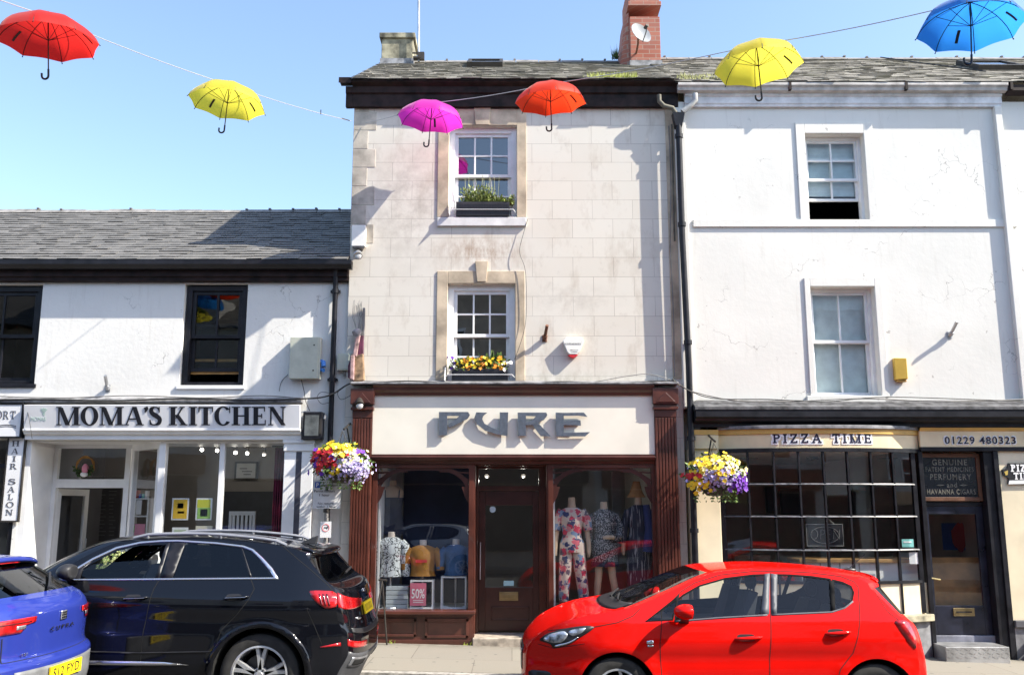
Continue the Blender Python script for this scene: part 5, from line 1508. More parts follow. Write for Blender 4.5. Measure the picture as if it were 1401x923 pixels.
wq = car.sides([(884, 849), (919, 846.5), (925, 822), (921, 824)])
wr_ = car.sides([(1063, 838.5), (1137, 835), (1134.5, 793), (1110, 789.5), (1080, 787.3), (1064, 787)])
wr2 = car.sides([(1140.6, 794.5), (1153, 797.5), (1163.5, 802.5), (1166.5, 809.5), (1164, 822), (1155, 829), (1142.4, 833.5)])
fr = car.sides([(905, 858), (903, 880), (904, 905), (906, 945), (1052, 945), (1052.5, 900), (1054, 845), (1053.5, 782), (1030, 781), (985, 786), (950, 797), (928, 811), (905, 835)])
rd = car.sides([(1054, 782), (1054.5, 845), (1053, 900), (1052.5, 945), (1140, 945), (1150, 915), (1167, 893), (1174, 869), (1176.5, 848), (1174, 802), (1168, 795), (1150, 788), (1110, 783), (1080, 781.5)])
car.shell([('windscreen', 6, 8, Gc_screen), ('rear_window', 14, 15, Gc_dark, .993)], .955, [('f', fr), ('r', rd)],
          [('w', wf, None, 'f', Gc_clear), ('w', wq, None, None, Gc_clear), ('w', wr_, None, 'r', Gc_clear), ('w', wr2, None, 'r', Gc_clear)])
for poly, d in ((wf, 'f'), (wr_, 'r'), (wr2, 'r')):
    g_ = grow(poly, .016)
    ring = [g_[i] for i in range(len(g_))] + [g_[0]] + [poly[0]] + [poly[i] for i in range(len(poly) - 1, -1, -1)]
    car.sidepatch('window_trim', ring, M_matt, .001, car.door[d], solid=0)
tri = car.sides([(882, 850), (921, 848), (930, 812), (924, 817)]); ring = tri + [tri[0]] + [wq[0]] + wq[::-1]
car.sidepatch('window_trim', ring, M_matt, .002, None, solid=.003)
M_bpil = mat('grey pillar foil', (.085, .09, .105), .55, var=.1)
car.sidepatch('pillar_cover', car.sides([(1040.6, 840.5), (1052.4, 839.7), (1053, 784), (1046, 784.5)]), M_bpil, .003, car.door['f'])
car.sidepatch('pillar_cover', car.sides([(1055.3, 839.6), (1062.8, 839), (1063.4, 785.5), (1054.6, 784)]), M_bpil, .003, car.door['r'])
car.sidepatch('window_trim', car.sides([(1134, 792.8), (1141, 794.3), (1143, 833.8), (1136.5, 835.3)]), M_matt, .003, car.door['r'], solid=.002)
bel = car.sides([(924, 849.5), (985, 844.5), (1050, 840.8)]); car.sidepatch('belt_trim', car.ribbon(bel, .014), M_bpil, .004, car.door['f'])
bel = car.sides([(1056, 840.5), (1100, 838.5), (1138, 836.8), (1156, 831), (1167, 822)]); car.sidepatch('belt_trim', car.ribbon(bel, .014), M_bpil, .004, car.door['r'])
car.seam([(930, 811), (905, 836), (905, 858), (903, 880), (904, 905), (906, 950)]); car.seam([(1053.5, 782), (1054.5, 845), (1053, 900), (1052, 950)])
car.seam([(930, 810), (950, 797), (985, 786), (1030, 781), (1080, 781.3), (1110, 783), (1150, 788), (1168, 795), (1174, 802), (1176.5, 848), (1174, 869), (1167, 893), (1150, 915), (1140, 945)])
car.seam([(750, 862), (778, 859), (813, 857), (845, 851), (866, 842), (876, 832)])
car.seam([(736, 880), (757, 886), (800, 880)], .005)
car.seam([(1195, 806), (1214, 836), (1240, 856)], .005)
hl = car.sides([(736.5, 875), (748, 866), (770, 859.5), (792, 856), (806, 855.2), (814, 857.5), (806, 864), (788, 875), (777, 882), (757, 886), (753, 880)])
h_ = car.sidepatch('headlight', roundpoly(hl, 1), M_trim, .004)
for o_, pl, mm in ((.0075, [(742, 874.5), (752, 866.5), (772, 862), (778, 868), (770, 878), (756, 879)], M_clearlens), (.0075, [(781, 861), (803, 857.5), (796, 866), (783, 870), (777, 865)], M_clearlens), (.0075, [(759, 882), (778, 878), (792, 870), (786, 876), (776, 880.5), (760, 884.5)], M_chrome)):
    car.sidepatch('reflector', roundpoly(car.sides(pl), 2), mm, o_, h_, sgs=(-1,), solid=.003, step=.03)
car.sidepatch('tail_light', roundpoly(car.sides([(1222, 848), (1241, 848), (1249, 862), (1254, 876), (1253, 888), (1243, 878), (1233, 864)]), 1), M_redlens, .006)
car.toppatch('grille', 1.2, 2.6, -.62, .62, M_trim, .004, 8, 16)
car.toppatch('grille_bar', 2.0, 2.3, -.60, .60, M_chrome, .014, 4, 16)
car.sidepatch('fog_lamp_recess', roundpoly(car.sides([(722, 915), (752, 917), (757, 930), (725, 932)]), 2), M_trim, .003)
car.sidepatch('wing_badge', car.sides([(885, 876), (894, 875.5), (894, 880), (885, 880.5)]), M_chrome, .005, sgs=(-1,), step=.02); car.sidepatch('wing_badge', car.sides([(886, 882), (894, 881.6), (894, 884), (886, 884.4)]), M_chrome, .005, sgs=(-1,), step=.02)
car.handle((1006, 874), (1043, 870), 'f', Pt_red); car.handle((1130, 867), (1164, 863), 'r', Pt_red)
mx_, mz_ = car.side(934, 838); car.mirror(mx_, mz_ + .01, Pt_red, (.115, .10, .07))
car.toppatch('cowl', 5.86, 6.25, -.9, .9, M_trim, .006, 4, 20)
for y0 in (-.55, .08):
    pts = [car.top(6.2, y0 + .55 * f) + car.tnorm(6.2 + .18 * f, y0 + .55 * f) * .02 + (car.top(6.2 + .2 * f, y0) - car.top(6.2, y0)) for f in (0, .25, .5, .75, 1)]
    MB().tube(pts, .01, 6).build('wiper', M_trim, car.root)
a_ = car.top(12.1, 0); MB().blob(a_ + Vector((0, 0, .01)), .07, .03, .02, 12, 6).tube([a_ + Vector((-.01, 0, .02)), a_ + Vector((.16, 0, .17))], .004, 6).build('aerial', M_trim, car.root, smooth=True)
car.toppatch('spoiler', 12.6, 13.35, -.93, .93, Pt_red, .014, 6, 24, solid=.012)
x0c = car.E[6][0]
car.cabin(x0c + .05, car.E[15][0] - .1, .86, [(.02, -.36, .36), (.02, .36, .36), (.86, -.36, .24), (.86, .36, .24)], 1)
for x in k['wheels']:
    for sg in (-1, 1): car.wheel(x, sg, .312, .19, .208, 7, 'single')
# ------------------------------------------------------------------ black suv
Pt_blk = car_paint('black blue car paint', (.004, .0045, .007), rough=.3)
k = dict(crease=lambda x: 1.0 + .01 * x, belt=lambda x: 1.06, wheels=(), wr=.375, ar=.435, sill=.26, tf=.24, lf=1.0, tr=.2, lr=.75, l1=.16, l2=.42)
xm = P(510, 840, 9.66).x - 2.24
car = Car('parked_car', 'black estate style off-roader with silver roof rails parked in front of the cafe', 'cars at the kerb', xm, 9.66, .925, Pt_blk, 4.48, k)
k['wheels'] = (car.loc(357, 905, 8.8)[0] - 2.68, car.loc(357, 905, 8.8)[0])
Cpx = [(-60, 965), (-68, 900), (-66, 845), (-55, 815), (-20, 801), (25, 794), (62, 786), (103, 762), (155, 738.5), (205, 730), (285, 728.3), (350, 732.6), (410, 741.5), (456, 751), (452, 757), (470, 790), (494, 800), (499, 811), (502.5, 828), (506, 846), (511, 860), (510, 886), (495, 911), (477, 950)]
Epx = [(-30, 965), (-38, 905), (-40, 852), (-30, 824), (0, 808), (35, 801), (70, 791), (112, 763), (165, 740.5), (215, 738.2), (285, 737), (350, 741.8), (388, 747), (418, 756), (421, 762), (445, 793), (456, 802), (458.5, 808.5), (460, 829), (462, 847), (467, 861), (468, 889), (455, 916), (440, 955)]
car.prep([car.loc(a, b, 9.66) for a, b in Cpx], car.sides(Epx))
wf = car.sides([(110, 790.5), (114, 778), (127, 769.5), (159, 754), (192, 745.5), (227, 744.5), (212, 789.5)])
wf_low = car.sides([(110, 790.5), (114, 778), (127, 771), (160, 768), (221, 764), (212, 789.5)])
wr_ = car.sides([(237, 789), (254.5, 743), (296, 745), (329, 749.5), (341, 789)])
wr2 = car.sides([(345, 789), (332.5, 750.5), (344, 754), (357, 767), (371, 789)])
fr = car.sides([(92, 797), (93, 830), (96, 880), (104, 945), (193, 945), (192, 908), (196, 863), (203, 830), (210, 806), (219, 791), (233, 741.5), (200, 743), (160, 750), (126, 766)])
rd = car.sides([(219.5, 791), (210.5, 806), (203.5, 830), (196.5, 863), (192.5, 908), (194, 945), (290, 945), (294, 885), (303, 861), (325, 839), (340, 820), (348, 805), (343, 791), (331, 747.5), (296, 743), (233.5, 741.5)])
car.shell([('windscreen', 6, 8, Gc_screen), ('rear_window', 14, 15, glass('smoked rear glass', (.25, .27, .28), 1.5, wav=0), .98)], .93, [('f', fr), ('r', rd)],
          [('w', wf, wf_low, 'f', Gc_clear), ('w', wr_, None, 'r', Gc_dark), ('w', wr2, None, 'r', Gc_dark)])
out_ = car.sides([(76, 794), (126, 763.5), (159, 748), (192, 740.8), (220, 738.7), (243, 738.3), (296, 741.6), (333, 746), (347, 751), (360, 763), (373, 777), (381.5, 791.8)])
inn_ = car.sides([(84, 792), (127, 766), (160, 750.6), (192, 743.2), (220, 741), (243, 740.6), (296, 744), (331, 748.2), (344, 753), (356, 765), (368, 779), (375, 789.6)])
ring = out_ + [out_[0]] + [inn_[0]] + inn_[::-1]
car.sidepatch('chrome_surround', ring, M_chrome, .006, None, solid=.006)
g_ = inn_ + [inn_[0]]
def blk(pts, d): car.sidepatch('window_trim', car.sides(pts), M_black, .002, car.door[d] if d else None, solid=.002)
blk([(212.5, 789.5), (227.5, 744), (233, 742), (218, 790)], 'f'); blk([(219, 790), (234, 742), (254, 742.5), (236.5, 789.5)], 'r'); blk([(330, 749), (332, 750), (345, 789.5), (341.5, 789.5)], 'r')
blk([(86, 792), (110, 791), (114, 777), (126, 768), (122, 767)], 'f')
car.seam([(219, 791), (210, 806), (203, 830), (196, 863), (192, 908), (193, 945)]); car.seam([(343, 791), (348, 805), (340, 820), (325, 839), (303, 861), (294, 885), (290, 945)])
car.seam([(92, 797), (93, 830), (96, 880), (104, 945)]); car.seam([(385, 745), (424, 778), (446, 797), (455, 807)], .005); car.seam([(420, 833), (437, 872), (440, 880)], .005)
car.seam([(234.5, 742), (219.5, 789)], .005)
car.sidepatch('sill_strip', car.sides([(100, 902.5), (190, 904), (225, 905), (258, 909), (190, 909.5), (100, 908)]), M_chrome, .006, None)
car.sidepatch('sill_moulding', car.ribbon(car.sides([(100, 890), (190, 892.5), (296, 891)]), .012), M_trim, .006, None)
wx = k['wheels'][1]
def archring(wx, r0, r1, a0=-.2, a1=math.pi + .2):
    n = 30; o = [(wx + r1 * math.cos(a0 + (a1 - a0) * i / n), .375 + r1 * math.sin(a0 + (a1 - a0) * i / n)) for i in range(n + 1)]
    return o + [(wx + r0 * math.cos(a0 + (a1 - a0) * i / n), .375 + r0 * math.sin(a0 + (a1 - a0) * i / n)) for i in range(n, -1, -1)]
for q in k['wheels']: car.sidepatch('arch_moulding', archring(q, .437, .495), Pt_blk, .014, None, solid=.014)
lp = car.sidepatch('tail_light', roundpoly(car.sides([(422.6, 808), (433, 807.5), (460.5, 808.5), (462, 829), (446, 832.5), (436, 826), (426.5, 817)]), 1), M_redlens, .006)
for i in range(3):
    x = 436 + i * 5; car.sidepatch('lamp_divider', car.sides([(x, 812), (x + 2, 812), (x + 6, 828), (x + 3.4, 828)]), mat('dark red lens', (.12, .0, .002), .15, var=0, coat=1), .009, lp, sgs=(-1,), solid=.002, step=.02)
for sg in (-1, 1):
    car.toppatch('tail_light', 17.0, 18.0, sg * .30, sg * .998, M_redlens, .006, 8, 14, shape=lambda f: (17.22 - .2 * f, 17.72 + .28 * f))
    car.toppatch('rear_reflector', 20.3, 20.8, sg * .42, sg * .98, M_redlens, .006, 4, 10, shape=lambda f: (20.35 - .0 * f, 20.62 + .05 * f))
    car.toppatch('exhaust_trim', 21.1, 21.6, sg * .35, sg * .9, M_steel, .012, 5, 8); car.toppatch('exhaust_trim', 21.2, 21.5, sg * .42, sg * .84, M_gap, .016, 5, 8)
car.sidepatch('rear_reflector', car.sides([(438, 884), (466, 878), (466.5, 883), (438, 885.5)]), M_redlens, .006)
car.toppatch('bumper_insert', 20.9, 22.6, -.97, .97, mat('dark grey bumper plastic', (.07, .072, .078), .4, var=.15), .004, 10, 24)
car.toppatch('bumper_ledge', 19.45, 19.9, -.9, .9, M_trim, .006, 5, 20)
car.toppatch('spoiler', 12.55, 13.25, -.95, .95, Pt_blk, .02, 6, 24, solid=.02)
pl, F = car.plate('', 18.0, M_plate, .50, .115, t=-.0)
bx = MB()
for i, wv in enumerate((.05, .045, .03, .05, .05, .045)): bx.box(-.2 + i * .068, -.2 + i * .068 + wv * .35, -.006, -.0041, -.035, .035)
bx.v = [tuple(F @ Vector(v)) for v in bx.v]; bx.build('lettering', M_ink, pl)
car.toppatch('badge', 16.35, 16.75, -.09, .09, M_chrome, .008, 6, 6); car.toppatch('badge', 18.5, 18.66, -.66, -.48, M_chrome, .006, 2, 4)
car.handle((168, 819), (202, 816.5), 'f', Pt_blk, .032); car.handle((306, 818.5), (340, 815.5), 'r', Pt_blk, .032)
for hx0, hx1, hy in ((172, 200, 818.5), (310, 338, 817.5)):
    a0_, b0_ = car.side(hx0, hy), car.side(hx1, hy); MB().tube([(a0_[0], -car.S(*a0_) - .052, a0_[1] + .006), (b0_[0], -car.S(*b0_) - .052, b0_[1] + .012)], .0018, 6).build('handle_strip', M_chrome, car.door['f' if hx0 < 200 else 'r'][-1])
mx_, mz_ = car.side(104, 786); car.mirror(mx_, mz_ + .02, M_trim, (.10, .12, .075))
for sg in (-1, 1):
    pts = [car.top(8.75 + i * .33, sg * .93) for i in range(11)]; pts = [p + Vector((0, 0, (.03 if 0 < i < 10 else .004))) for i, p in enumerate(pts)]
    q = MB().tube(pts, .017, 8); 
    for i in (1, 5, 9): q.tube([pts[i], pts[i] - Vector((0, 0, .05))], .016, 8)
    q.build('roof_rail', mat('bright roof rail', (.38, .38, .40), .45, .6, var=.05), car.root, smooth=True)
a_ = car.top(12.2, 0); q = MB().hexa([a_ + Vector(v) for v in ((-.09, -.03, 0), (.09, -.03, 0), (.09, .03, 0), (-.09, .03, 0), (.05, -.012, .07), (.11, -.008, .09), (.11, .008, .09), (.05, .012, .07))]); q.build('shark_fin_aerial', M_trim, car.root, bevel=.006)
p0, p1 = car.top(14.85, .1), car.top(14.78, .75); MB().tube([p0 + Vector((.03, 0, .02)), (p0 + p1) / 2 + Vector((.03, 0, .025)), p1 + Vector((.02, 0, .02))], .012, 6).build('wiper', M_trim, car.root)
car.cabin(car.E[6][0] + .05, car.E[15][0] - .15, 1.0, [(.0, -.38, .34), (.0, .38, .34), (.9, -.38, .3), (.9, .38, .3)], 1)
for x in k['wheels']:
    for sg in (-1, 1): car.wheel(x, sg, .378, .235, .268, 5, 'double')
# ------------------------------------------------------------------ blue hatchback, seen from behind
Pt_blu = car_paint('royal blue car paint', (.026, .045, .30), rough=.35, metal=.25)
k = dict(crease=lambda x: .93 + .02 * x, belt=lambda x: 1.07, n=2.2, wheels=(-1.28, 1.35), wr=.32, ar=.38, sill=.2, tf=.24, lf=1.0, tr=.13, lr=.7)
xr_ = P(84, 841, 7.72).x
car = Car('passing_car', 'royal blue hatchback cut off by the left edge, its tail towards the black car', 'cars at the kerb', xr_ - 2.11, 7.72, .90, Pt_blu, 4.30, k)
C_ = [(-2.1, .25), (-2.14, .5), (-2.12, .68), (-2.0, .8), (-1.5, .93), (-1.05, 1.0), (-.85, 1.09), (-.5, 1.26), (-.1, 1.41), (.4, 1.455), (1.0, 1.45), (1.28, 1.43), (1.54, 1.41), (1.57, 1.385), (1.53, 1.36), (1.94, 1.13), (2.03, 1.08), (2.10, .97), (2.10, .72), (2.11, .67), (2.16, .62), (2.16, .45), (2.10, .25)]
E_ = [(-1.8, .25), (-1.86, .5), (-1.82, .66), (-1.7, .76), (-1.3, .87), (-.9, .95), (-.7, 1.03), (-.35, 1.19), (.05, 1.33), (.5, 1.375), (1.0, 1.37), (1.24, 1.345), (1.40, 1.33), (1.44, 1.305), (1.42, 1.285), (1.69, 1.09), (1.76, 1.03), (1.79, .94), (1.80, .72), (1.82, .67), (1.88, .62), (1.88, .45), (1.85, .25)]
zz = lambda p: (p[0], (p[1] * 1.085 if p[1] < 1.0 else p[1] + .085 - .035 * min(1, (p[1] - 1.0) / .3)) if p[1] > .42 else p[1])
car.prep([zz(p) for p in C_], [zz(p) for p in E_])
wf = [(-.70, 1.07), (.28, 1.09), (.3, 1.405), (.05, 1.375), (-.38, 1.24)]; wr_ = [(.36, 1.09), (1.1, 1.11), (1.18, 1.25), (1.08, 1.37), (.85, 1.41), (.38, 1.41)]
car.shell([('windscreen', 6, 8, Gc_screen), ('rear_window', 14, 15, Gc_screen, .985)], .9, [('f', [(-.85, 1.0), (-.85, .24), (.32, .24), (.32, 1.43), (-.1, 1.36)]), ('r', [(.325, 1.43), (.325, .24), (.95, .24), (1.05, .6), (1.25, .8), (1.26, 1.28), (1.1, 1.40)])], [('w', wf, None, 'f', Gc_clear), ('w', wr_, None, 'r', Gc_clear)])
car.toppatch('spoiler', 12.2, 13.3, -.93, .93, Pt_blu, .012, 6, 24, solid=.03); car.toppatch('brake_light', 13.2, 13.5, -.32, .32, M_redlens, .02, 3, 12)
car.toppatch('spoiler_lip', 13.25, 13.75, -.9, .9, M_black, .012, 4, 20)
for sg in (-1, 1):
    l_ = car.toppatch('tail_light', 16.7, 17.5, sg * .44, sg * .998, M_redlens, .010, 6, 14, shape=lambda f: (17.0 + .02 * (1 - f), 17.42 - .22 * (1 - f) if f < .25 else 17.42))
    car.toppatch('reversing_light', 17.24, 17.34, sg * .56, sg * .66, M_clearlens, .013, 3, 6, parent=l_, solid=.003); car.toppatch('lamp_divider', 17.14, 17.18, sg * .5, sg * .99, MATS['dark red lens'], .013, 2, 14, parent=l_, solid=.003)
car.sidepatch('tail_light', [(1.56, 1.02), (1.79, 1.025), (1.80, .91), (1.70, .90), (1.60, .95)], M_redlens, .008)
car.toppatch('tailgate_gap', 18.93, 19.02, -.78, .78, M_gap, .003, 2, 20, solid=0)
for sg in (-1, 1): car.toppatch('tailgate_gap', 17.5, 18.95, sg * .775, sg * .785, M_gap, .003, 10, 1, solid=0)
car.toppatch('bumper_insert', 20.15, 21.6, -.72, .72, mat('grey bumper plastic', (.16, .165, .17), .5, var=.15), .006, 8, 16)
car.plate('S12 FYD', 20.55, M_plate, .52, .111)
bd = car.toppatch('badge', 17.02, 17.3, -.055, .055, M_chrome, .010, 6, 6)
for i in range(3): car.toppatch('badge_bar', 17.06 + i * .075, 17.1 + i * .075, -.045, .045, M_ink, .014, 2, 4, parent=bd, solid=.002)
F = None
c = car.top(17.48, 0); n = car.tnorm(17.48, 0); up = Vector((0, 0, 1)); up = (up - n * up.dot(n)).normalized(); rt = n.cross(up) * -1; c = c + n * .006
F = Matrix(((rt.x, -n.x, up.x, c.x), (rt.y, -n.y, up.y, c.y), (rt.z, -n.z, up.z, c.z), (0, 0, 0, 1)))
text_mesh('CUPRA', (-.19, .19, -.016, .016), -.004, .004, M_ink, 'lettering', car.root, rot=F, spacing=1.5)
c = car.top(18.2, -.55); n = car.tnorm(18.2, -.55); c = c + n * .008
F = Matrix(((rt.x, -n.x, up.x, c.x), (rt.y, -n.y, up.y, c.y), (rt.z, -n.z, up.z, c.z), (0, 0, 0, 1)))
text_mesh('TSI', (-.05, .05, -.011, .011), -.003, .003, M_chrome, 'lettering', car.root, rot=F)
p0, p1 = car.top(14.95, 0), car.top(14.5, .62); MB().tube([p0 + Vector((.03, 0, .02)), (p0 + p1) / 2 + Vector((.03, 0, .02)), p1 + Vector((.02, 0, .015))], .012, 6).build('wiper', M_trim, car.root)
car.mirror(-.58, 1.11, Pt_blu)
car.cabin(-.75, 1.7, 1.0, [(.0, -.38, .36), (.0, .38, .36), (.85, -.38, .28), (.85, .38, .28)], 1)
for x in k['wheels']:
    for sg in (-1, 1): car.wheel(x, sg, .32, .22, .22, 5, 'double')
# ================================================================== lettering and signs on the centre and right shopfronts
M_silver = mat('brushed silver lettering', (.22, .25, .30), .32, .7, var=.1, scale=20)
YP = YM - .158
c = P(700, 590, YM - .1)
t = thing('shop_sign', 'raised silver letters spelling PURE across the cream fascia', 'shop sign', (c.x, YM - .10, P(700, 604, YP).z))
def pl_(pts): return [(590 + a / 6.09, 550 + b / 6.09) for a, b in pts]
PURE = [[[(68, 85), (128, 85), (128, 268), (134, 271), (64, 273), (70, 268)], [(128, 85), (305, 85), (317, 105), (310, 118), (245, 110), (128, 108)], [(245, 110), (310, 118), (300, 133), (152, 208), (143, 188), (200, 150)]],
        [[(378, 88), (460, 88), (430, 110), (420, 140), (385, 180), (362, 135)], [(420, 140), (440, 180), (500, 214), (575, 245), (560, 265), (450, 232), (385, 180)], [(575, 88), (637, 88), (630, 275), (560, 265), (575, 245)]],
        [[(724, 90), (785, 90), (785, 270), (792, 276), (726, 276), (732, 270)], [(785, 90), (955, 90), (963, 105), (955, 120), (880, 112), (785, 108)], [(880, 112), (955, 120), (936, 142), (860, 182), (785, 186), (785, 170), (840, 160)], [(845, 184), (884, 172), (988, 278), (915, 278)]],
        [[(1041, 90), (1100, 92), (1100, 278), (1046, 280)], [(1100, 92), (1270, 90), (1297, 118), (1225, 106), (1100, 108)], [(1100, 160), (1240, 155), (1243, 190), (1190, 185), (1100, 185)], [(1100, 258), (1318, 250), (1282, 279), (1100, 279)]]]
for L in PURE:
    mb = MB(); cx_ = sum(p[0] for p in L[0]) / len(L[0])
    for i, poly in enumerate(L): mb.pfront(grow(pl_(poly), .7), YP - i * .0006, .03)
    lt = mb.build('letter', M_silver, t)
    v = P(590 + cx_ / 6.09, 575, YP); MB().tube([(v.x, YP + .031, v.z), (v.x, YM - .10, v.z)], .008, 8).build('standoff', M_steel, lt)
M_navy = mat('navy lettering', (.012, .012, .035), .4, var=0); M_outl = mat('white lettering edge', (.82, .82, .82), .5, var=0)
c = P(1127, 600, YW - BD)
t = thing('shop_sign', 'navy slab letters with white edges spelling PIZZA TIME on the bowed fascia', 'shop sign', (c.x, YW - BD, P(1127, 607, YW - BD).z))
r4 = (P(1059, 599, YW - BD).x, P(1195, 599, YW - BD).x, P(1127, 605.5, YW - BD).z, P(1127, 593, YW - BD).z)
roman('PIZZA TIME', r4, 0, .006, M_outl, 'lettering_edge', t, TK=.17, TN=.15, SF=.13, gap=.28, space=.75, Yf=lambda x: bow(x) - .0, grow=.022)
roman('PIZZA TIME', r4, 0, .010, M_navy, 'lettering', t, TK=.17, TN=.15, SF=.13, gap=.28, space=.75, Yf=lambda x: bow(x) - .0)
c = P(1340, 600, YW - .05)
t = thing('shop_sign', 'navy telephone number with white edges on the flat cream fascia', 'shop sign', (c.x, YW - .05, P(1340, 608, YW - .05).z))
r4 = (P(1292, 602, YW - .05).x, P(1389, 602, YW - .05).x, P(1340, 607, YW - .05).z, P(1340, 597, YW - .05).z)
e = .018
text_mesh('01229 480323', (r4[0] - e, r4[1] + e, r4[2] - e, r4[3] + e), YW - .056, .005, M_outl, 'lettering_edge', t, offset=.05, spacing=1.15)
text_mesh('01229 480323', r4, YW - .062, .004, M_navy, 'lettering', t, offset=.012, spacing=1.15)
# gilded board over the takeaway door
tr = rect(1266, 620, 1361, 685, YDw - .04)
tr = (DX0 + .01, DX1 - .005, tr[2], tr[3])
t = thing('painted_board', 'dark framed board with faded old lettering for medicines, perfumery and cigars above the takeaway door', 'shop sign', ((tr[0] + tr[1]) / 2, YDw, tr[2]))
M_wfr = mat('brown board frame', (.14, .065, .035), .45, var=.25)
mb = MB(); f = .055
mb.box(tr[0], tr[1], YDw - .05, YDw - .011, tr[2], tr[2] + f); mb.box(tr[0], tr[1], YDw - .05, YDw - .011, tr[3] - f, tr[3]); mb.box(tr[0], tr[0] + f * .5, YDw - .048, YDw - .011, tr[2] + f, tr[3] - f); mb.box(tr[1] - f, tr[1], YDw - .048, YDw - .011, tr[2] + f, tr[3] - f)
mb.build('frame', M_wfr, t, bevel=.004)
MB().box(tr[0] + f * .5, tr[1] - f, YDw - .03, YDw - .0115, tr[2] + f, tr[3] - f).build('panel', mat('black sign glass', (.012, .014, .02), .12, var=.2), t)
M_gilt = mat('dulled gilt lettering', (.17, .16, .13), .5, .3, var=.35, scale=12)
ax0, ax1 = tr[0] + f * .5 + .03, tr[1] - f - .02; H = tr[3] - tr[2] - 2 * f; zt_ = tr[3] - f
for body, a, b, u, v in (('GENUINE', .16, .86, .05, .20), ('PATENT MEDICINES', .02, .98, .245, .365), ('PERFUMERY', .10, .92, .42, .57), ('and', .42, .62, .63, .76), ('HAVANNA CIGARS', .02, .98, .80, .93)):
    text_mesh(body, (ax0 + (ax1 - ax0) * a, ax0 + (ax1 - ax0) * b, zt_ - H * v, zt_ - H * u), YDw - .032, .002, M_gilt, 'lettering', t, spacing=1.2, offset=.012)
for a, b in ((.2, .38), (.66, .84)):
    xa, xb = ax0 + (ax1 - ax0) * a, ax0 + (ax1 - ax0) * b; z = zt_ - H * .70
    MB().front([(xa, z), ((xa + xb) / 2, z - .012), (xb, z), ((xa + xb) / 2, z + .012)], YDw - .032, .002).build('flourish', M_gilt, t)
# plaque at the right edge
YR_ = YR - .03
t = thing('wall_sign', 'black cut out plaque with white PIZZA TIME lettering right of the takeaway door', 'shop sign', (P(1400, 650, YR).x, YR, P(1400, 663, YR).z))
MB().pfront([(1380, 633), (1425, 633), (1425, 662), (1379, 662), (1380, 654), (1373, 650), (1371, 642), (1378, 640)], YR_, .028).build('board', M_ink, t, bevel=.003)
roman('PIZZA', (P(1381, 640, YR).x, P(1420, 640, YR).x, P(1400, 645, YR_).z, P(1400, 635, YR_).z), YR_ - .001, .003, M_outl, 'lettering', t, TK=.24, TN=.2, SF=.16, gap=.12)
roman('TIME', (P(1384, 640, YR).x, P(1416, 640, YR).x, P(1400, 655.5, YR_).z, P(1400, 646, YR_).z), YR_ - .001, .003, M_outl, 'lettering', t, TK=.24, TN=.2, SF=.16, gap=.12)
MB().pfront([(1381, 657), (1420, 656), (1420, 661), (1380, 662)], YR_ - .003, .003).build('ribbon', M_outl, t)
MB().pfront([(1374, 645), (1379, 643), (1379, 649), (1376, 650)], YR_ - .003, .003).build('emblem', mat('gold print', (.5, .36, .08), .5, var=0), t)
# unlit OPEN sign inside the bow window
YO = YW + .16
r4 = rect(1104, 717, 1153, 746, YO)
t = thing('open_sign', 'unlit tube sign outlining OPEN hanging inside the bowed window', 'open sign', ((r4[0] + r4[1]) / 2, YO, r4[2]))
MB().box(r4[0], r4[1], YO, YO + .02, r4[2], r4[3]).build('board', mat('smoked acrylic', (.035, .035, .04), .2, var=0), t)
mb = MB(); e = .008
for q in ((r4[0] - e, r4[1] + e, r4[3] - .002, r4[3] + e), (r4[0] - e, r4[1] + e, r4[2] - e, r4[2] + .002), (r4[0] - e, r4[0], r4[2], r4[3]), (r4[1], r4[1] + e, r4[2], r4[3])): mb.box(q[0], q[1], YO - .004, YO + .022, q[2], q[3])
mb.build('rim', mat('grey rim', (.22, .22, .22), .5, var=0), t)
text_mesh('OPEN', (r4[0] + .05, r4[1] - .04, r4[2] + .09, r4[3] - .07), YO - .006, .01, mat('clear tubes', (.22, .22, .22), .3, var=.8, scale=70), 'lettering', t, offset=-.035, spacing=1.1, shear=.1)
mb = MB(); n = 30; cx_, cz_ = (r4[0] + r4[1]) / 2, (r4[2] + r4[3]) / 2
mb.tube([(cx_ + .2 * math.cos(a), YO - .006, cz_ + .115 * math.sin(a)) for a in (2 * math.pi * k / n for k in range(n + 1))], .004, 5); mb.build('tube', MATS['clear tubes'], t)
MB().tube([(r4[0] + .1, YO + .01, r4[3]), (cx_, YO + .01, r4[3] + .14), (r4[1] - .1, YO + .01, r4[3])], .002, 4).build('chain', M_steel, t)
def card(name, label, cat_, px, Y, m, d=.003, parts=(), par=None, group=None):
    r = rect(*px, Y); t = thing(name, label, cat_, ((r[0] + r[1]) / 2, Y, r[2]), group)
    MB().box(r[0], r[1], Y, Y + d, r[2], r[3]).build('card', m, t)
    for nm, ppx, mm in parts:
        q = rect(*ppx, Y); MB().box(q[0], q[1], Y - .003, Y - .0005, q[2], q[3]).build(nm, mm, t)
    return t
M_cyan = mat('cyan print', (.25, .62, .58), .5, var=0); M_yel = mat('yellow print', (.78, .48, .04), .5, var=.1, scale=15); M_pink = mat('pink print', (.75, .28, .40), .5, var=.08); M_grn = mat('lime print', (.30, .52, .10), .5, var=.1); M_redp = mat('red print', (.55, .05, .05), .5, var=0); M_lime = mat('bright green card', (.12, .60, .10), .5, var=0)
card('window_sticker', 'turquoise sticker in the right hand column of the bowed window', 'sticker', (1234, 737, 1250, 748), bow(P(1242, 740, YW).x) + .024, M_cyan, .002, [('print', (1236, 740, 1247, 742), M_outl)])
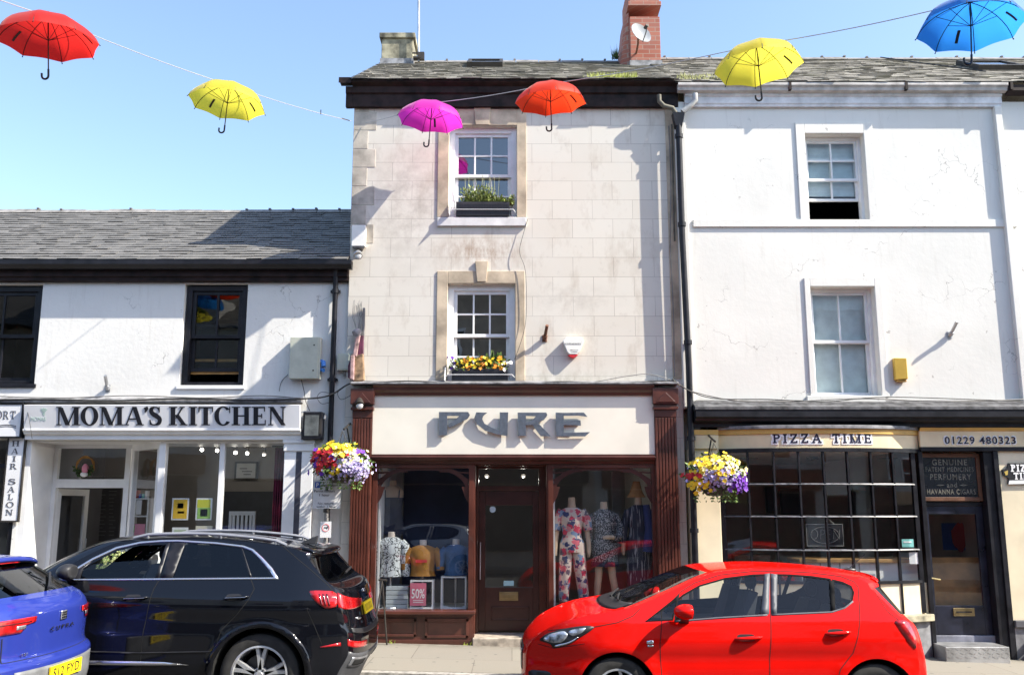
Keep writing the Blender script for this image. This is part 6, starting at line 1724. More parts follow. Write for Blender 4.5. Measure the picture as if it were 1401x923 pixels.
card('paper_notice', 'white notice taped inside the bowed window beneath the turquoise sticker', 'notice', (1244, 755, 1256, 771), bow(P(1250, 760, YW).x) + .026, M_paper, .002)
# cafe posters
card('poster', 'orange yellow poster with a pink drawing in the cafe window', 'poster', (235, 681, 258, 711), YL + .068, M_paper, .003, [('print', (237, 683, 256, 709), M_yel), ('drawing', (243, 688, 251, 695), M_outl), ('drawing', (243, 699, 252, 702), M_redp)])
card('poster', 'yellow and green poster with a small framed picture in the cafe window', 'poster', (268, 681, 290, 711), YL + .068, M_paper, .003, [('print', (270, 683, 288, 694), mat('acid yellow print', (.62, .62, .03), .5, var=0)), ('print', (270, 694.3, 288, 709), M_grn), ('drawing', (274, 696, 284, 706), M_iron), ('drawing', (275.2, 697.2, 282.8, 704.8), M_pink)])
card('poster', 'pale green edged notice low in the cafe window under the orange poster', 'poster', (235, 721, 257, 745), YL + .068, M_paper, .003, [('print', (238, 724, 254, 743), mat('pale green paper', (.5, .58, .42), .6, var=.1))])
card('poster', 'pale lilac notice low in the cafe window under the green poster', 'poster', (267, 719, 290, 745), YL + .068, mat('cream paper', (.72, .66, .5), .6, var=.05), .003, [('print', (270, 723, 287, 743), mat('lilac paper', (.6, .55, .66), .6, var=.1))])
# parking notice and its pipe
YK = YL - .34
t = thing('parking_sign', 'square white parking notice on a grey post under the left flower basket', 'sign', (P(445, 700, YK).x, YK + .05, gz(-2.6) + .115))
r4 = rect(428, 656, 466, 695, YK)
MB().box(r4[0], r4[1], YK, YK + .006, r4[2], r4[3]).build('plate', mat('white sign plate', (.72, .72, .72), .4, var=.06), t)
xc_ = P(446, 700, YK).x; MB().tube([(xc_, YK + .04, gz(-2.6) + .1), (xc_, YK + .04, r4[3] - .05)], .030, 12).build('post', M_gcable, t, smooth=True)
mb = MB(); 
for z in (r4[2] - .03, r4[3] - .12): mb.tube([(xc_, YK + .04, z - .025), (xc_, YK + .04, z + .025)], .045, 12)
mb.build('clamp', M_iron, t)
M_sblue = mat('sign blue', (.03, .10, .45), .4, var=0)
q = rect(431, 659, 438, 667, YK); MB().box(q[0], q[1], YK - .003, YK - .0005, q[2], q[3]).build('blue_symbol', M_sblue, t)
text_mesh('P', (q[0] + .018, q[1] - .018, q[2] + .012, q[3] - .012), YK - .0045, .001, M_outl, 'lettering', t, offset=.03)
for body, px in (('8am - 6pm', (441, 661.5, 462, 666)), ('Permit holders', (430, 669.5, 458, 673)), ('1 hour', (437, 675, 451, 678.5)), ('No return', (435, 686.5, 456, 690)), ('within 1 hour', (433, 691, 460, 694))):
    q = rect(*px, YK); text_mesh(body, q, YK - .002, .001, M_ink, 'lettering', t)
YK2 = YK - .01
r4 = rect(438, 713, 453, 735, YK2)
t = thing('small_sign', 'little white dog notice strapped to the grey post above the black car', 'sign', ((r4[0] + r4[1]) / 2, YK2, r4[2]))
MB().box(r4[0], r4[1], YK2, YK2 + .004, r4[2], r4[3]).build('plate', M_paper, t)
cx_, cz_ = (r4[0] + r4[1]) / 2, r4[3] - .085
MB().tube([(cx_ + .048 * math.cos(a), YK2 - .001, cz_ + .048 * math.sin(a)) for a in (2 * math.pi * k / 24 for k in range(25))], .004, 5).build('ring_symbol', M_redp, t)
mb = MB(); mb.front([(cx_ - .03, cz_ - .02), (cx_ - .02, cz_ + .01), (cx_ + .015, cz_ + .01), (cx_ + .03, cz_ + .025), (cx_ + .03, cz_ + .0), (cx_ + .015, cz_ - .02), (cx_ + .01, cz_ - .005), (cx_ - .018, cz_ - .005)], YK2 - .002, .0015); mb.build('dog_symbol', M_ink, t)
mb = MB(); mb.box(xc_ - .04, xc_ + .04, YK2 + .0041, YK2 + .08, r4[2] + .08, r4[2] + .10); mb.build('strap', M_steel, t)
# ================================================================== fittings on the centre building
t = thing('alarm_box', 'white six sided alarm box with a red lower edge on the cream wall', 'alarm box', (P(785, 475, YM).x, YM, P(785, 489, YM).z))
MB().pfront([(770, 466), (775, 461), (794, 461), (799, 467), (793, 481), (789, 484.5), (779, 484.5), (776, 481)], YM - .09, .088).build('case', mat('white alarm plastic', (.80, .79, .74), .35, var=.04), t, bevel=.008)
MB().pfront([(777, 485), (791, 485), (788, 488), (784, 489.5), (780, 488)], YM - .085, .083).build('beacon', mat('red alarm lens', (.55, .03, .04), .25, var=.1), t, bevel=.006)
for body, px in (('SECURE', (774, 468.5, 795, 471.5)),): pass
mb = MB()
for a, b, y in ((773, 795, 469), (780, 791, 478), (781, 790, 480.5)): mb.pbox(a, y, b, y + (2.2 if y < 470 else .9), YM - .0925, .002)
mb.build('faded_print', mat('grey faded print', (.40, .40, .38), .6, var=.5, scale=90), t)
t = thing('alarm_box', 'yellow alarm box on the white wall beside the lower right window', 'alarm box', (P(1233, 504, YW).x, YW, P(1233, 520, YW).z))
r4 = rect(1225, 489, 1242, 519, YW - .09); MB().hexa([(r4[0], YW - .07, r4[2]), (r4[1] - .01, YW - .10, r4[2] + .01), (r4[1], YW - .001, r4[2]), (r4[0], YW - .001, r4[2]), (r4[0], YW - .07, r4[3]), (r4[1] - .01, YW - .10, r4[3] - .01), (r4[1], YW - .001, r4[3]), (r4[0], YW - .001, r4[3])]).build('case', mat('yellow alarm plastic', (.72, .46, .07), .4, var=.06), t, bevel=.008)
MB().box(r4[0] + .02, r4[1] - .02, YW - .07, YW - .01, r4[2] - .03, r4[2] - .001).build('sounder', mat('amber lens', (.45, .25, .05), .3, var=0), t, bevel=.004)
bracket(1299, 458, YW, 'pale flag pole bracket on the white wall right of the lower window', M_steel)
bracket(745, 463, YM, 'rusty flag pole bracket on the cream wall left of the alarm box', M_rust)
t = thing('alarm_box', 'plain white plastic box on the left corner of the cream building', 'alarm box', (P(491, 320, YM).x, YM, P(491, 337, YM).z))
r4 = rect(481, 308, 500, 337, YM - .1); MB().box(r4[0], r4[1], YM - .11, YM - .012, r4[2], r4[3]).build('case', mat('white alarm plastic', (.80, .79, .74), .35), t, bevel=.01)
MB().box(r4[0] + .02, r4[1] - .02, YM - .09, YM - .03, r4[2] - .02, r4[2] - .001).build('base', M_gcable, t)
def flood(px, py, Y, label, m):
    v = P(px, py, Y - .12); t = thing('floodlight', label, 'floodlight', (v.x, Y, v.z))
    q = MB().tube([(v.x, Y - .02, v.z + .02), (v.x, Y - .10, v.z + .0)], .014, 8); q.box(v.x - .04, v.x + .04, Y - .02, Y - .001, v.z - .02, v.z + .06); q.build('arm', m, t)
    q = MB().tube([(v.x, Y - .06, v.z + .03), (v.x + .01, Y - .12, v.z - .02), (v.x + .02, Y - .17, v.z - .07)], [.03, .055, .065], 14); q.build('head', m, t, smooth=True)
    q = MB().blob((v.x + .021, Y - .175, v.z - .075), .05, .02, .05, 12, 8); q.build('lens', mat('lamp glass', (.5, .5, .5), .15, var=.1), t, smooth=True)
flood(489, 345, YM, 'small floodlight beneath the white corner box', M_steel)
flood(491, 548, YS, 'small black floodlight at the top of the left maroon pilaster', M_iron)
# folded banner on its rail
t = thing('folded_banner', 'faded orange and pink banner bundled on a grey rail beside the left black downpipe', 'banner', (P(490, 500, YM - .1).x, YM - .05, P(490, 522, YM).z))
v0, v1 = P(498, 421, YM - .05), P(498, 512, YM - .05); MB().box(v0.x - .018, v0.x + .018, YM - .06, YM - .012, v1.z, v0.z).build('rail', M_gcable, t, bevel=.004)
M_banO = mat('faded orange cloth', (.36, .23, .13), .8, var=.5, scale=7); M_banP = mat('faded pink cloth', (.36, .23, .22), .8, var=.5, scale=9); M_banM = mat('dull plum cloth', (.10, .02, .05), .8, var=.4)
q = MB(); q.pfront([(484, 487), (497, 483), (499, 520), (483, 522)], YM - .13, .06); q.build('cloth', M_banO, t, bevel=.02)
q = MB(); q.pfront([(479, 486), (485, 485), (484, 520), (478, 518)], YM - .16, .09); q.pfront([(486, 461), (493, 458), (488, 488), (482, 486)], YM - .14, .04); q.build('cloth', M_banP, t, bevel=.015)
q = MB(); q.pfront([(491, 460), (497, 458), (497, 486), (489, 487)], YM - .10, .05); q.pfront([(476, 500), (480, 488), (480, 520), (476, 516)], YM - .12, .05); q.build('cloth', M_banM, t, bevel=.01)
q = MB(); v = P(489, 455, YM - .1); q.blob(v, .07, .05, .06, 10, 7, .4); q.build('wrapped_end', mat('weathered grey cloth', (.26, .24, .24), .85, var=.3), t, smooth=True)
mb = MB()
for k in range(9):
    a = P(484 + k * 1.4, 410 + rnd.random() * 12, YM - .06); b = P(486 + rnd.random() * 8, 455, YM - .09); m_ = (a + b) / 2 + Vector((rnd.uniform(-.05, .05), -.02, 0)); mb.tube([a, m_, b], .004, 5)
mb.build('cord', M_gcable, t)
# television aerial and dish
a = P(573, 84, YM + 2.3); b = P(573, -60, YM + 2.3)
t = thing('aerial_mast', 'tall thin aerial mast beside the stone chimney', 'aerial', a)
MB().tube([a, b], .022, 8).build('mast', M_steel, t, smooth=True)
q = MB(); q.box(a.x - .10, a.x + .04, a.y - .06, a.y + .06, a.z + .04, a.z + .07); q.box(a.x - .02, a.x + .10, a.y - .05, a.y + .03, a.z + .02, a.z + .16); q.tube([a + Vector((-.12, 0, .16)), a + Vector((.06, 0, .16))], .015, 6); q.build('clamp', M_iron, t)
YT = YC - .35
v = P(874, 49, YT); t = thing('satellite_dish', 'round white satellite dish mounted on the red brick chimney', 'satellite dish', (v.x, YC, v.z))
D = Vector((.55, -1, .35)).normalized(); Mq = Matrix.Translation(v) @ D.to_track_quat('Z', 'Y').to_matrix().to_4x4()
n = 8; prof = [(.20 * i / n, .16 * (i / n) ** 2 * .5) for i in range(n + 1)] + [(.205, .075), (.20, .07)] + [(.20 * i / n, .16 * (i / n) ** 2 * .5 - .008) for i in range(n - 1, -1, -1)]
MB().lathe(prof, Mq, 28).build('dish', mat('white dish enamel', (.36, .37, .38), .3, var=.08), t, smooth=True)
f0 = Mq @ Vector((0, 0, .26)); q = MB().tube([Mq @ Vector((0, -.19, .05)), Mq @ Vector((0, -.10, .18)), f0], .010, 6); q.build('feed_arm', M_iron, t)
q = MB().tube([f0, f0 - D * .08], .028, 8); q.build('receiver', M_iron, t, smooth=True)
q = MB().tube([v - D * .02, v + Vector((.0, .12, -.10)), (v.x, YC - .001, v.z - .14)], .018, 8); q.build('wall_arm', M_rust, t)
# ================================================================== umbrellas on wires
def cloth(name, col):
    m, t, b = nodes(name); out = t.nodes['Material Output']
    b.inputs['Base Color'].default_value = c4(col); b.inputs['Roughness'].default_value = .55; b.inputs['Specular IOR Level'].default_value = .5; b.inputs['Sheen Weight'].default_value = .4; b.inputs['Sheen Roughness'].default_value = .4
    tl = N(t, 'BsdfTranslucent'); tl.inputs[0].default_value = c4(tuple(min(1, c * 1.0) for c in col)); mx = N(t, 'MixShader'); mx.inputs[0].default_value = .62
    tc = N(t, 'TexCoord').outputs['Object']; bump(t, b, noise(t, tc, 9, 3), .25, .01)
    t.links.new(b.outputs[0], mx.inputs[1]); t.links.new(tl.outputs[0], mx.inputs[2]); t.links.new(mx.outputs[0], out.inputs[0]); return m
M_um = {'red': cloth('red umbrella cloth', (.72, .025, .02)), 'yellow': cloth('yellow umbrella cloth', (.80, .70, .07)), 'magenta': cloth('magenta umbrella cloth', (.74, .04, .52)), 'orange': cloth('orange red umbrella cloth', (.80, .05, .012)), 'blue': cloth('sky blue umbrella cloth', (.03, .25, .72))}
def umbrella(col, px, py, Y, label, dia=1.0, rot=0.0, tilt=(0, 0), pos=None, wire=True, group='umbrellas strung over the street'):
    c = pos if pos is not None else P(px, py, Y)
    t = thing('umbrella', label, 'umbrella', c, group); t['local'] = 1
    t.rotation_euler = (tilt[0] + R(2.5), tilt[1], 0); k_rot = rot
    Rr = dia / 2; Hh = .285 * dia
    def prof(f): return (Rr * math.sin(f * 1.32) / math.sin(1.32), Hh * (math.cos(f * 1.32) - math.cos(1.32)) / (1 - math.cos(1.32)))
    mb = MB(); nr, ns = 8, 8; sub = 6
    vs = []
    for i in range(nr + 1):
        f = i / nr
        for k in range(ns * sub):
            a = k_rot + 2 * math.pi * k / (ns * sub); w_ = (k % sub) / sub; sag = math.sin(math.pi * w_)
            r, h = prof(f); r *= 1 - .085 * sag * (f ** 1.5); h -= .010 * sag * f * (1 - f) * 4 + (-.012 * sag * f ** 3)
            vs.append((r * math.cos(a), r * math.sin(a), h - Hh * .35))
    fs = []
    n = ns * sub
    for i in range(nr):
        for k in range(n): fs.append((i * n + k, (i + 1) * n + k, (i + 1) * n + (k + 1) % n, i * n + (k + 1) % n))
    mb.add(vs, fs); cn = mb.build('canopy', M_um[col], t, smooth=False)
    cn.data.polygons.foreach_set('use_smooth', [True] * len(cn.data.polygons))
    rb = MB()
    for k in range(ns):
        a = k_rot + 2 * math.pi * k / ns; q = [Vector((prof(i / 8)[0] * math.cos(a), prof(i / 8)[0] * math.sin(a), prof(i / 8)[1] - Hh * .35 - .007)) for i in range(9)]
        r_ = MB().tube(q, .004, 5); m_ = q[4]; r_.tube([Vector((0, 0, -Hh * .35 + .02)), m_], .003, 5); r_.tube([q[8], q[8] * 1.02 + Vector((0, 0, -.006))], .006, 5); r_.build('rib', M_cable, t)
    hz_ = -.46 * dia
    MB().tube([(0, 0, Hh * .65 + .06), (0, 0, Hh * .65), (0, 0, hz_)], [.004, .007, .007], 8).build('shaft', M_iron, t)
    hk = [Vector((0, 0, hz_ + .07)), Vector((0, 0, hz_))] + [Vector((-.035 + .035 * math.cos(a), 0, hz_ - .035 * math.sin(a))) for a in [math.pi * i / 8 for i in range(1, 9)]] + [Vector((-.07, 0, hz_ + .03))]
    MB().tube(hk, .011, 8).build('handle', M_black, t, smooth=True)
    a = rnd.uniform(0, 6.28)
    for a in (k_rot + rot_ for rot_ in (.39 + rnd.randrange(8) * .7854, .39 + rnd.randrange(8) * .7854)):
        s = MB()
        for i in range(3):
            f0, f1 = .55 + i * .08, .55 + (i + 1) * .08
            r0, h0 = prof(f0); r1, h1 = prof(f1)
            for sg, (ra, ha), (rb_, hb) in ((1, (r0, h0), (r1, h1)),):
                e = lambda r, h, o: (r * .955 * math.cos(a) - o * math.sin(a), r * .955 * math.sin(a) + o * math.cos(a), h - Hh * .35 - .022)
                s.quad(e(ra, ha, -.014), e(ra, ha, .014), e(rb_, hb, .014), e(rb_, hb, -.014))
        o = s.build('strap', M_cable, t); q = o.modifiers.new('thick', 'SOLIDIFY'); q.thickness = .003
    return t, c + Vector((0, 0, Hh * .65))
U = []
U.append(umbrella('red', 66, 46, 8.7, 'bright red umbrella hanging in the sky at the far left', 1.0, .2, (R(2), R(-3))))
U.append(umbrella('yellow', 312, 134, 10.9, 'yellow umbrella hanging in the sky left of the tall building', .98, .5, (R(-3), R(3))))
U.append(umbrella('magenta', 590, 157, 12.08, 'magenta umbrella hanging in front of the top floor sash window', .97, .35, (R(0), R(4))))
U.append(umbrella('orange', 753, 132, 11.4, 'orange red umbrella hanging under the dark cornice', .98, .1, (R(2), R(-2))))
U.append(umbrella('yellow', 1037, 82, 9.5, 'yellow umbrella hanging in front of the right building roof', 1.0, .6, (R(-2), R(-3))))
U.append(umbrella('blue', 1328, 26, 7.7, 'sky blue umbrella hanging at the top right corner', .94, .25, (R(-3), R(4))))
for col, px, py, yv, lb in (('blue', 287, 412, 22.9, 'sky blue umbrella over the street behind the viewer'), ('yellow', 268, 431, 23.4, 'yellow umbrella over the street behind the viewer'), ('orange', 305, 396, 22.2, 'orange red umbrella over the street behind the viewer')):
    v = P(px, py, yv); v.y = 2 * (YL + .11) - yv
    umbrella(col, 0, 0, 0, lb, 1.0, rnd.random(), pos=v)
hook = P(481, 166, YM - .02)
def wire(name, label, pts, sag=.05, r=.0055):
    mb = MB(); out = []
    for a, b in zip(pts, pts[1:]):
        for i in range(8): f = i / 8; out.append(a.lerp(b, f) - Vector((0, 0, sag * 4 * f * (1 - f) * 1)))
    out.append(pts[-1]); mb.tube(out, r, 5)
    return tag(mb.build(name, mat('thin steel wire', (.42, .42, .44), .5, .2, var=0)), label, 'wire')
ur = [u[1] for u in U]
wire('hanging_wire', 'thin wire carrying the red and left yellow umbrellas to the corner of the tall building', [ur[0] + (ur[0] - ur[1]) * 1.2, ur[0], ur[1], hook], .03)
wire('hanging_wire', 'thin wire carrying the magenta, orange, right yellow and blue umbrellas', [P(500, 168, YM - .03), ur[2], ur[3], ur[4], ur[5], ur[5] + (ur[5] - ur[4]) * 1.5], .03)
t = thing('wire_anchor', 'small turnbuckle on the wire near the corner of the tall building', 'anchor', P(434, 155, 12.3)); v = hook.lerp(ur[1], .28)
MB().tube([v + Vector((0, 0, -.035)), v + Vector((0, 0, .035))], .007, 8).build('link', M_iron, t); MB().tube([hook.lerp(ur[1], .02), hook.lerp(ur[1], .09)], .008, 8).build('turnbuckle', M_iron, t)
# ================================================================== flowers
def flower(mb, c, n, s, r):
    n = n.normalized(); a = n.orthogonal().normalized(); b = n.cross(a); q = r.uniform(0, 6.28); k = 5
    vs = [c + n * s * .1]; fs = []
    for i in range(k * 2):
        an = q + math.pi * i / k; rr = s * (1.0 if i % 2 == 0 else .72)
        vs.append(c + (a * math.cos(an) + b * math.sin(an)) * rr + n * s * (.28 if i % 2 == 0 else .15))
    for i in range(k * 2): fs.append((0, 1 + i, 1 + (i + 1) % (k * 2)))
    mb.add(vs, fs)
def leaf_(mb, c, d, s, r):
    d = d.normalized(); a = d.orthogonal().normalized(); a = (a * math.cos(r.random() * 6.28) + d.cross(a) * math.sin(r.random() * 6.28)).normalized()
    mb.add([c, c + d * s * .5 + a * s * .25, c + d * s, c + d * s * .5 - a * s * .25], [(0, 1, 2, 3)])
M_leaf = mat('fresh leaf', (.10, .17, .035), .6, var=.5, scale=25)
M_leafd = mat('deep leaf', (.05, .10, .025), .6, var=.5, scale=25)
FL = {'yellow': mat('yellow petals', (.82, .58, .02), .6, var=.12, scale=20), 'cream': mat('cream petals', (.80, .74, .35), .6, var=.1, scale=20), 'red': mat('red petals', (.50, .01, .02), .6, var=.3, scale=20), 'lilac': mat('lilac petals', (.44, .38, .66), .6, var=.25, scale=30), 'purple': mat('purple petals', (.13, .02, .36), .6, var=.3, scale=20), 'white': mat('white petals', (.75, .72, .75), .6, var=.1, scale=20), 'orange': mat('orange petals', (.72, .25, .01), .6, var=.2, scale=20)}
def basket(px, py, Y, label, wallY, spec, rad=.40, seed=1, flip=1):
    r = random.Random(seed)
    c = P(px, py, Y); t = thing('hanging_basket', label, 'hanging basket', c - Vector((0, 0, .3)))
    MB().lathe([(.001, -.30), (.12, -.29), (.20, -.20), (.24, -.06), (.22, -.06), (.19, -.18), (.1, -.26), (.001, -.27)], Matrix.Translation(c), 20).build('basket', M_iron, t, smooth=True)
    lf = MB()
    for _ in range(760):
        d = Vector((r.gauss(0, 1), r.gauss(0, 1), r.gauss(.15, .9))).normalized(); p = c + Vector((d.x * rad, d.y * rad * .75, d.z * rad * .60)) * r.uniform(.5, 1.02) * (1 + .22 * mnoise.noise(d * 2.2 + Vector((seed, 0, 0)))); leaf_(lf, p, d + Vector((0, 0, r.uniform(-.6, .3))), r.uniform(.04, .09), r)
    for _ in range(40):
        a = r.uniform(0, 6.28); p = c + Vector((math.cos(a) * rad * .7, math.sin(a) * rad * .55, -.15)); 
        for i in range(6): leaf_(lf, p - Vector((0, 0, i * .04)), Vector((r.uniform(-1, 1), r.uniform(-1, 1), -.6)), .05, r)
    lf.build('foliage', M_leaf, t)
    fb = MB()
    for nm, cnt, (dx, dz), spread, sz, drop in spec:
        fb.mi = list(FL).index(nm)
        for _ in range(int(cnt * .8)):
            d = Vector((dx + r.gauss(0, spread), -.75 + r.gauss(0, .45), dz + r.gauss(0, spread))).normalized()
            k = r.uniform(.9, 1.14) * (1 + .22 * mnoise.noise(d * 2.2 + Vector((seed, 0, 0)))); p = c + Vector((d.x * rad, d.y * rad * .75, d.z * rad * .62)) * k - Vector((0, 0, r.random() * drop)); flower(fb, p, d + Vector((r.uniform(-.4, .4), -.4, r.uniform(-.2, .5))), sz * r.uniform(.7, 1.25), r)
    fb.build('flowers', list(FL.values()), t)
    h = MB(); xw_ = c.x + .02 * flip; top = c + Vector((0, 0, .42))
    h.tube([(xw_, wallY, top.z + .16), (xw_, Y, top.z + .02)], .014, 8); h.tube([(xw_, wallY, top.z - .18), (xw_, (Y + wallY) / 2, top.z + .06)], .011, 8); h.box(xw_ - .03, xw_ + .03, wallY - .012, wallY, top.z - .25, top.z + .22)
    h.build('bracket', M_iron, t)
    h = MB()
    for k in range(3):
        a = k * 2.09; h.tube([top, c + Vector((math.cos(a) * .22, math.sin(a) * .22, -.05))], .004, 5)
    h.build('chain', M_iron, t)
basket(467, 631, YL - .52, 'overflowing basket of red, yellow, lilac and purple flowers left of the maroon shopfront', YL, [('yellow', 130, (-.05, .75), .38, .036, 0), ('cream', 40, (.35, .35), .25, .036, 0), ('red', 95, (-.5, .1), .3, .040, .04), ('lilac', 420, (.62, -.25), .33, .021, .10), ('white', 90, (.35, -.1), .3, .02, .08), ('purple', 40, (-.95, .1), .35, .04, .12), ('purple', 14, (.8, .55), .2, .04, 0), ('yellow', 14, (.0, -.45), .2, .036, .05)], .385, 4)
basket(978, 648, YW - .48, 'overflowing basket of yellow, lilac and purple flowers left of the bowed window', YW, [('yellow', 150, (-.2, .6), .5, .036, 0), ('cream', 70, (.3, .35), .4, .034, 0), ('lilac', 330, (.1, -.05), .42, .021, .06), ('purple', 70, (.95, -.25), .25, .036, .18), ('red', 14, (-.95, -.1), .15, .04, .02), ('yellow', 40, (-.8, -.35), .2, .036, .12), ('white', 50, (.2, .1), .4, .02, .05)], .385, 9)
def window_box(px, Y, label, plants, seed, rail):
    r = random.Random(seed)
    x0, x1, z0, z1 = rect(*px, Y)
    t = thing('window_box', label, 'window box', ((x0 + x1) / 2, Y + .1, z0))
    q = MB(); q.box(x0, x1, Y, Y + .02, z0, z1); q.box(x0, x1, Y + .16, Y + .18, z0, z1); q.box(x0, x0 + .02, Y + .02, Y + .16, z0, z1); q.box(x1 - .02, x1, Y + .02, Y + .16, z0, z1); q.box(x0 + .02, x1 - .02, Y + .02, Y + .16, z0, z1 - .03)
    n = 34
    for k in range(n): xx = x0 + (x1 - x0) * (k + .5) / n; q.box(xx - .004, xx + .004, Y - .005, Y, z0 + .02, z1 - .03)
    q.build('trough', mat('black woven trough', (.02, .02, .024), .55, var=.3), t)
    h = MB(); h.tube([(x0 - .1, Y + .08, z0 + .06), (x0 - .06, Y - .02, z0 + .09), (x1 + .06, Y - .02, z0 + .09), (x1 + .1, Y + .08, z0 + .06)], .005, 6); h.hexa([(x0 - .10, Y - .10, z0 - .0), (x0 - .09, Y - .10, z0), (x0 - .09, Y + .03, z0 - .0), (x0 - .10, Y + .03, z0), (x0 - .10, Y - .09, z0 + .02), (x0 - .09, Y - .09, z0 + .02), (x0 - .09, Y + .03, z0 + .20), (x0 - .10, Y + .03, z0 + .20)]); h.build('guard_rail', M_sashw, t)  # left bracket plate is shaped as a wedge to cast a pointed shadow
    plants(t, x0, x1, Y, z1, r)
def herbs(t, x0, x1, Y, z1, r):
    lf = MB()
    for _ in range(340):
        x = r.uniform(x0 + .12, x0 + .52) if r.random() < .7 else r.uniform(x0 + .5, x1 + .06); big = x < x0 + .53
        p = Vector((x, Y + r.uniform(.03, .15), z1 - .03)); h = (r.uniform(.1, .34) if big else r.uniform(.05, .17)); d = Vector((r.gauss(0, .22), r.gauss(-.1, .2), 1)).normalized()
        for i in range(5): leaf_(lf, p + d * h * i / 5, d + Vector((r.uniform(-.8, .8), r.uniform(-.8, .3), 0)), r.uniform(.03, .06), r)
    lf.build('foliage', mat('light herb leaf', (.22, .27, .06), .6, var=.4, scale=25), t)
    st = MB()
    for _ in range(16):
        p = Vector((r.uniform(x0 + .1, x1 - .1), Y + .1, z1)); st.tube([p, p + Vector((r.gauss(0, .06), -.02, r.uniform(.3, .48)))], .0022, 4)
    st.build('stalks', mat('dry stalk', (.40, .42, .24), .7, var=.2), t)
def begonias(t, x0, x1, Y, z1, r):
    lf = MB()
    for _ in range(260):
        p = Vector((r.uniform(x0 - .02, x1), Y + r.uniform(0, .16), z1 + r.uniform(-.04, .14))); leaf_(lf, p, Vector((r.gauss(0, 1), -.4, r.uniform(0, 1))), r.uniform(.04, .08), r)
    for _ in range(26):
        p = Vector((r.uniform(x0 + .5, x0 + .72), Y + .1, z1)); leaf_(lf, p, Vector((r.gauss(0, .25), -.1, 1)), r.uniform(.15, .3), r)
    lf.build('foliage', M_leaf, t)
    fb = MB()
    for nm, cnt, a, b in (('yellow', 60, .05, .95), ('orange', 45, .15, .9), ('white', 8, .9, 1.05), ('purple', 8, -.1, .05)):
        fb.mi = list(FL).index(nm)
        for _ in range(cnt): 
            f = r.uniform(a, b); flower(fb, Vector((x0 + (x1 - x0) * f, Y + r.uniform(-.03, .1), z1 + r.uniform(-.02, .17))), Vector((r.gauss(0, .4), -1, r.uniform(0, 1))), r.uniform(.022, .036), r)
    fb.build('flowers', list(FL.values()), t)
window_box((624, 276, 697, 295), YM - .055, 'dark woven window box of pale green herbs on the top floor sill', herbs, 3, 1)
window_box((618, 504, 695, 521), YM - .075, 'dark window box of yellow and orange flowers on the first floor sill', begonias, 5, 1)
def tuft(name, label, cat_, base, n, hgt, spread, m, seed, kind=None):
    r = random.Random(seed); mb = MB()
    for _ in range(n):
        p = base + Vector((r.uniform(-spread[0], spread[0]), r.uniform(-spread[1], spread[1]), 0)); h = hgt * r.uniform(.4, 1.1); d = Vector((r.gauss(0, .3), r.gauss(-.1, .3), 1)) * h; s = Vector((.006, .003, 0))
        mb.add([p - s, p + s, p + d * .6 + s * .6, p + d, p + d * .6 - s * .6], [(0, 1, 2, 3, 4)])
    o = mb.build(name, m); return tag(o, label, cat_, None, kind)
M_gr = mat('gutter grass', (.26, .30, .045), .7, var=.4, scale=12)
v = P(838, 113, YM - .05); tuft('gutter_grass', 'tuft of yellow green grass growing along the dark cornice below the brick chimney', 'grass', v, 620, .15, (.36, .10), M_gr, 2, 'stuff')
v = P(955, 112, YW + .05); tuft('gutter_grass', 'thin grass growing on the slates at the join of the two roofs', 'grass', v, 240, .08, (.34, .2), mat('dry roof grass', (.26, .27, .10), .8, var=.4, scale=12), 3, 'stuff')
v = P(842, 80, YC + .3); tuft('chimney_weed', 'dark weed sprouting at the foot of the red brick chimney', 'weed', v, 60, .2, (.06, .06), M_leafd, 6)
# flower tub by the cafe door
v = P(163, 800, YL - .35); v.z = gz(v.x) + .115
t = thing('flower_tub', 'round grey tub of pale yellow flowers outside the cafe door', 'planter', v)
MB().lathe([(.001, 0), (.16, 0), (.22, .4), (.24, .42), (.2, .42), (.19, .36), (.001, .36)], Matrix.Translation(v), 20).build('tub', M_gcable, t, smooth=True)
r = random.Random(11); lf, fb = MB(), MB(); top = P(165, 771, YL - .35)
MB().tube([v + Vector((0, 0, .36)), Vector((v.x, v.y, top.z - .1))], .03, 8).build('stem', M_leafd, t)
for _ in range(260):
    d = Vector((r.gauss(0, 1), r.gauss(0, 1), r.gauss(0, 1))).normalized(); p = Vector((v.x, v.y, top.z)) + Vector((d.x * .30, d.y * .22, d.z * .14)) * r.uniform(.5, 1); leaf_(lf, p, d, .06, r)
    flower(fb, p + d * .03, d + Vector((0, -.6, .4)), r.uniform(.018, .03), r)
lf.build('foliage', M_leaf, t); fb.build('flowers', FL['cream'], t)
for i, px in enumerate((535, 640, 782, 497)):
    v = P(px, 873, YM - .09); v.z = gz(v.x) + .115
    tuft('pavement_weed', ['small weed at the foot of the maroon stall riser left of the door', 'tiny weed by the doorstep', 'small weed below the right shop window', 'weed in the joint behind the black car'][i], 'weed', v, 14, .05, (.06, .02), M_gr, 20 + i)
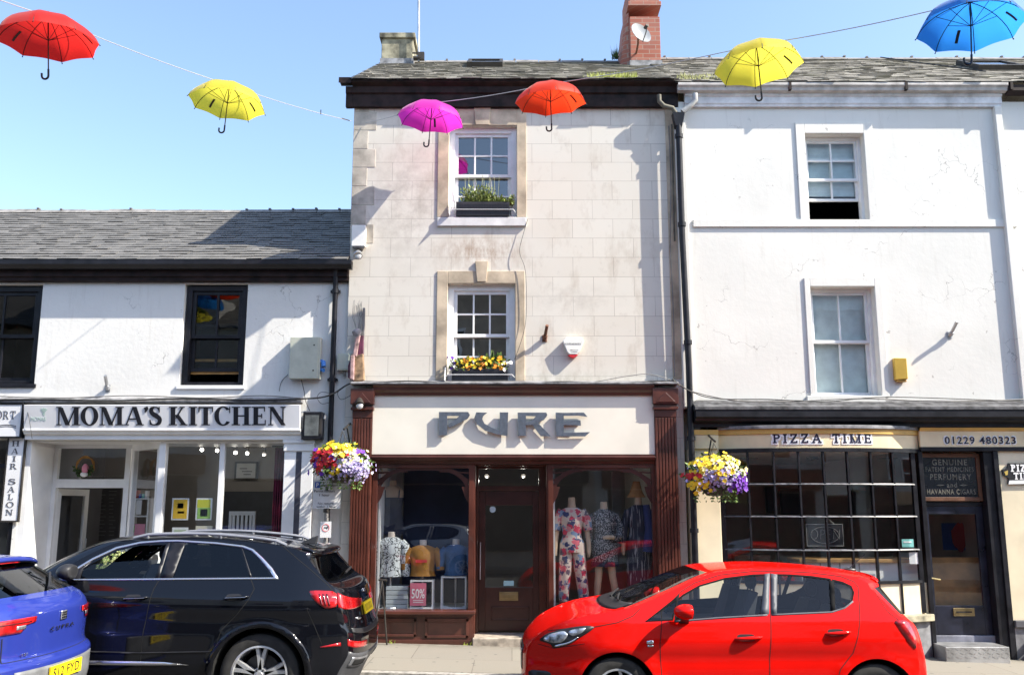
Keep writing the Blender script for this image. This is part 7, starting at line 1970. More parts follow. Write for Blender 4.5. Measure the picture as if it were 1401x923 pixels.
# ================================================================== cables along the fronts
def cable(label, px_pts, Y, r=.008, m=None, jitter=0.0, seed=0):
    rr = random.Random(seed); pts = []
    for i, (a, b) in enumerate(px_pts):
        v = P(a, b, Y); pts.append(v + Vector((0, rr.uniform(-.01, .01), 0)))
    out = []
    for i in range(len(pts) - 1):
        for s in range(6):
            q = s / 6; g = [pts[max(i - 1, 0)], pts[i], pts[i + 1], pts[min(i + 2, len(pts) - 1)]]
            out.append(.5 * (2 * g[1] + (g[2] - g[0]) * q + (2 * g[0] - 5 * g[1] + 4 * g[2] - g[3]) * q * q + (3 * g[1] - g[0] - 3 * g[2] + g[3]) * q ** 3))
    out.append(pts[-1])
    return tag(MB().tube(out, r, 6).build('cable', m or M_cable, None, smooth=True), label, 'cable')
cable('thick black cable along the top of the cafe sign', [(-20, 547), (60, 546), (150, 548), (250, 545), (340, 547), (420, 545), (452, 540), (478, 525), (500, 523)], YL - .15, .012)
cable('grey cable looping above the cafe sign', [(-20, 541), (80, 544), (180, 541), (280, 544), (360, 541), (430, 545), (460, 536)], YL - .13, .008, M_gcable)
cable('thin black cable sagging over the cafe sign ends', [(30, 549), (38, 565), (44, 600)], YL - .20, .003)
cable('black cable along the lead ledge over the maroon shopfront', [(498, 524), (560, 521), (640, 525), (700, 527), (760, 522), (830, 524), (880, 522), (925, 520)], YM - .19, .009)
cable('grey cable sagging over the maroon shopfront', [(498, 521), (600, 524), (690, 521), (780, 526), (860, 514), (890, 512), (925, 522)], YM - .14, .006, M_gcable)
cable('pale cable drooping from the ledge to the bowed shopfront', [(922, 522), (950, 536), (1010, 548), (1080, 549), (1180, 545), (1290, 549), (1405, 546)], YW - .13, .009, M_gcable)
cable('black cable drooping from the corner pipe to the takeaway ledge', [(920, 518), (945, 535), (980, 545), (1050, 546), (1130, 549), (1220, 543), (1405, 549)], YW - .16, .007)
cable('thin cable running down the cream wall right of the upper windows', [(722, 300), (716, 320), (711, 345), (719, 372), (720, 430), (715, 460), (704, 492)], YM - .055, .004)
cable('pale cable running down the right edge of the cream wall', [(915, 172), (918, 250), (917, 330), (921, 420), (923, 515)], YM - .03, .007, M_gcable)
cable('grey cable running beside the tall black downpipe', [(919, 170), (921, 240), (922, 300), (923, 330)], YM - .04, .012, mat('dirty iron pipe', (.13, .12, .09), .7))
cable('thin cable under the pale green cabinet', [(394, 512), (385, 522), (382, 535)], YL - .02, .004); cable('black cable from the pale green cabinet to the cafe sign', [(412, 519), (416, 535), (418, 548), (424, 562)], YL - .08, .005)
cable('looped black cable beside the small junction box', [(452, 538), (440, 536), (434, 543), (440, 552), (452, 550)], YL - .1, .004); cable('black cable falling to the floodlight on the maroon pilaster', [(470, 528), (462, 537), (466, 546), (476, 543), (486, 535)], YL - .15, .004)
# ================================================================== things inside the shops
def loft(mb, secs, n=18):
    vs, fs = [], []
    for (cx, cy, z, rx, ry) in secs:
        for k in range(n):
            a = 2 * math.pi * k / n; vs.append((cx + rx * math.cos(a), cy + ry * math.sin(a), z))
    m = len(secs)
    for i in range(m - 1):
        for k in range(n): fs.append((i * n + k, i * n + (k + 1) % n, (i + 1) * n + (k + 1) % n, (i + 1) * n + k))
    fs.append(list(range(n))[::-1]); fs.append([(m - 1) * n + k for k in range(n)])
    return mb.add(vs, fs)
def smooth_secs(secs, k=3):
    out = []
    for i in range(len(secs) - 1):
        g = [secs[max(i - 1, 0)], secs[i], secs[i + 1], secs[min(i + 2, len(secs) - 1)]]
        for s in range(k):
            q = s / k; out.append(tuple(.5 * (2 * g[1][d] + (g[2][d] - g[0][d]) * q + (2 * g[0][d] - 5 * g[1][d] + 4 * g[2][d] - g[3][d]) * q * q + (3 * g[1][d] - g[0][d] - 3 * g[2][d] + g[3][d]) * q ** 3) for d in range(5)))
    out.append(secs[-1]); return out
def pattern(name, base, kind, cols, scale):
    m, t, b = nodes(name); tc = N(t, 'TexCoord').outputs['Object']; b.inputs['Roughness'].default_value = .8
    c = base
    if kind == 'floral':
        vo = N(t, 'TexVoronoi'); vo.inputs['Scale'].default_value = scale; ad = N(t, 'VectorMath', operation='ADD'); nn = N(t, 'TexNoise'); nn.inputs['Scale'].default_value = scale * 1.4; nn.inputs['Detail'].default_value = 3; t.links.new(tc, nn.inputs['Vector']); sc = N(t, 'VectorMath', operation='SCALE'); sc.inputs['Scale'].default_value = .16; t.links.new(nn.outputs['Color'], sc.inputs[0]); t.links.new(tc, ad.inputs[0]); t.links.new(sc.outputs[0], ad.inputs[1]); t.links.new(ad.outputs[0], vo.inputs['Vector']); h = N(t, 'SeparateColor'); t.links.new(vo.outputs['Color'], h.inputs[0])
        r_ = N(t, 'ValToRGB'); r_.color_ramp.interpolation = 'CONSTANT'; t.links.new(h.outputs[0], r_.inputs[0]); e = r_.color_ramp.elements
        while len(e) < len(cols): e.new(.5)
        for i, cc in enumerate(cols): e[i].position = i / len(cols); e[i].color = c4(cc)
        sz = ramp(t, vo.outputs['Distance'], [(.52, 1.0), (.58, 0.0)]); c = mixc(t, sz, base, r_.outputs[0])
    elif kind == 'lines':
        vo = N(t, 'TexVoronoi', feature='DISTANCE_TO_EDGE'); vo.inputs['Scale'].default_value = scale
        ad = N(t, 'VectorMath', operation='ADD'); nn = N(t, 'TexNoise'); nn.inputs['Scale'].default_value = scale * .7; t.links.new(tc, nn.inputs['Vector']); sc = N(t, 'VectorMath', operation='SCALE'); sc.inputs['Scale'].default_value = .28; t.links.new(nn.outputs['Color'], sc.inputs[0]); t.links.new(tc, ad.inputs[0]); t.links.new(sc.outputs[0], ad.inputs[1]); t.links.new(ad.outputs[0], vo.inputs['Vector'])
        c = mixc(t, ramp(t, vo.outputs['Distance'], [(.05, 1.0), (.08, 0.0)]), base, cols[0])
    elif kind == 'speckle':
        c = mixc(t, ramp(t, noise(t, tc, scale, 3, .7), [(.5, 0.0), (.56, 1.0)]), base, cols[0])
    elif kind == 'stripe':
        c = mixc(t, ramp(t, noise(t, stretch(t, tc, (12, 1, .8)), scale, 3, .5, .6), [(.56, 0.0), (.62, 1.0)]), base, cols[0])
    if isinstance(c, tuple): b.inputs['Base Color'].default_value = c4(c)
    else: t.links.new(c, b.inputs['Base Color'])
    bump(t, b, noise(t, stretch(t, tc, (6, 6, 1.5)), 3, 3), .4, .02)
    MATS[name] = m; return m
M_skin = mat('mannequin plastic', (.55, .40, .28), .45, var=.08)
M_skinp = mat('pale mannequin plastic', (.62, .54, .48), .5, var=.08)
F_flor = pattern('floral cloth', (.62, .50, .44), 'floral', [(.55, .05, .10), (.05, .06, .15), (.65, .25, .28), (.20, .28, .42), (.60, .12, .16), (.10, .08, .12)], 11)
F_lace = pattern('black and white cloth', (.02, .02, .025), 'speckle', [(.42, .40, .40)], 55)
F_line = pattern('white cloth with black line drawing', (.62, .66, .68), 'lines', [(.03, .03, .04)], 13)
F_str = pattern('dark wavy striped cloth', (.03, .03, .05), 'stripe', [(.34, .32, .34)], 4)
F_must = mat('mustard cloth', (.34, .15, .025), .8, var=.2); F_blue = mat('denim blue cloth', (.05, .12, .26), .8, var=.25); F_navy = mat('navy cloth', (.015, .018, .045), .8, var=.2)
zB = szb - .01
def top_form(px, pyn, Y, w, label, cm, base_m, sleeves, stand=True, hem=.56, slv_len=.22, bare=False):
    """headless bust: neck top at pixel row pyn, half shoulder width w"""
    c = P(px, pyn, Y); x, z = c.x, c.z
    t = thing('mannequin', label, 'mannequin', (x, Y, zB))
    mb = MB(); loft(mb, smooth_secs([(x, Y, z - .16, .06, .055), (x, Y, z - .08, .052, .05), (x, Y, z - .01, .05, .05), (x, Y, z, .046, .046)])); mb.build('neck', base_m, t, smooth=True)
    mb = MB(); k = w / .21
    if bare:
        loft(mb, smooth_secs([(x, Y, z - .40, .14 * k, .10), (x, Y, z - .30, .165 * k, .11), (x, Y, z - .2, .185 * k, .10), (x, Y, z - .13, .17 * k, .08), (x, Y, z - .075, .07, .06)])); mb.build('shoulders', base_m, t, smooth=True); mb = MB()
        for sg in (-1, 1): mb.tube([(x + sg * .10, Y - .10, z - .30), (x + sg * .105, Y - .085, z - .16), (x + sg * .10, Y, z - .115)], .010, 6)
        loft(mb, smooth_secs([(x, Y, z - hem, .24 * k, .15), (x, Y, z - .50, .17 * k, .12), (x, Y, z - .38, .165 * k, .122), (x, Y, z - .28, .188 * k, .13), (x, Y, z - .25, .188 * k, .128)])); mb.build('dress', cm, t, smooth=True); mb = MB(); mb.tube([(x, Y, zB), (x, Y, z - hem + .05)], .014, 8); mb.build('stand', M_steel, t); return t, x, z
    loft(mb, smooth_secs([(x, Y, z - hem, .185 * k, .125), (x, Y, z - .45, .165 * k, .115), (x, Y, z - .35, .165 * k, .12), (x, Y, z - .24, .185 * k, .125), (x, Y, z - .16, .20 * k, .105), (x, Y, z - .11, .16 * k, .08), (x, Y, z - .075, .075, .06)]))
    if sleeves:
        for sg in (-1, 1): mb.tube([(x + sg * .15 * k, Y, z - .14), (x + sg * .21 * k, Y, z - .2), (x + sg * .235 * k, Y + .0, z - .2 - slv_len * .5), (x + sg * .25 * k, Y - .01, z - .2 - slv_len)], [.06, .075, .065, .055], 12)
    mb.build('top', cm, t, smooth=True)
    mb = MB(); mb.tube([(x, Y, zB), (x, Y, z - hem + .05)], .014, 8); mb.lathe([(.001, .02), (.11, .02), (.12, 0), (.001, 0)], Matrix.Translation((x, Y, zB)), 18); mb.build('stand', M_steel, t)
    return t, x, z
Y1 = YM + .25
top_form(538, 657, YM + .62, .18, 'bust in a dark navy strappy top at the top left of the left shop window', F_navy, M_skin, False, hem=.78, bare=True)
top_form(536, 727, Y1, .185, 'bust in a white top covered with black line drawing', F_line, M_skinp, True, hem=.62, slv_len=.42)
t, bx_, bz_ = top_form(579, 738, Y1, .215, 'bust in a mustard brown tee shirt in the left shop window', F_must, M_skinp, True, hem=.50)
mb = MB(); mb.box(bx_ - .09, bx_ + .07, Y1 - .135, Y1 - .12, bz_ - .31, bz_ - .27); mb.build('chest_print', M_redp, t)
top_form(624, 737, Y1, .19, 'bust in a blue tee shirt in the left shop window', F_blue, M_skinp, True, hem=.50)
def mannequin(px, pyn, pyf, Y, label, kind, cm, sk):
    c = P(px, pyn, Y); x, z = c.x, c.z
    zb = zB
    t = thing('mannequin', label, 'mannequin', (x, Y, zb)); H = z - zb          # neck to floor
    def h(f): return zb + H * f
    body = MB(); loft(body, smooth_secs([(x, Y, h(.88), .07, .06), (x, Y, h(.94), .055, .052), (x, Y, h(1), .048, .048)]))
    legs = []
    for sg, kx in ((-1, -.03), (1, .06)):
        pts = [(x + sg * .075, Y, h(.56)), (x + sg * .085 + kx * .3, Y - .02, h(.30)), (x + sg * .09 + kx * .8, Y + .0, h(.17)), (x + sg * .095 + kx, Y + .01, h(.05)), (x + sg * .095 + kx, Y - .0, h(.02)), (x + sg * .095 + kx, Y - .12, h(.008))]
        body.tube(pts, [.075, .052, .05, .032, .035, .022], 12)
    for sg in (-1, 1):
        if kind == 'dress' and sg == 1: pts = [(x + .17, Y, h(.86)), (x + .23, Y, h(.72)), (x + .20, Y - .14, h(.66)), (x + .02, Y - .2, h(.665)), (x - .04, Y - .2, h(.66))]
        else: pts = [(x + sg * .17, Y, h(.86)), (x + sg * .21, Y + .02, h(.72)), (x + sg * .235, Y - .02, h(.59)), (x + sg * .24, Y - .04, h(.51)), (x + sg * .235, Y - .05, h(.47))]
        body.tube(pts, [.045, .04, .033, .03, .02], 10)
    body.build('figure', sk, t, smooth=True)
    mb = MB()
    if kind == 'jumpsuit':
        loft(mb, smooth_secs([(x, Y, h(.50), .17, .13), (x, Y, h(.58), .175, .13), (x, Y, h(.66), .135, .10), (x, Y, h(.78), .17, .125), (x, Y, h(.86), .185, .09), (x, Y, h(.905), .09, .065)]))
        for sg, kx in ((-1, -.03), (1, .06)): mb.tube([(x + sg * .08, Y, h(.58)), (x + sg * .09 + kx * .3, Y - .01, h(.35)), (x + sg * .095 + kx, Y, h(.12)), (x + sg * .095 + kx, Y, h(.06))], [.10, .092, .075, .065], 12)
        for sg in (-1, 1): mb.tube([(x + sg * .14, Y, h(.88)), (x + sg * .21, Y, h(.80)), (x + sg * .23, Y, h(.70))], [.06, .072, .065], 12)
        mb.build('jumpsuit', cm, t, smooth=True)
    else:
        lo = .40 if kind == 'dress' else .10
        loft(mb, smooth_secs([(x, Y, h(lo), .19, .14), (x, Y, h(.52), .19, .14), (x, Y, h(.60), .185, .13), (x, Y, h(.68), .145, .105), (x, Y, h(.79), .175, .125), (x, Y, h(.87), .19, .09), (x, Y, h(.93), .07, .06)]))
        if kind == 'dress': mb.tube([(x + .14, Y, h(.88)), (x + .22, Y, h(.76)), (x + .22, Y - .11, h(.67)), (x + .12, Y - .18, h(.66))], [.06, .062, .055, .048], 12); mb.tube([(x - .14, Y, h(.88)), (x - .21, Y, h(.76)), (x - .235, Y, h(.62))], [.06, .062, .055], 12)
        else:
            for sg in (-1, 1): mb.tube([(x + sg * .14, Y, h(.88)), (x + sg * .21, Y, h(.76)), (x + sg * .235, Y, h(.58))], [.06, .062, .055], 12)
        mb.build('dress', cm, t, smooth=True)
        if kind == 'dress': mb = MB(); loft(mb, [(x, Y, h(.385), .195, .145), (x, Y, h(.43), .194, .144)]); mb.build('hem_band', F_navy, t)
    if kind == 'robe':
        mb = MB(); loft(mb, smooth_secs([(x - .03, Y - .02, h(1.0), .14, .03), (x - .03, Y - .02, h(1.06), .09, .06), (x - .02, Y - .01, h(1.15), .05, .05)])); mb.build('hat', mat('straw hat', (.38, .22, .10), .8, var=.2), t, smooth=True)
        mb = MB(); mb.tube([(x + .1, Y - .1, h(.93)), (x + .14, Y - .13, h(.7)), (x + .10, Y - .14, h(.5))], [.05, .07, .08], 10); mb.build('scarf', mat('blue scarf', (.04, .05, .16), .8), t, smooth=True)
mannequin(782, 680, 826, YM + .27, 'mannequin in a pink and navy floral jumpsuit in the right shop window', 'jumpsuit', F_flor, M_skin)
mannequin(826, 686, 820, YM + .34, 'mannequin in a black and white patterned dress with one arm across', 'dress', F_lace, M_skin)
mannequin(873, 680, 815, YM + .42, 'mannequin in a dark wavy striped outfit with a straw hat', 'robe', F_str, M_skin)
def cube_frame(px, Y, d, label):
    x0, x1, z0, z1 = rect(*px, Y); z0 = zB
    t = thing('display_cube', label, 'display cube', ((x0 + x1) / 2, Y, z0)); e = .022; mb = MB()
    for y in (Y, Y + d - e):
        mb.box(x0, x0 + e, y, y + e, z0, z1); mb.box(x1 - e, x1, y, y + e, z0, z1); mb.box(x0 + e, x1 - e, y, y + e, z1 - e, z1); mb.box(x0 + e, x1 - e, y, y + e, z0, z0 + e)
    mb.box(x0, x1, Y + e, Y + d - e, z1 - e, z1 - .001); mb.build('frame', M_paper, t)
    MB().box(x1 - .018, x1 - .001, Y + e, Y + d - e, z0, z1 - e).build('side_panel', M_paper, t)
cube_frame((561, 793, 593, 828), YM + .14, .22, 'open white display cube under the mustard tee shirt')
cube_frame((603, 788, 638, 828), YM + .14, .22, 'open white display cube under the blue tee shirt')
x0, x1, z0, z1 = rect(528, 797, 558, 828, YM + .2); t = thing('box_stack', 'stack of pale slatted trays under the white patterned top', 'display stand', ((x0 + x1) / 2, YM + .2, zB))
for k in range(5): MB().box(x0, x1, YM + .2, YM + .5, zB + k * .062, zB + k * .062 + .055).build('tray', mat('pale blue grey tray', (.52, .58, .60), .6, var=.08), t, bevel=.004)
t = card('sale_sign', 'pink half price card at the foot of the left shop window', 'sign', (561, 797, 583, 828), YM + .12, mat('rose card', (.62, .16, .24), .5, var=.05), .004)
q = rect(563, 805, 581, 818, YM + .12); text_mesh('50%', q, YM + .118, .002, M_outl, 'lettering', t, offset=.01)
mb = MB()
for yy in (820.5, 823): mb.pbox(565, yy, 579, yy + .9, YM + .118, .002)
mb.build('small_print', M_outl, t)
t = card('accessory_box', 'flat red and blue box in the corner of the right shop window', 'box', (766, 824, 779, 829), YM + .2, M_redp, .12)
def spot(px, py, Y, label, power=6, r=.035, grp=None):
    v = P(px, py, Y); t = thing('spot_lamp', label, 'lamp', v, grp)
    MB().tube([v + Vector((0, .09, .05)), v + Vector((0, .02, .01))], [.02, .04], 10).build('housing', M_iron, t)
    MB().blob(v, r, r, r, 10, 8).build('bulb', mat('lit bulb', (1, 1, 1), .5, var=0, emit=((1, .98, .94), power)), t, smooth=True)
    MB().tube([v + Vector((0, .09, .05)), v + Vector((0, .09, .35))], .008, 6).build('stem', M_iron, t)
    ld = bpy.data.lights.new('spot_light', 'POINT'); ld.energy = 2 if r > .016 else 1.5; ld.shadow_soft_size = .04; ld.color = (1, .93, .82); lo = bpy.data.objects.new('spot_light', ld); COL.objects.link(lo); lo.location = v + Vector((0, -.06, -.06)); attach(lo, t)
for i, (a, b) in enumerate(((276, 615), (297, 616), (322, 619), (338, 620), (361, 622))):
    spot(a, b, YL + 2.3 + .1 * i, ['leftmost lit spot lamp seen through the cafe window', 'second lit spot lamp left of the white window post', 'lit spot lamp just right of the white window post', 'fourth lit spot lamp in the cafe above the framed picture', 'rightmost small spot lamp near the red curtain'][i], 6, .028 if i < 4 else .018, 'cafe spot lamps')
for i, (a, b) in enumerate(((666, 652), (716, 652))): spot(a, b, YM + 1.8, ['left ceiling lamp seen through the shop transom', 'right ceiling lamp seen through the shop transom'][i], 5, .014, 'shop transom lamps')
# cafe contents
Yb = YL + 4.45
t = card('framed_picture', 'black framed print on the back wall of the cafe', 'picture', (321, 631, 352, 656), Yb, M_iron, .03, [('print', (323.5, 633.5, 349.5, 653.5), mat('grey print paper', (.5, .5, .48), .6, var=.1))])
mb = MB()
for a, b, y in ((328, 338, 640), (331, 345, 644), (333, 343, 648)): mb.pbox(a, y, b, y + 1.2, Yb - .006, .002)
mb.build('print_lines', M_ink, t)
t = card('menu_board', 'large dark menu board seen through the open cafe door', 'menu board', (99, 664, 164, 740), YL + 2.6, mat('grey chalkboard', (.09, .09, .095), .8, var=.1), .03)
mb = MB(); rr = random.Random(5)
for c_ in range(4):
    for l_ in range(13):
        a = 104 + c_ * 15; mb.pbox(a, 671 + l_ * 5, a + rr.uniform(5, 11), 672 + l_ * 5, YL + 2.597, .002)
mb.build('chalk_lines', mat('chalk', (.20, .20, .20), .9, var=0), t)
MB().box(P(60, 700, YL + 2.63).x, P(176, 700, YL + 2.63).x, YL + 2.632, YL + 2.70, 0, zt + .25).build('partition_wall', M_cafe, Lb)
c = P(118, 637, YD + .01); t = thing('wreath', 'twig wreath with a pink gnome and greenery behind the cafe transom', 'wreath', (c.x, YD, c.z - .15)); mb = MB(); rr = random.Random(3)
for k in range(14):
    o1, o2 = rr.uniform(-.02, .02), rr.uniform(-.02, .02); mb.tube([(c.x + (.13 + o1 * math.sin(a * 3)) * math.cos(a), YD - .02 + o2, c.z + (.13 + o2 * math.cos(a * 2)) * math.sin(a)) for a in (2 * math.pi * i / 24 for i in range(25))], .005, 4)
mb.build('ring', mat('twig', (.42, .22, .06), .8, var=.3), t)
mb = MB()
for k in range(90):
    a = rr.uniform(3.4, 6.1); leaf_(mb, Vector((c.x + .13 * math.cos(a), YD - .04, c.z + .13 * math.sin(a))), Vector((rr.gauss(0, 1), -.5, rr.gauss(0, 1))), .07, rr)
mb.build('greenery', M_leafd, t)
MB().blob((c.x + .02, YD - .06, c.z - .05), .05, .04, .08, 10, 8).build('gnome_hat', M_pink, t, smooth=True); MB().blob((c.x + .01, YD - .06, c.z - .13), .06, .04, .04, 10, 8).build('gnome_beard', M_outl, t, smooth=True)
def chair(px, py, Y, label):
    x0, x1, _, z1 = rect(px - 18, py, px + 18, py + 20, Y); zf = zfl; t = thing('chair', label, 'chair', ((x0 + x1) / 2, Y, zf)); z1 = P(px, py, Y).z
    for x in (x0, x1 - .04): MB().box(x, x + .04, Y, Y + .04, zf, z1).build('leg', M_paper, t); MB().box(x, x + .04, Y + .4, Y + .44, zf, zf + .45).build('leg', M_paper, t)
    MB().box(x0, x1, Y - .001, Y + .45, zf + .45, zf + .49).build('seat', M_paper, t)
    q = MB(); q.box(x0 + .04, x1 - .04, Y, Y + .03, z1 - .06, z1); q.box(x0 + .04, x1 - .04, Y, Y + .03, z1 - .34, z1 - .28)
    for k in range(5): xx = x0 + .04 + (x1 - x0 - .08) * (k + .5) / 5; q.box(xx - .018, xx + .018, Y + .005, Y + .025, z1 - .28, z1 - .06)
    q.build('backrest', M_paper, t)
chair(331, 699, YL + 1.3, 'white slatted chair in the right half of the cafe window')
v = P(367, 735, YL + .6); v.z = .75
t = thing('flower_stand', 'tall vase of sunflowers and dried stems by the red curtain in the cafe', 'vase', v)
MB().lathe([(.001, 0), (.08, 0), (.10, .1), (.05, .28), (.06, .32), (.05, .32), (.001, .05)], Matrix.Translation(v), 16).build('vase', M_cab, t, smooth=True)
fb, lf = MB(), MB(); rr = random.Random(8)
for k in range(26): flower(fb, v + Vector((rr.gauss(-.1, .06), -.05 + rr.gauss(0, .05), .38 + rr.gauss(0, .08))), Vector((rr.gauss(0, .3), -1, .3)), .05, rr)
for k in range(160): leaf_(lf, v + Vector((rr.gauss(-.02, .09), rr.gauss(0, .06), .3 + rr.uniform(0, .4))), Vector((rr.gauss(0, .5), 0, 1)), .12, rr)
fb.build('flowers', FL['yellow'], t); lf.build('foliage', mat('dry grass bouquet', (.30, .26, .14), .8, var=.4), t); MB().blob(v + Vector((.0, -.03, .66)), .07, .05, .12, 10, 8, .5).build('dried_plume', mat('cream plume', (.55, .48, .34), .9, var=.2), t, smooth=True)
MB().box(v.x - .5, v.x + .2, v.y - .2, v.y + .3, .71, .749).box(v.x - .48, v.x - .44, v.y - .18, v.y - .14, zfl, .71).box(v.x + .14, v.x + .18, v.y - .18, v.y - .14, zfl, .71).build('table', M_wfr, t)
xa, xb = P(374, 680, YL + .3).x, cfx1 + .02; t = thing('curtain', 'dark red gathered curtain at the right end of the cafe window', 'curtain', ((xa + xb) / 2, YL + .3, .6)); n = 22; mb = MB()
zz_ = [(.6), P(380, 612, YL + .3).z]
for k in range(n): 
    f0, f1 = k / n, (k + 1) / n; ya, yb = YL + .30 + .03 * math.sin(k * 1.9), YL + .30 + .03 * math.sin((k + 1) * 1.9); mb.quad((xa + (xb - xa) * f0, ya, zz_[0]), (xa + (xb - xa) * f1, yb, zz_[0]), (xa + (xb - xa) * f1, yb, zz_[1]), (xa + (xb - xa) * f0, ya, zz_[1]))
o = mb.build('cloth', mat('crimson curtain', (.22, .015, .05), .85, var=.3), t, smooth=True); q = o.modifiers.new('thick', 'SOLIDIFY'); q.thickness = .006
MB().tube([(xa - .05, YL + .3, zz_[1] + .02), (xb, YL + .3, zz_[1] + .02)], .012, 8).build('rail', M_iron, t)
Ys = YL + .75
xa, xb, z0, z1 = rect(176, 681, 202, 740, Ys); t = thing('shelf_unit', 'white shelf of boxes, cards and bottles behind the narrow cafe side window', 'shelf', ((xa + xb) / 2, Ys, zfl))
q = MB(); q.box(xa, xa + .02, Ys, Ys + .25, zfl, z1); q.box(xb - .02, xb, Ys, Ys + .25, zfl, z1)
for z in (z1 - .02, z1 - .28, z1 - .62, z1 - .95): q.box(xa + .02, xb - .02, Ys, Ys + .25, z, z + .02)
q.build('frame', M_paper, t)
rr = random.Random(2)
for k in range(5): MB().box(xa + .03 + k * .045, xa + .065 + k * .045, Ys + .02, Ys + .1, z1 + .0, z1 + rr.uniform(.06, .12)).build('bottle', [M_yel, M_redp, M_sblue, M_cyan, M_outl][k], t)
MB().box(xa + .10, xa + .18, Ys - .005, Ys, z1 - .24, z1 - .03).build('card', M_outl, t); MB().box(xa + .01, xa + .1, Ys - .008, Ys, z1 - .50, z1 - .40).build('card', M_lime, t); MB().box(xa + .10, xb - .03, Ys - .008, Ys, z1 - .85, z1 - .38).build('card', M_pink, t)
# takeaway contents
Yi = YW + .10
xa, xb = P(1095, 760, Yi).x, BX1 - .1
t = thing('counter', 'white panelled counter with a pine edge inside the takeaway', 'counter', ((xa + xb) / 2, Yi, zdb))
zc_ = P(1180, 764, Yi).z
MB().box(xa, xb, Yi, Yi + .5, zdb - .05, zc_ - .05).build('body', M_paper, t, bevel=.005); MB().box(xa - .03, xb + .02, Yi - .04, Yi + .54, zc_ - .05, zc_ - .002).build('top', mat('pine counter', (.42, .24, .09), .5, var=.2), t, bevel=.006)
q = MB(); 
for k in range(1, 6): x = xa + (xb - xa) * k / 6; q.box(x - .006, x + .006, Yi - .006, Yi - .0005, zdb, zc_ - .055)
q.build('panel_joint', M_gcable, t)
xa2, xb2_ = BX0 + .15, xa - .06; t = thing('counter', 'dark red and brown serving counter in the left half of the takeaway', 'counter', ((xa2 + xb2_) / 2, Yi + .3, zdb))
MB().box(xa2, xb2_, Yi + .3, Yi + .8, zdb, zc_ - .15).build('body', mat('oxblood panel', (.16, .03, .02), .5, var=.2), t); MB().box(xa2 - .02, xb2_ + .02, Yi + .27, Yi + .83, zc_ - .15, zc_ - .08).build('top', MATS['pine counter'], t); 
MB().box(xa2 + .2, xb2_ - .2, Yi + .6, Yi + .78, zc_ - .079, zc_ + .02).build('brown_ledge', M_wfr, t)
for i, (px_, w_) in enumerate(((1023, 24), (1214, 22))):
    v = P(px_, 622, YW + .25); t = thing('ceiling_light', ['square wire framed light behind the top left panes of the bowed window', 'square wire framed light behind the top right panes of the bowed window'][i], 'lamp', v, 'takeaway ceiling lights')
    hw_ = .12; q = MB()
    for z in (v.z - .05, v.z + .05): q.tube([(v.x - hw_, v.y - .08, z), (v.x + hw_, v.y - .08, z), (v.x + hw_, v.y + .08, z), (v.x - hw_, v.y + .08, z), (v.x - hw_, v.y - .08, z)], .006, 5)
    q.build('frame', M_iron, t); q = MB(); q.tube([(v.x, v.y, v.z + .05), (v.x, v.y, v.z + .2)], .006, 5); q.build('rod', M_iron, t)
v = P(1112, 626, YW + .25); t = thing('sensor', 'black ceiling sensor behind the middle top panes of the bowed window', 'sensor', v); MB().box(v.x - .08, v.x + .08, v.y - .04, v.y + .04, v.z - .02, v.z + .02).build('case', M_iron, t, bevel=.01); MB().blob(v + Vector((0, 0, -.02)), .03, .03, .02, 10, 6).build('lens', M_ink, t)
for i, (a, b, c_, d_, lb) in enumerate(((1048, 665, 1062, 702, 'narrow dark picture on the takeaway back wall left of the oven board'), (1068, 668, 1096, 704, 'wide dark board on the takeaway back wall'), (1165, 662, 1192, 704, 'dark framed board with a red mark on the takeaway back wall'))):
    card('wall_board', lb, 'picture', (a, b, c_, d_), YW + 4.3, M_iron, .03, [('print', (a + 2, b + 2, c_ - 2, d_ - 2), M_roomd)] + ([('mark', (c_ - 18, b + 4, c_ - 8, b + 9), M_redp)] if i == 2 else []))
xa, xb, z0, z1 = rect(1290, 715, 1322, 752, YDw + 1.6); t = thing('wall_picture', 'colourful picture seen through the takeaway door glass', 'picture', ((xa + xb) / 2, YDw + 1.6, z0)); MB().box(xa, xb, YDw + 1.6, YDw + 1.62, z0, z1).build('card', M_sblue, t); q = MB(); q.blob(((xa + xb) / 2 + .08, YDw + 1.59, (z0 + z1) / 2), .12, .01, .2, 10, 8, .5); q.build('drawing', M_redp, t)
MB().box(DX0, DX1, YDw + .16, YDw + .18, zdb, P(1310, 762, YDw + .16).z).build('timber_screen', mat('brown timber screen', (.24, .12, .04), .5, var=.3, scale=3), Wb)

# thin folding stand left on the pavement behind the black car
v = P(518, 880, YM - .35); v.z = gz(v.x) + .115; a = P(523, 793, YM - .35)
t = thing('folding_stand', 'thin black folding stand on the pavement behind the tail of the black car', 'stand', v)
for i, (px, py) in enumerate(((511, 838), (528, 881))):
    b = P(px, py, YM - .35); b.z = v.z if i else b.z - .45; b.y += (-.18, .1)[i]; MB().tube([a, b], .012, 6).build('leg', M_iron, t)
MB().tube([a + Vector((-.05, 0, 0)), a + Vector((.06, 0, 0))], .014, 6).build('top_bar', M_iron, t)
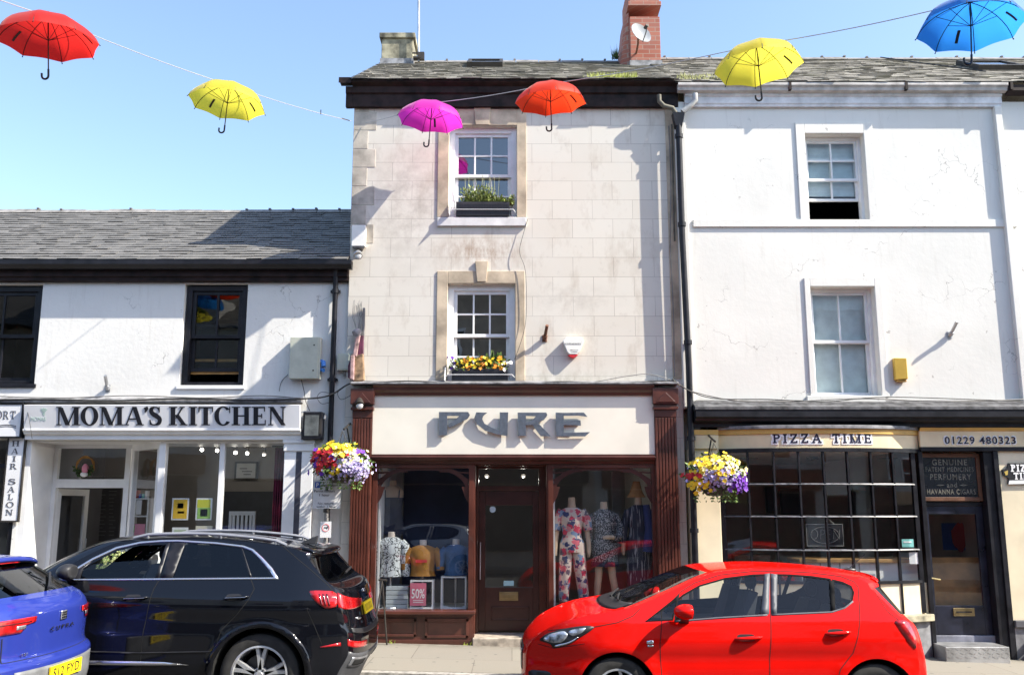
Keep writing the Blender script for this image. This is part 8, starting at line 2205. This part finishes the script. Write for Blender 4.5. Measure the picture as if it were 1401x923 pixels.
# ================================================================== the terrace across the street (behind the camera; seen mirrored in the glass)
OM = [mat('opposite grey render', (.55, .54, .51), .85, var=.1, scale=1), mat('opposite cream render', (.68, .64, .56), .85, var=.1, scale=1), mat('opposite sandstone', (.46, .39, .31), .85, var=.2, scale=2)]
xs_ = [-60, -40, -24, -15, -9.5, -3.8, 2.6, 8.4, 15, 24, 40, 62]
for i, (a, b) in enumerate(zip(xs_, xs_[1:])):
    hgt = [7.6, 8.4, 7.2, 8.6, 7.6, 9.0, 8.2, 7.4, 8.8, 7.9, 8.3][i]; Yo = -2.6; zb = gz((a + b) / 2)
    t = thing('opposite_building', '%s building across the street behind the viewer, seen only in window reflections' % ['farthest left grey', 'far left cream', 'low stone', 'tall grey', 'cream', 'tallest stone', 'broad grey', 'low cream', 'tall stone', 'far right grey', 'farthest right cream'][i], 'building', ((a + b) / 2, Yo, zb))
    MB().box(a, b, Yo - 7, Yo, -1, zb + hgt).build('wall', OM[i % 3], t); MB().prism([(Yo + .25, zb + hgt + .001), (Yo - 3.5, zb + hgt + 2.0), (Yo - 7.2, zb + hgt + .001)], lambda y, z, x: (x, y, z), a, b).build('roof', M_slate_l, t)
    n = max(2, int((b - a) / 2.2))
    for fl_ in range(2):
        for k in range(n):
            x = a + (b - a) * (k + .5) / n; z = zb + 3.6 + fl_ * 2.6
            if z + 1.5 > zb + hgt: continue
            f = MB(); f.box(x - .5, x + .5, Yo + .001, Yo + .06, z, z + 1.5); wn = f.build('window', M_sashw, t); g = MB()
            for c_ in (0, 1):
                for r_ in (0, 1): g.box(x - .45 + c_ * .46, x - .01 + c_ * .46, Yo + .061, Yo + .066, z + .05 + r_ * .71, z + .71 + r_ * .71)
            g.build('pane', M_dark, wn)
    MB().box(a + .2, b - .2, Yo + .001, Yo + .16, zb + 2.7, zb + 3.3).build('fascia', [M_maroon, M_cream, M_black][i % 3], t); MB().box(a + .4, b - .4, Yo + .001, Yo + .05, zb + .6, zb + 2.65).build('shop_window', M_dark, t)
# ================================================================== silver hatchback on the near side of the street (mirrored in the shop glass)
Pt_sil = car_paint('silver car paint', (.55, .57, .60), rough=.35, metal=.5)
src = [o for o in bpy.data.objects if o.get('category') == 'car' and 'red five door' in o.get('label', '')][0]
cpy = copy_tree(src)
cpy['label'] = 'silver hatchback parked behind the viewer, seen only as a reflection in the shop windows'
cpy.location = (-2.6, -.45, gz(-2.6)); cpy.rotation_euler = (0, math.atan(-SLOPE), 0)
def recol(o):
    for s_ in o.material_slots:
        if s_.material == Pt_red: s_.link = 'OBJECT'; s_.material = Pt_sil
    for c_ in o.children: recol(c_)
recol(cpy)
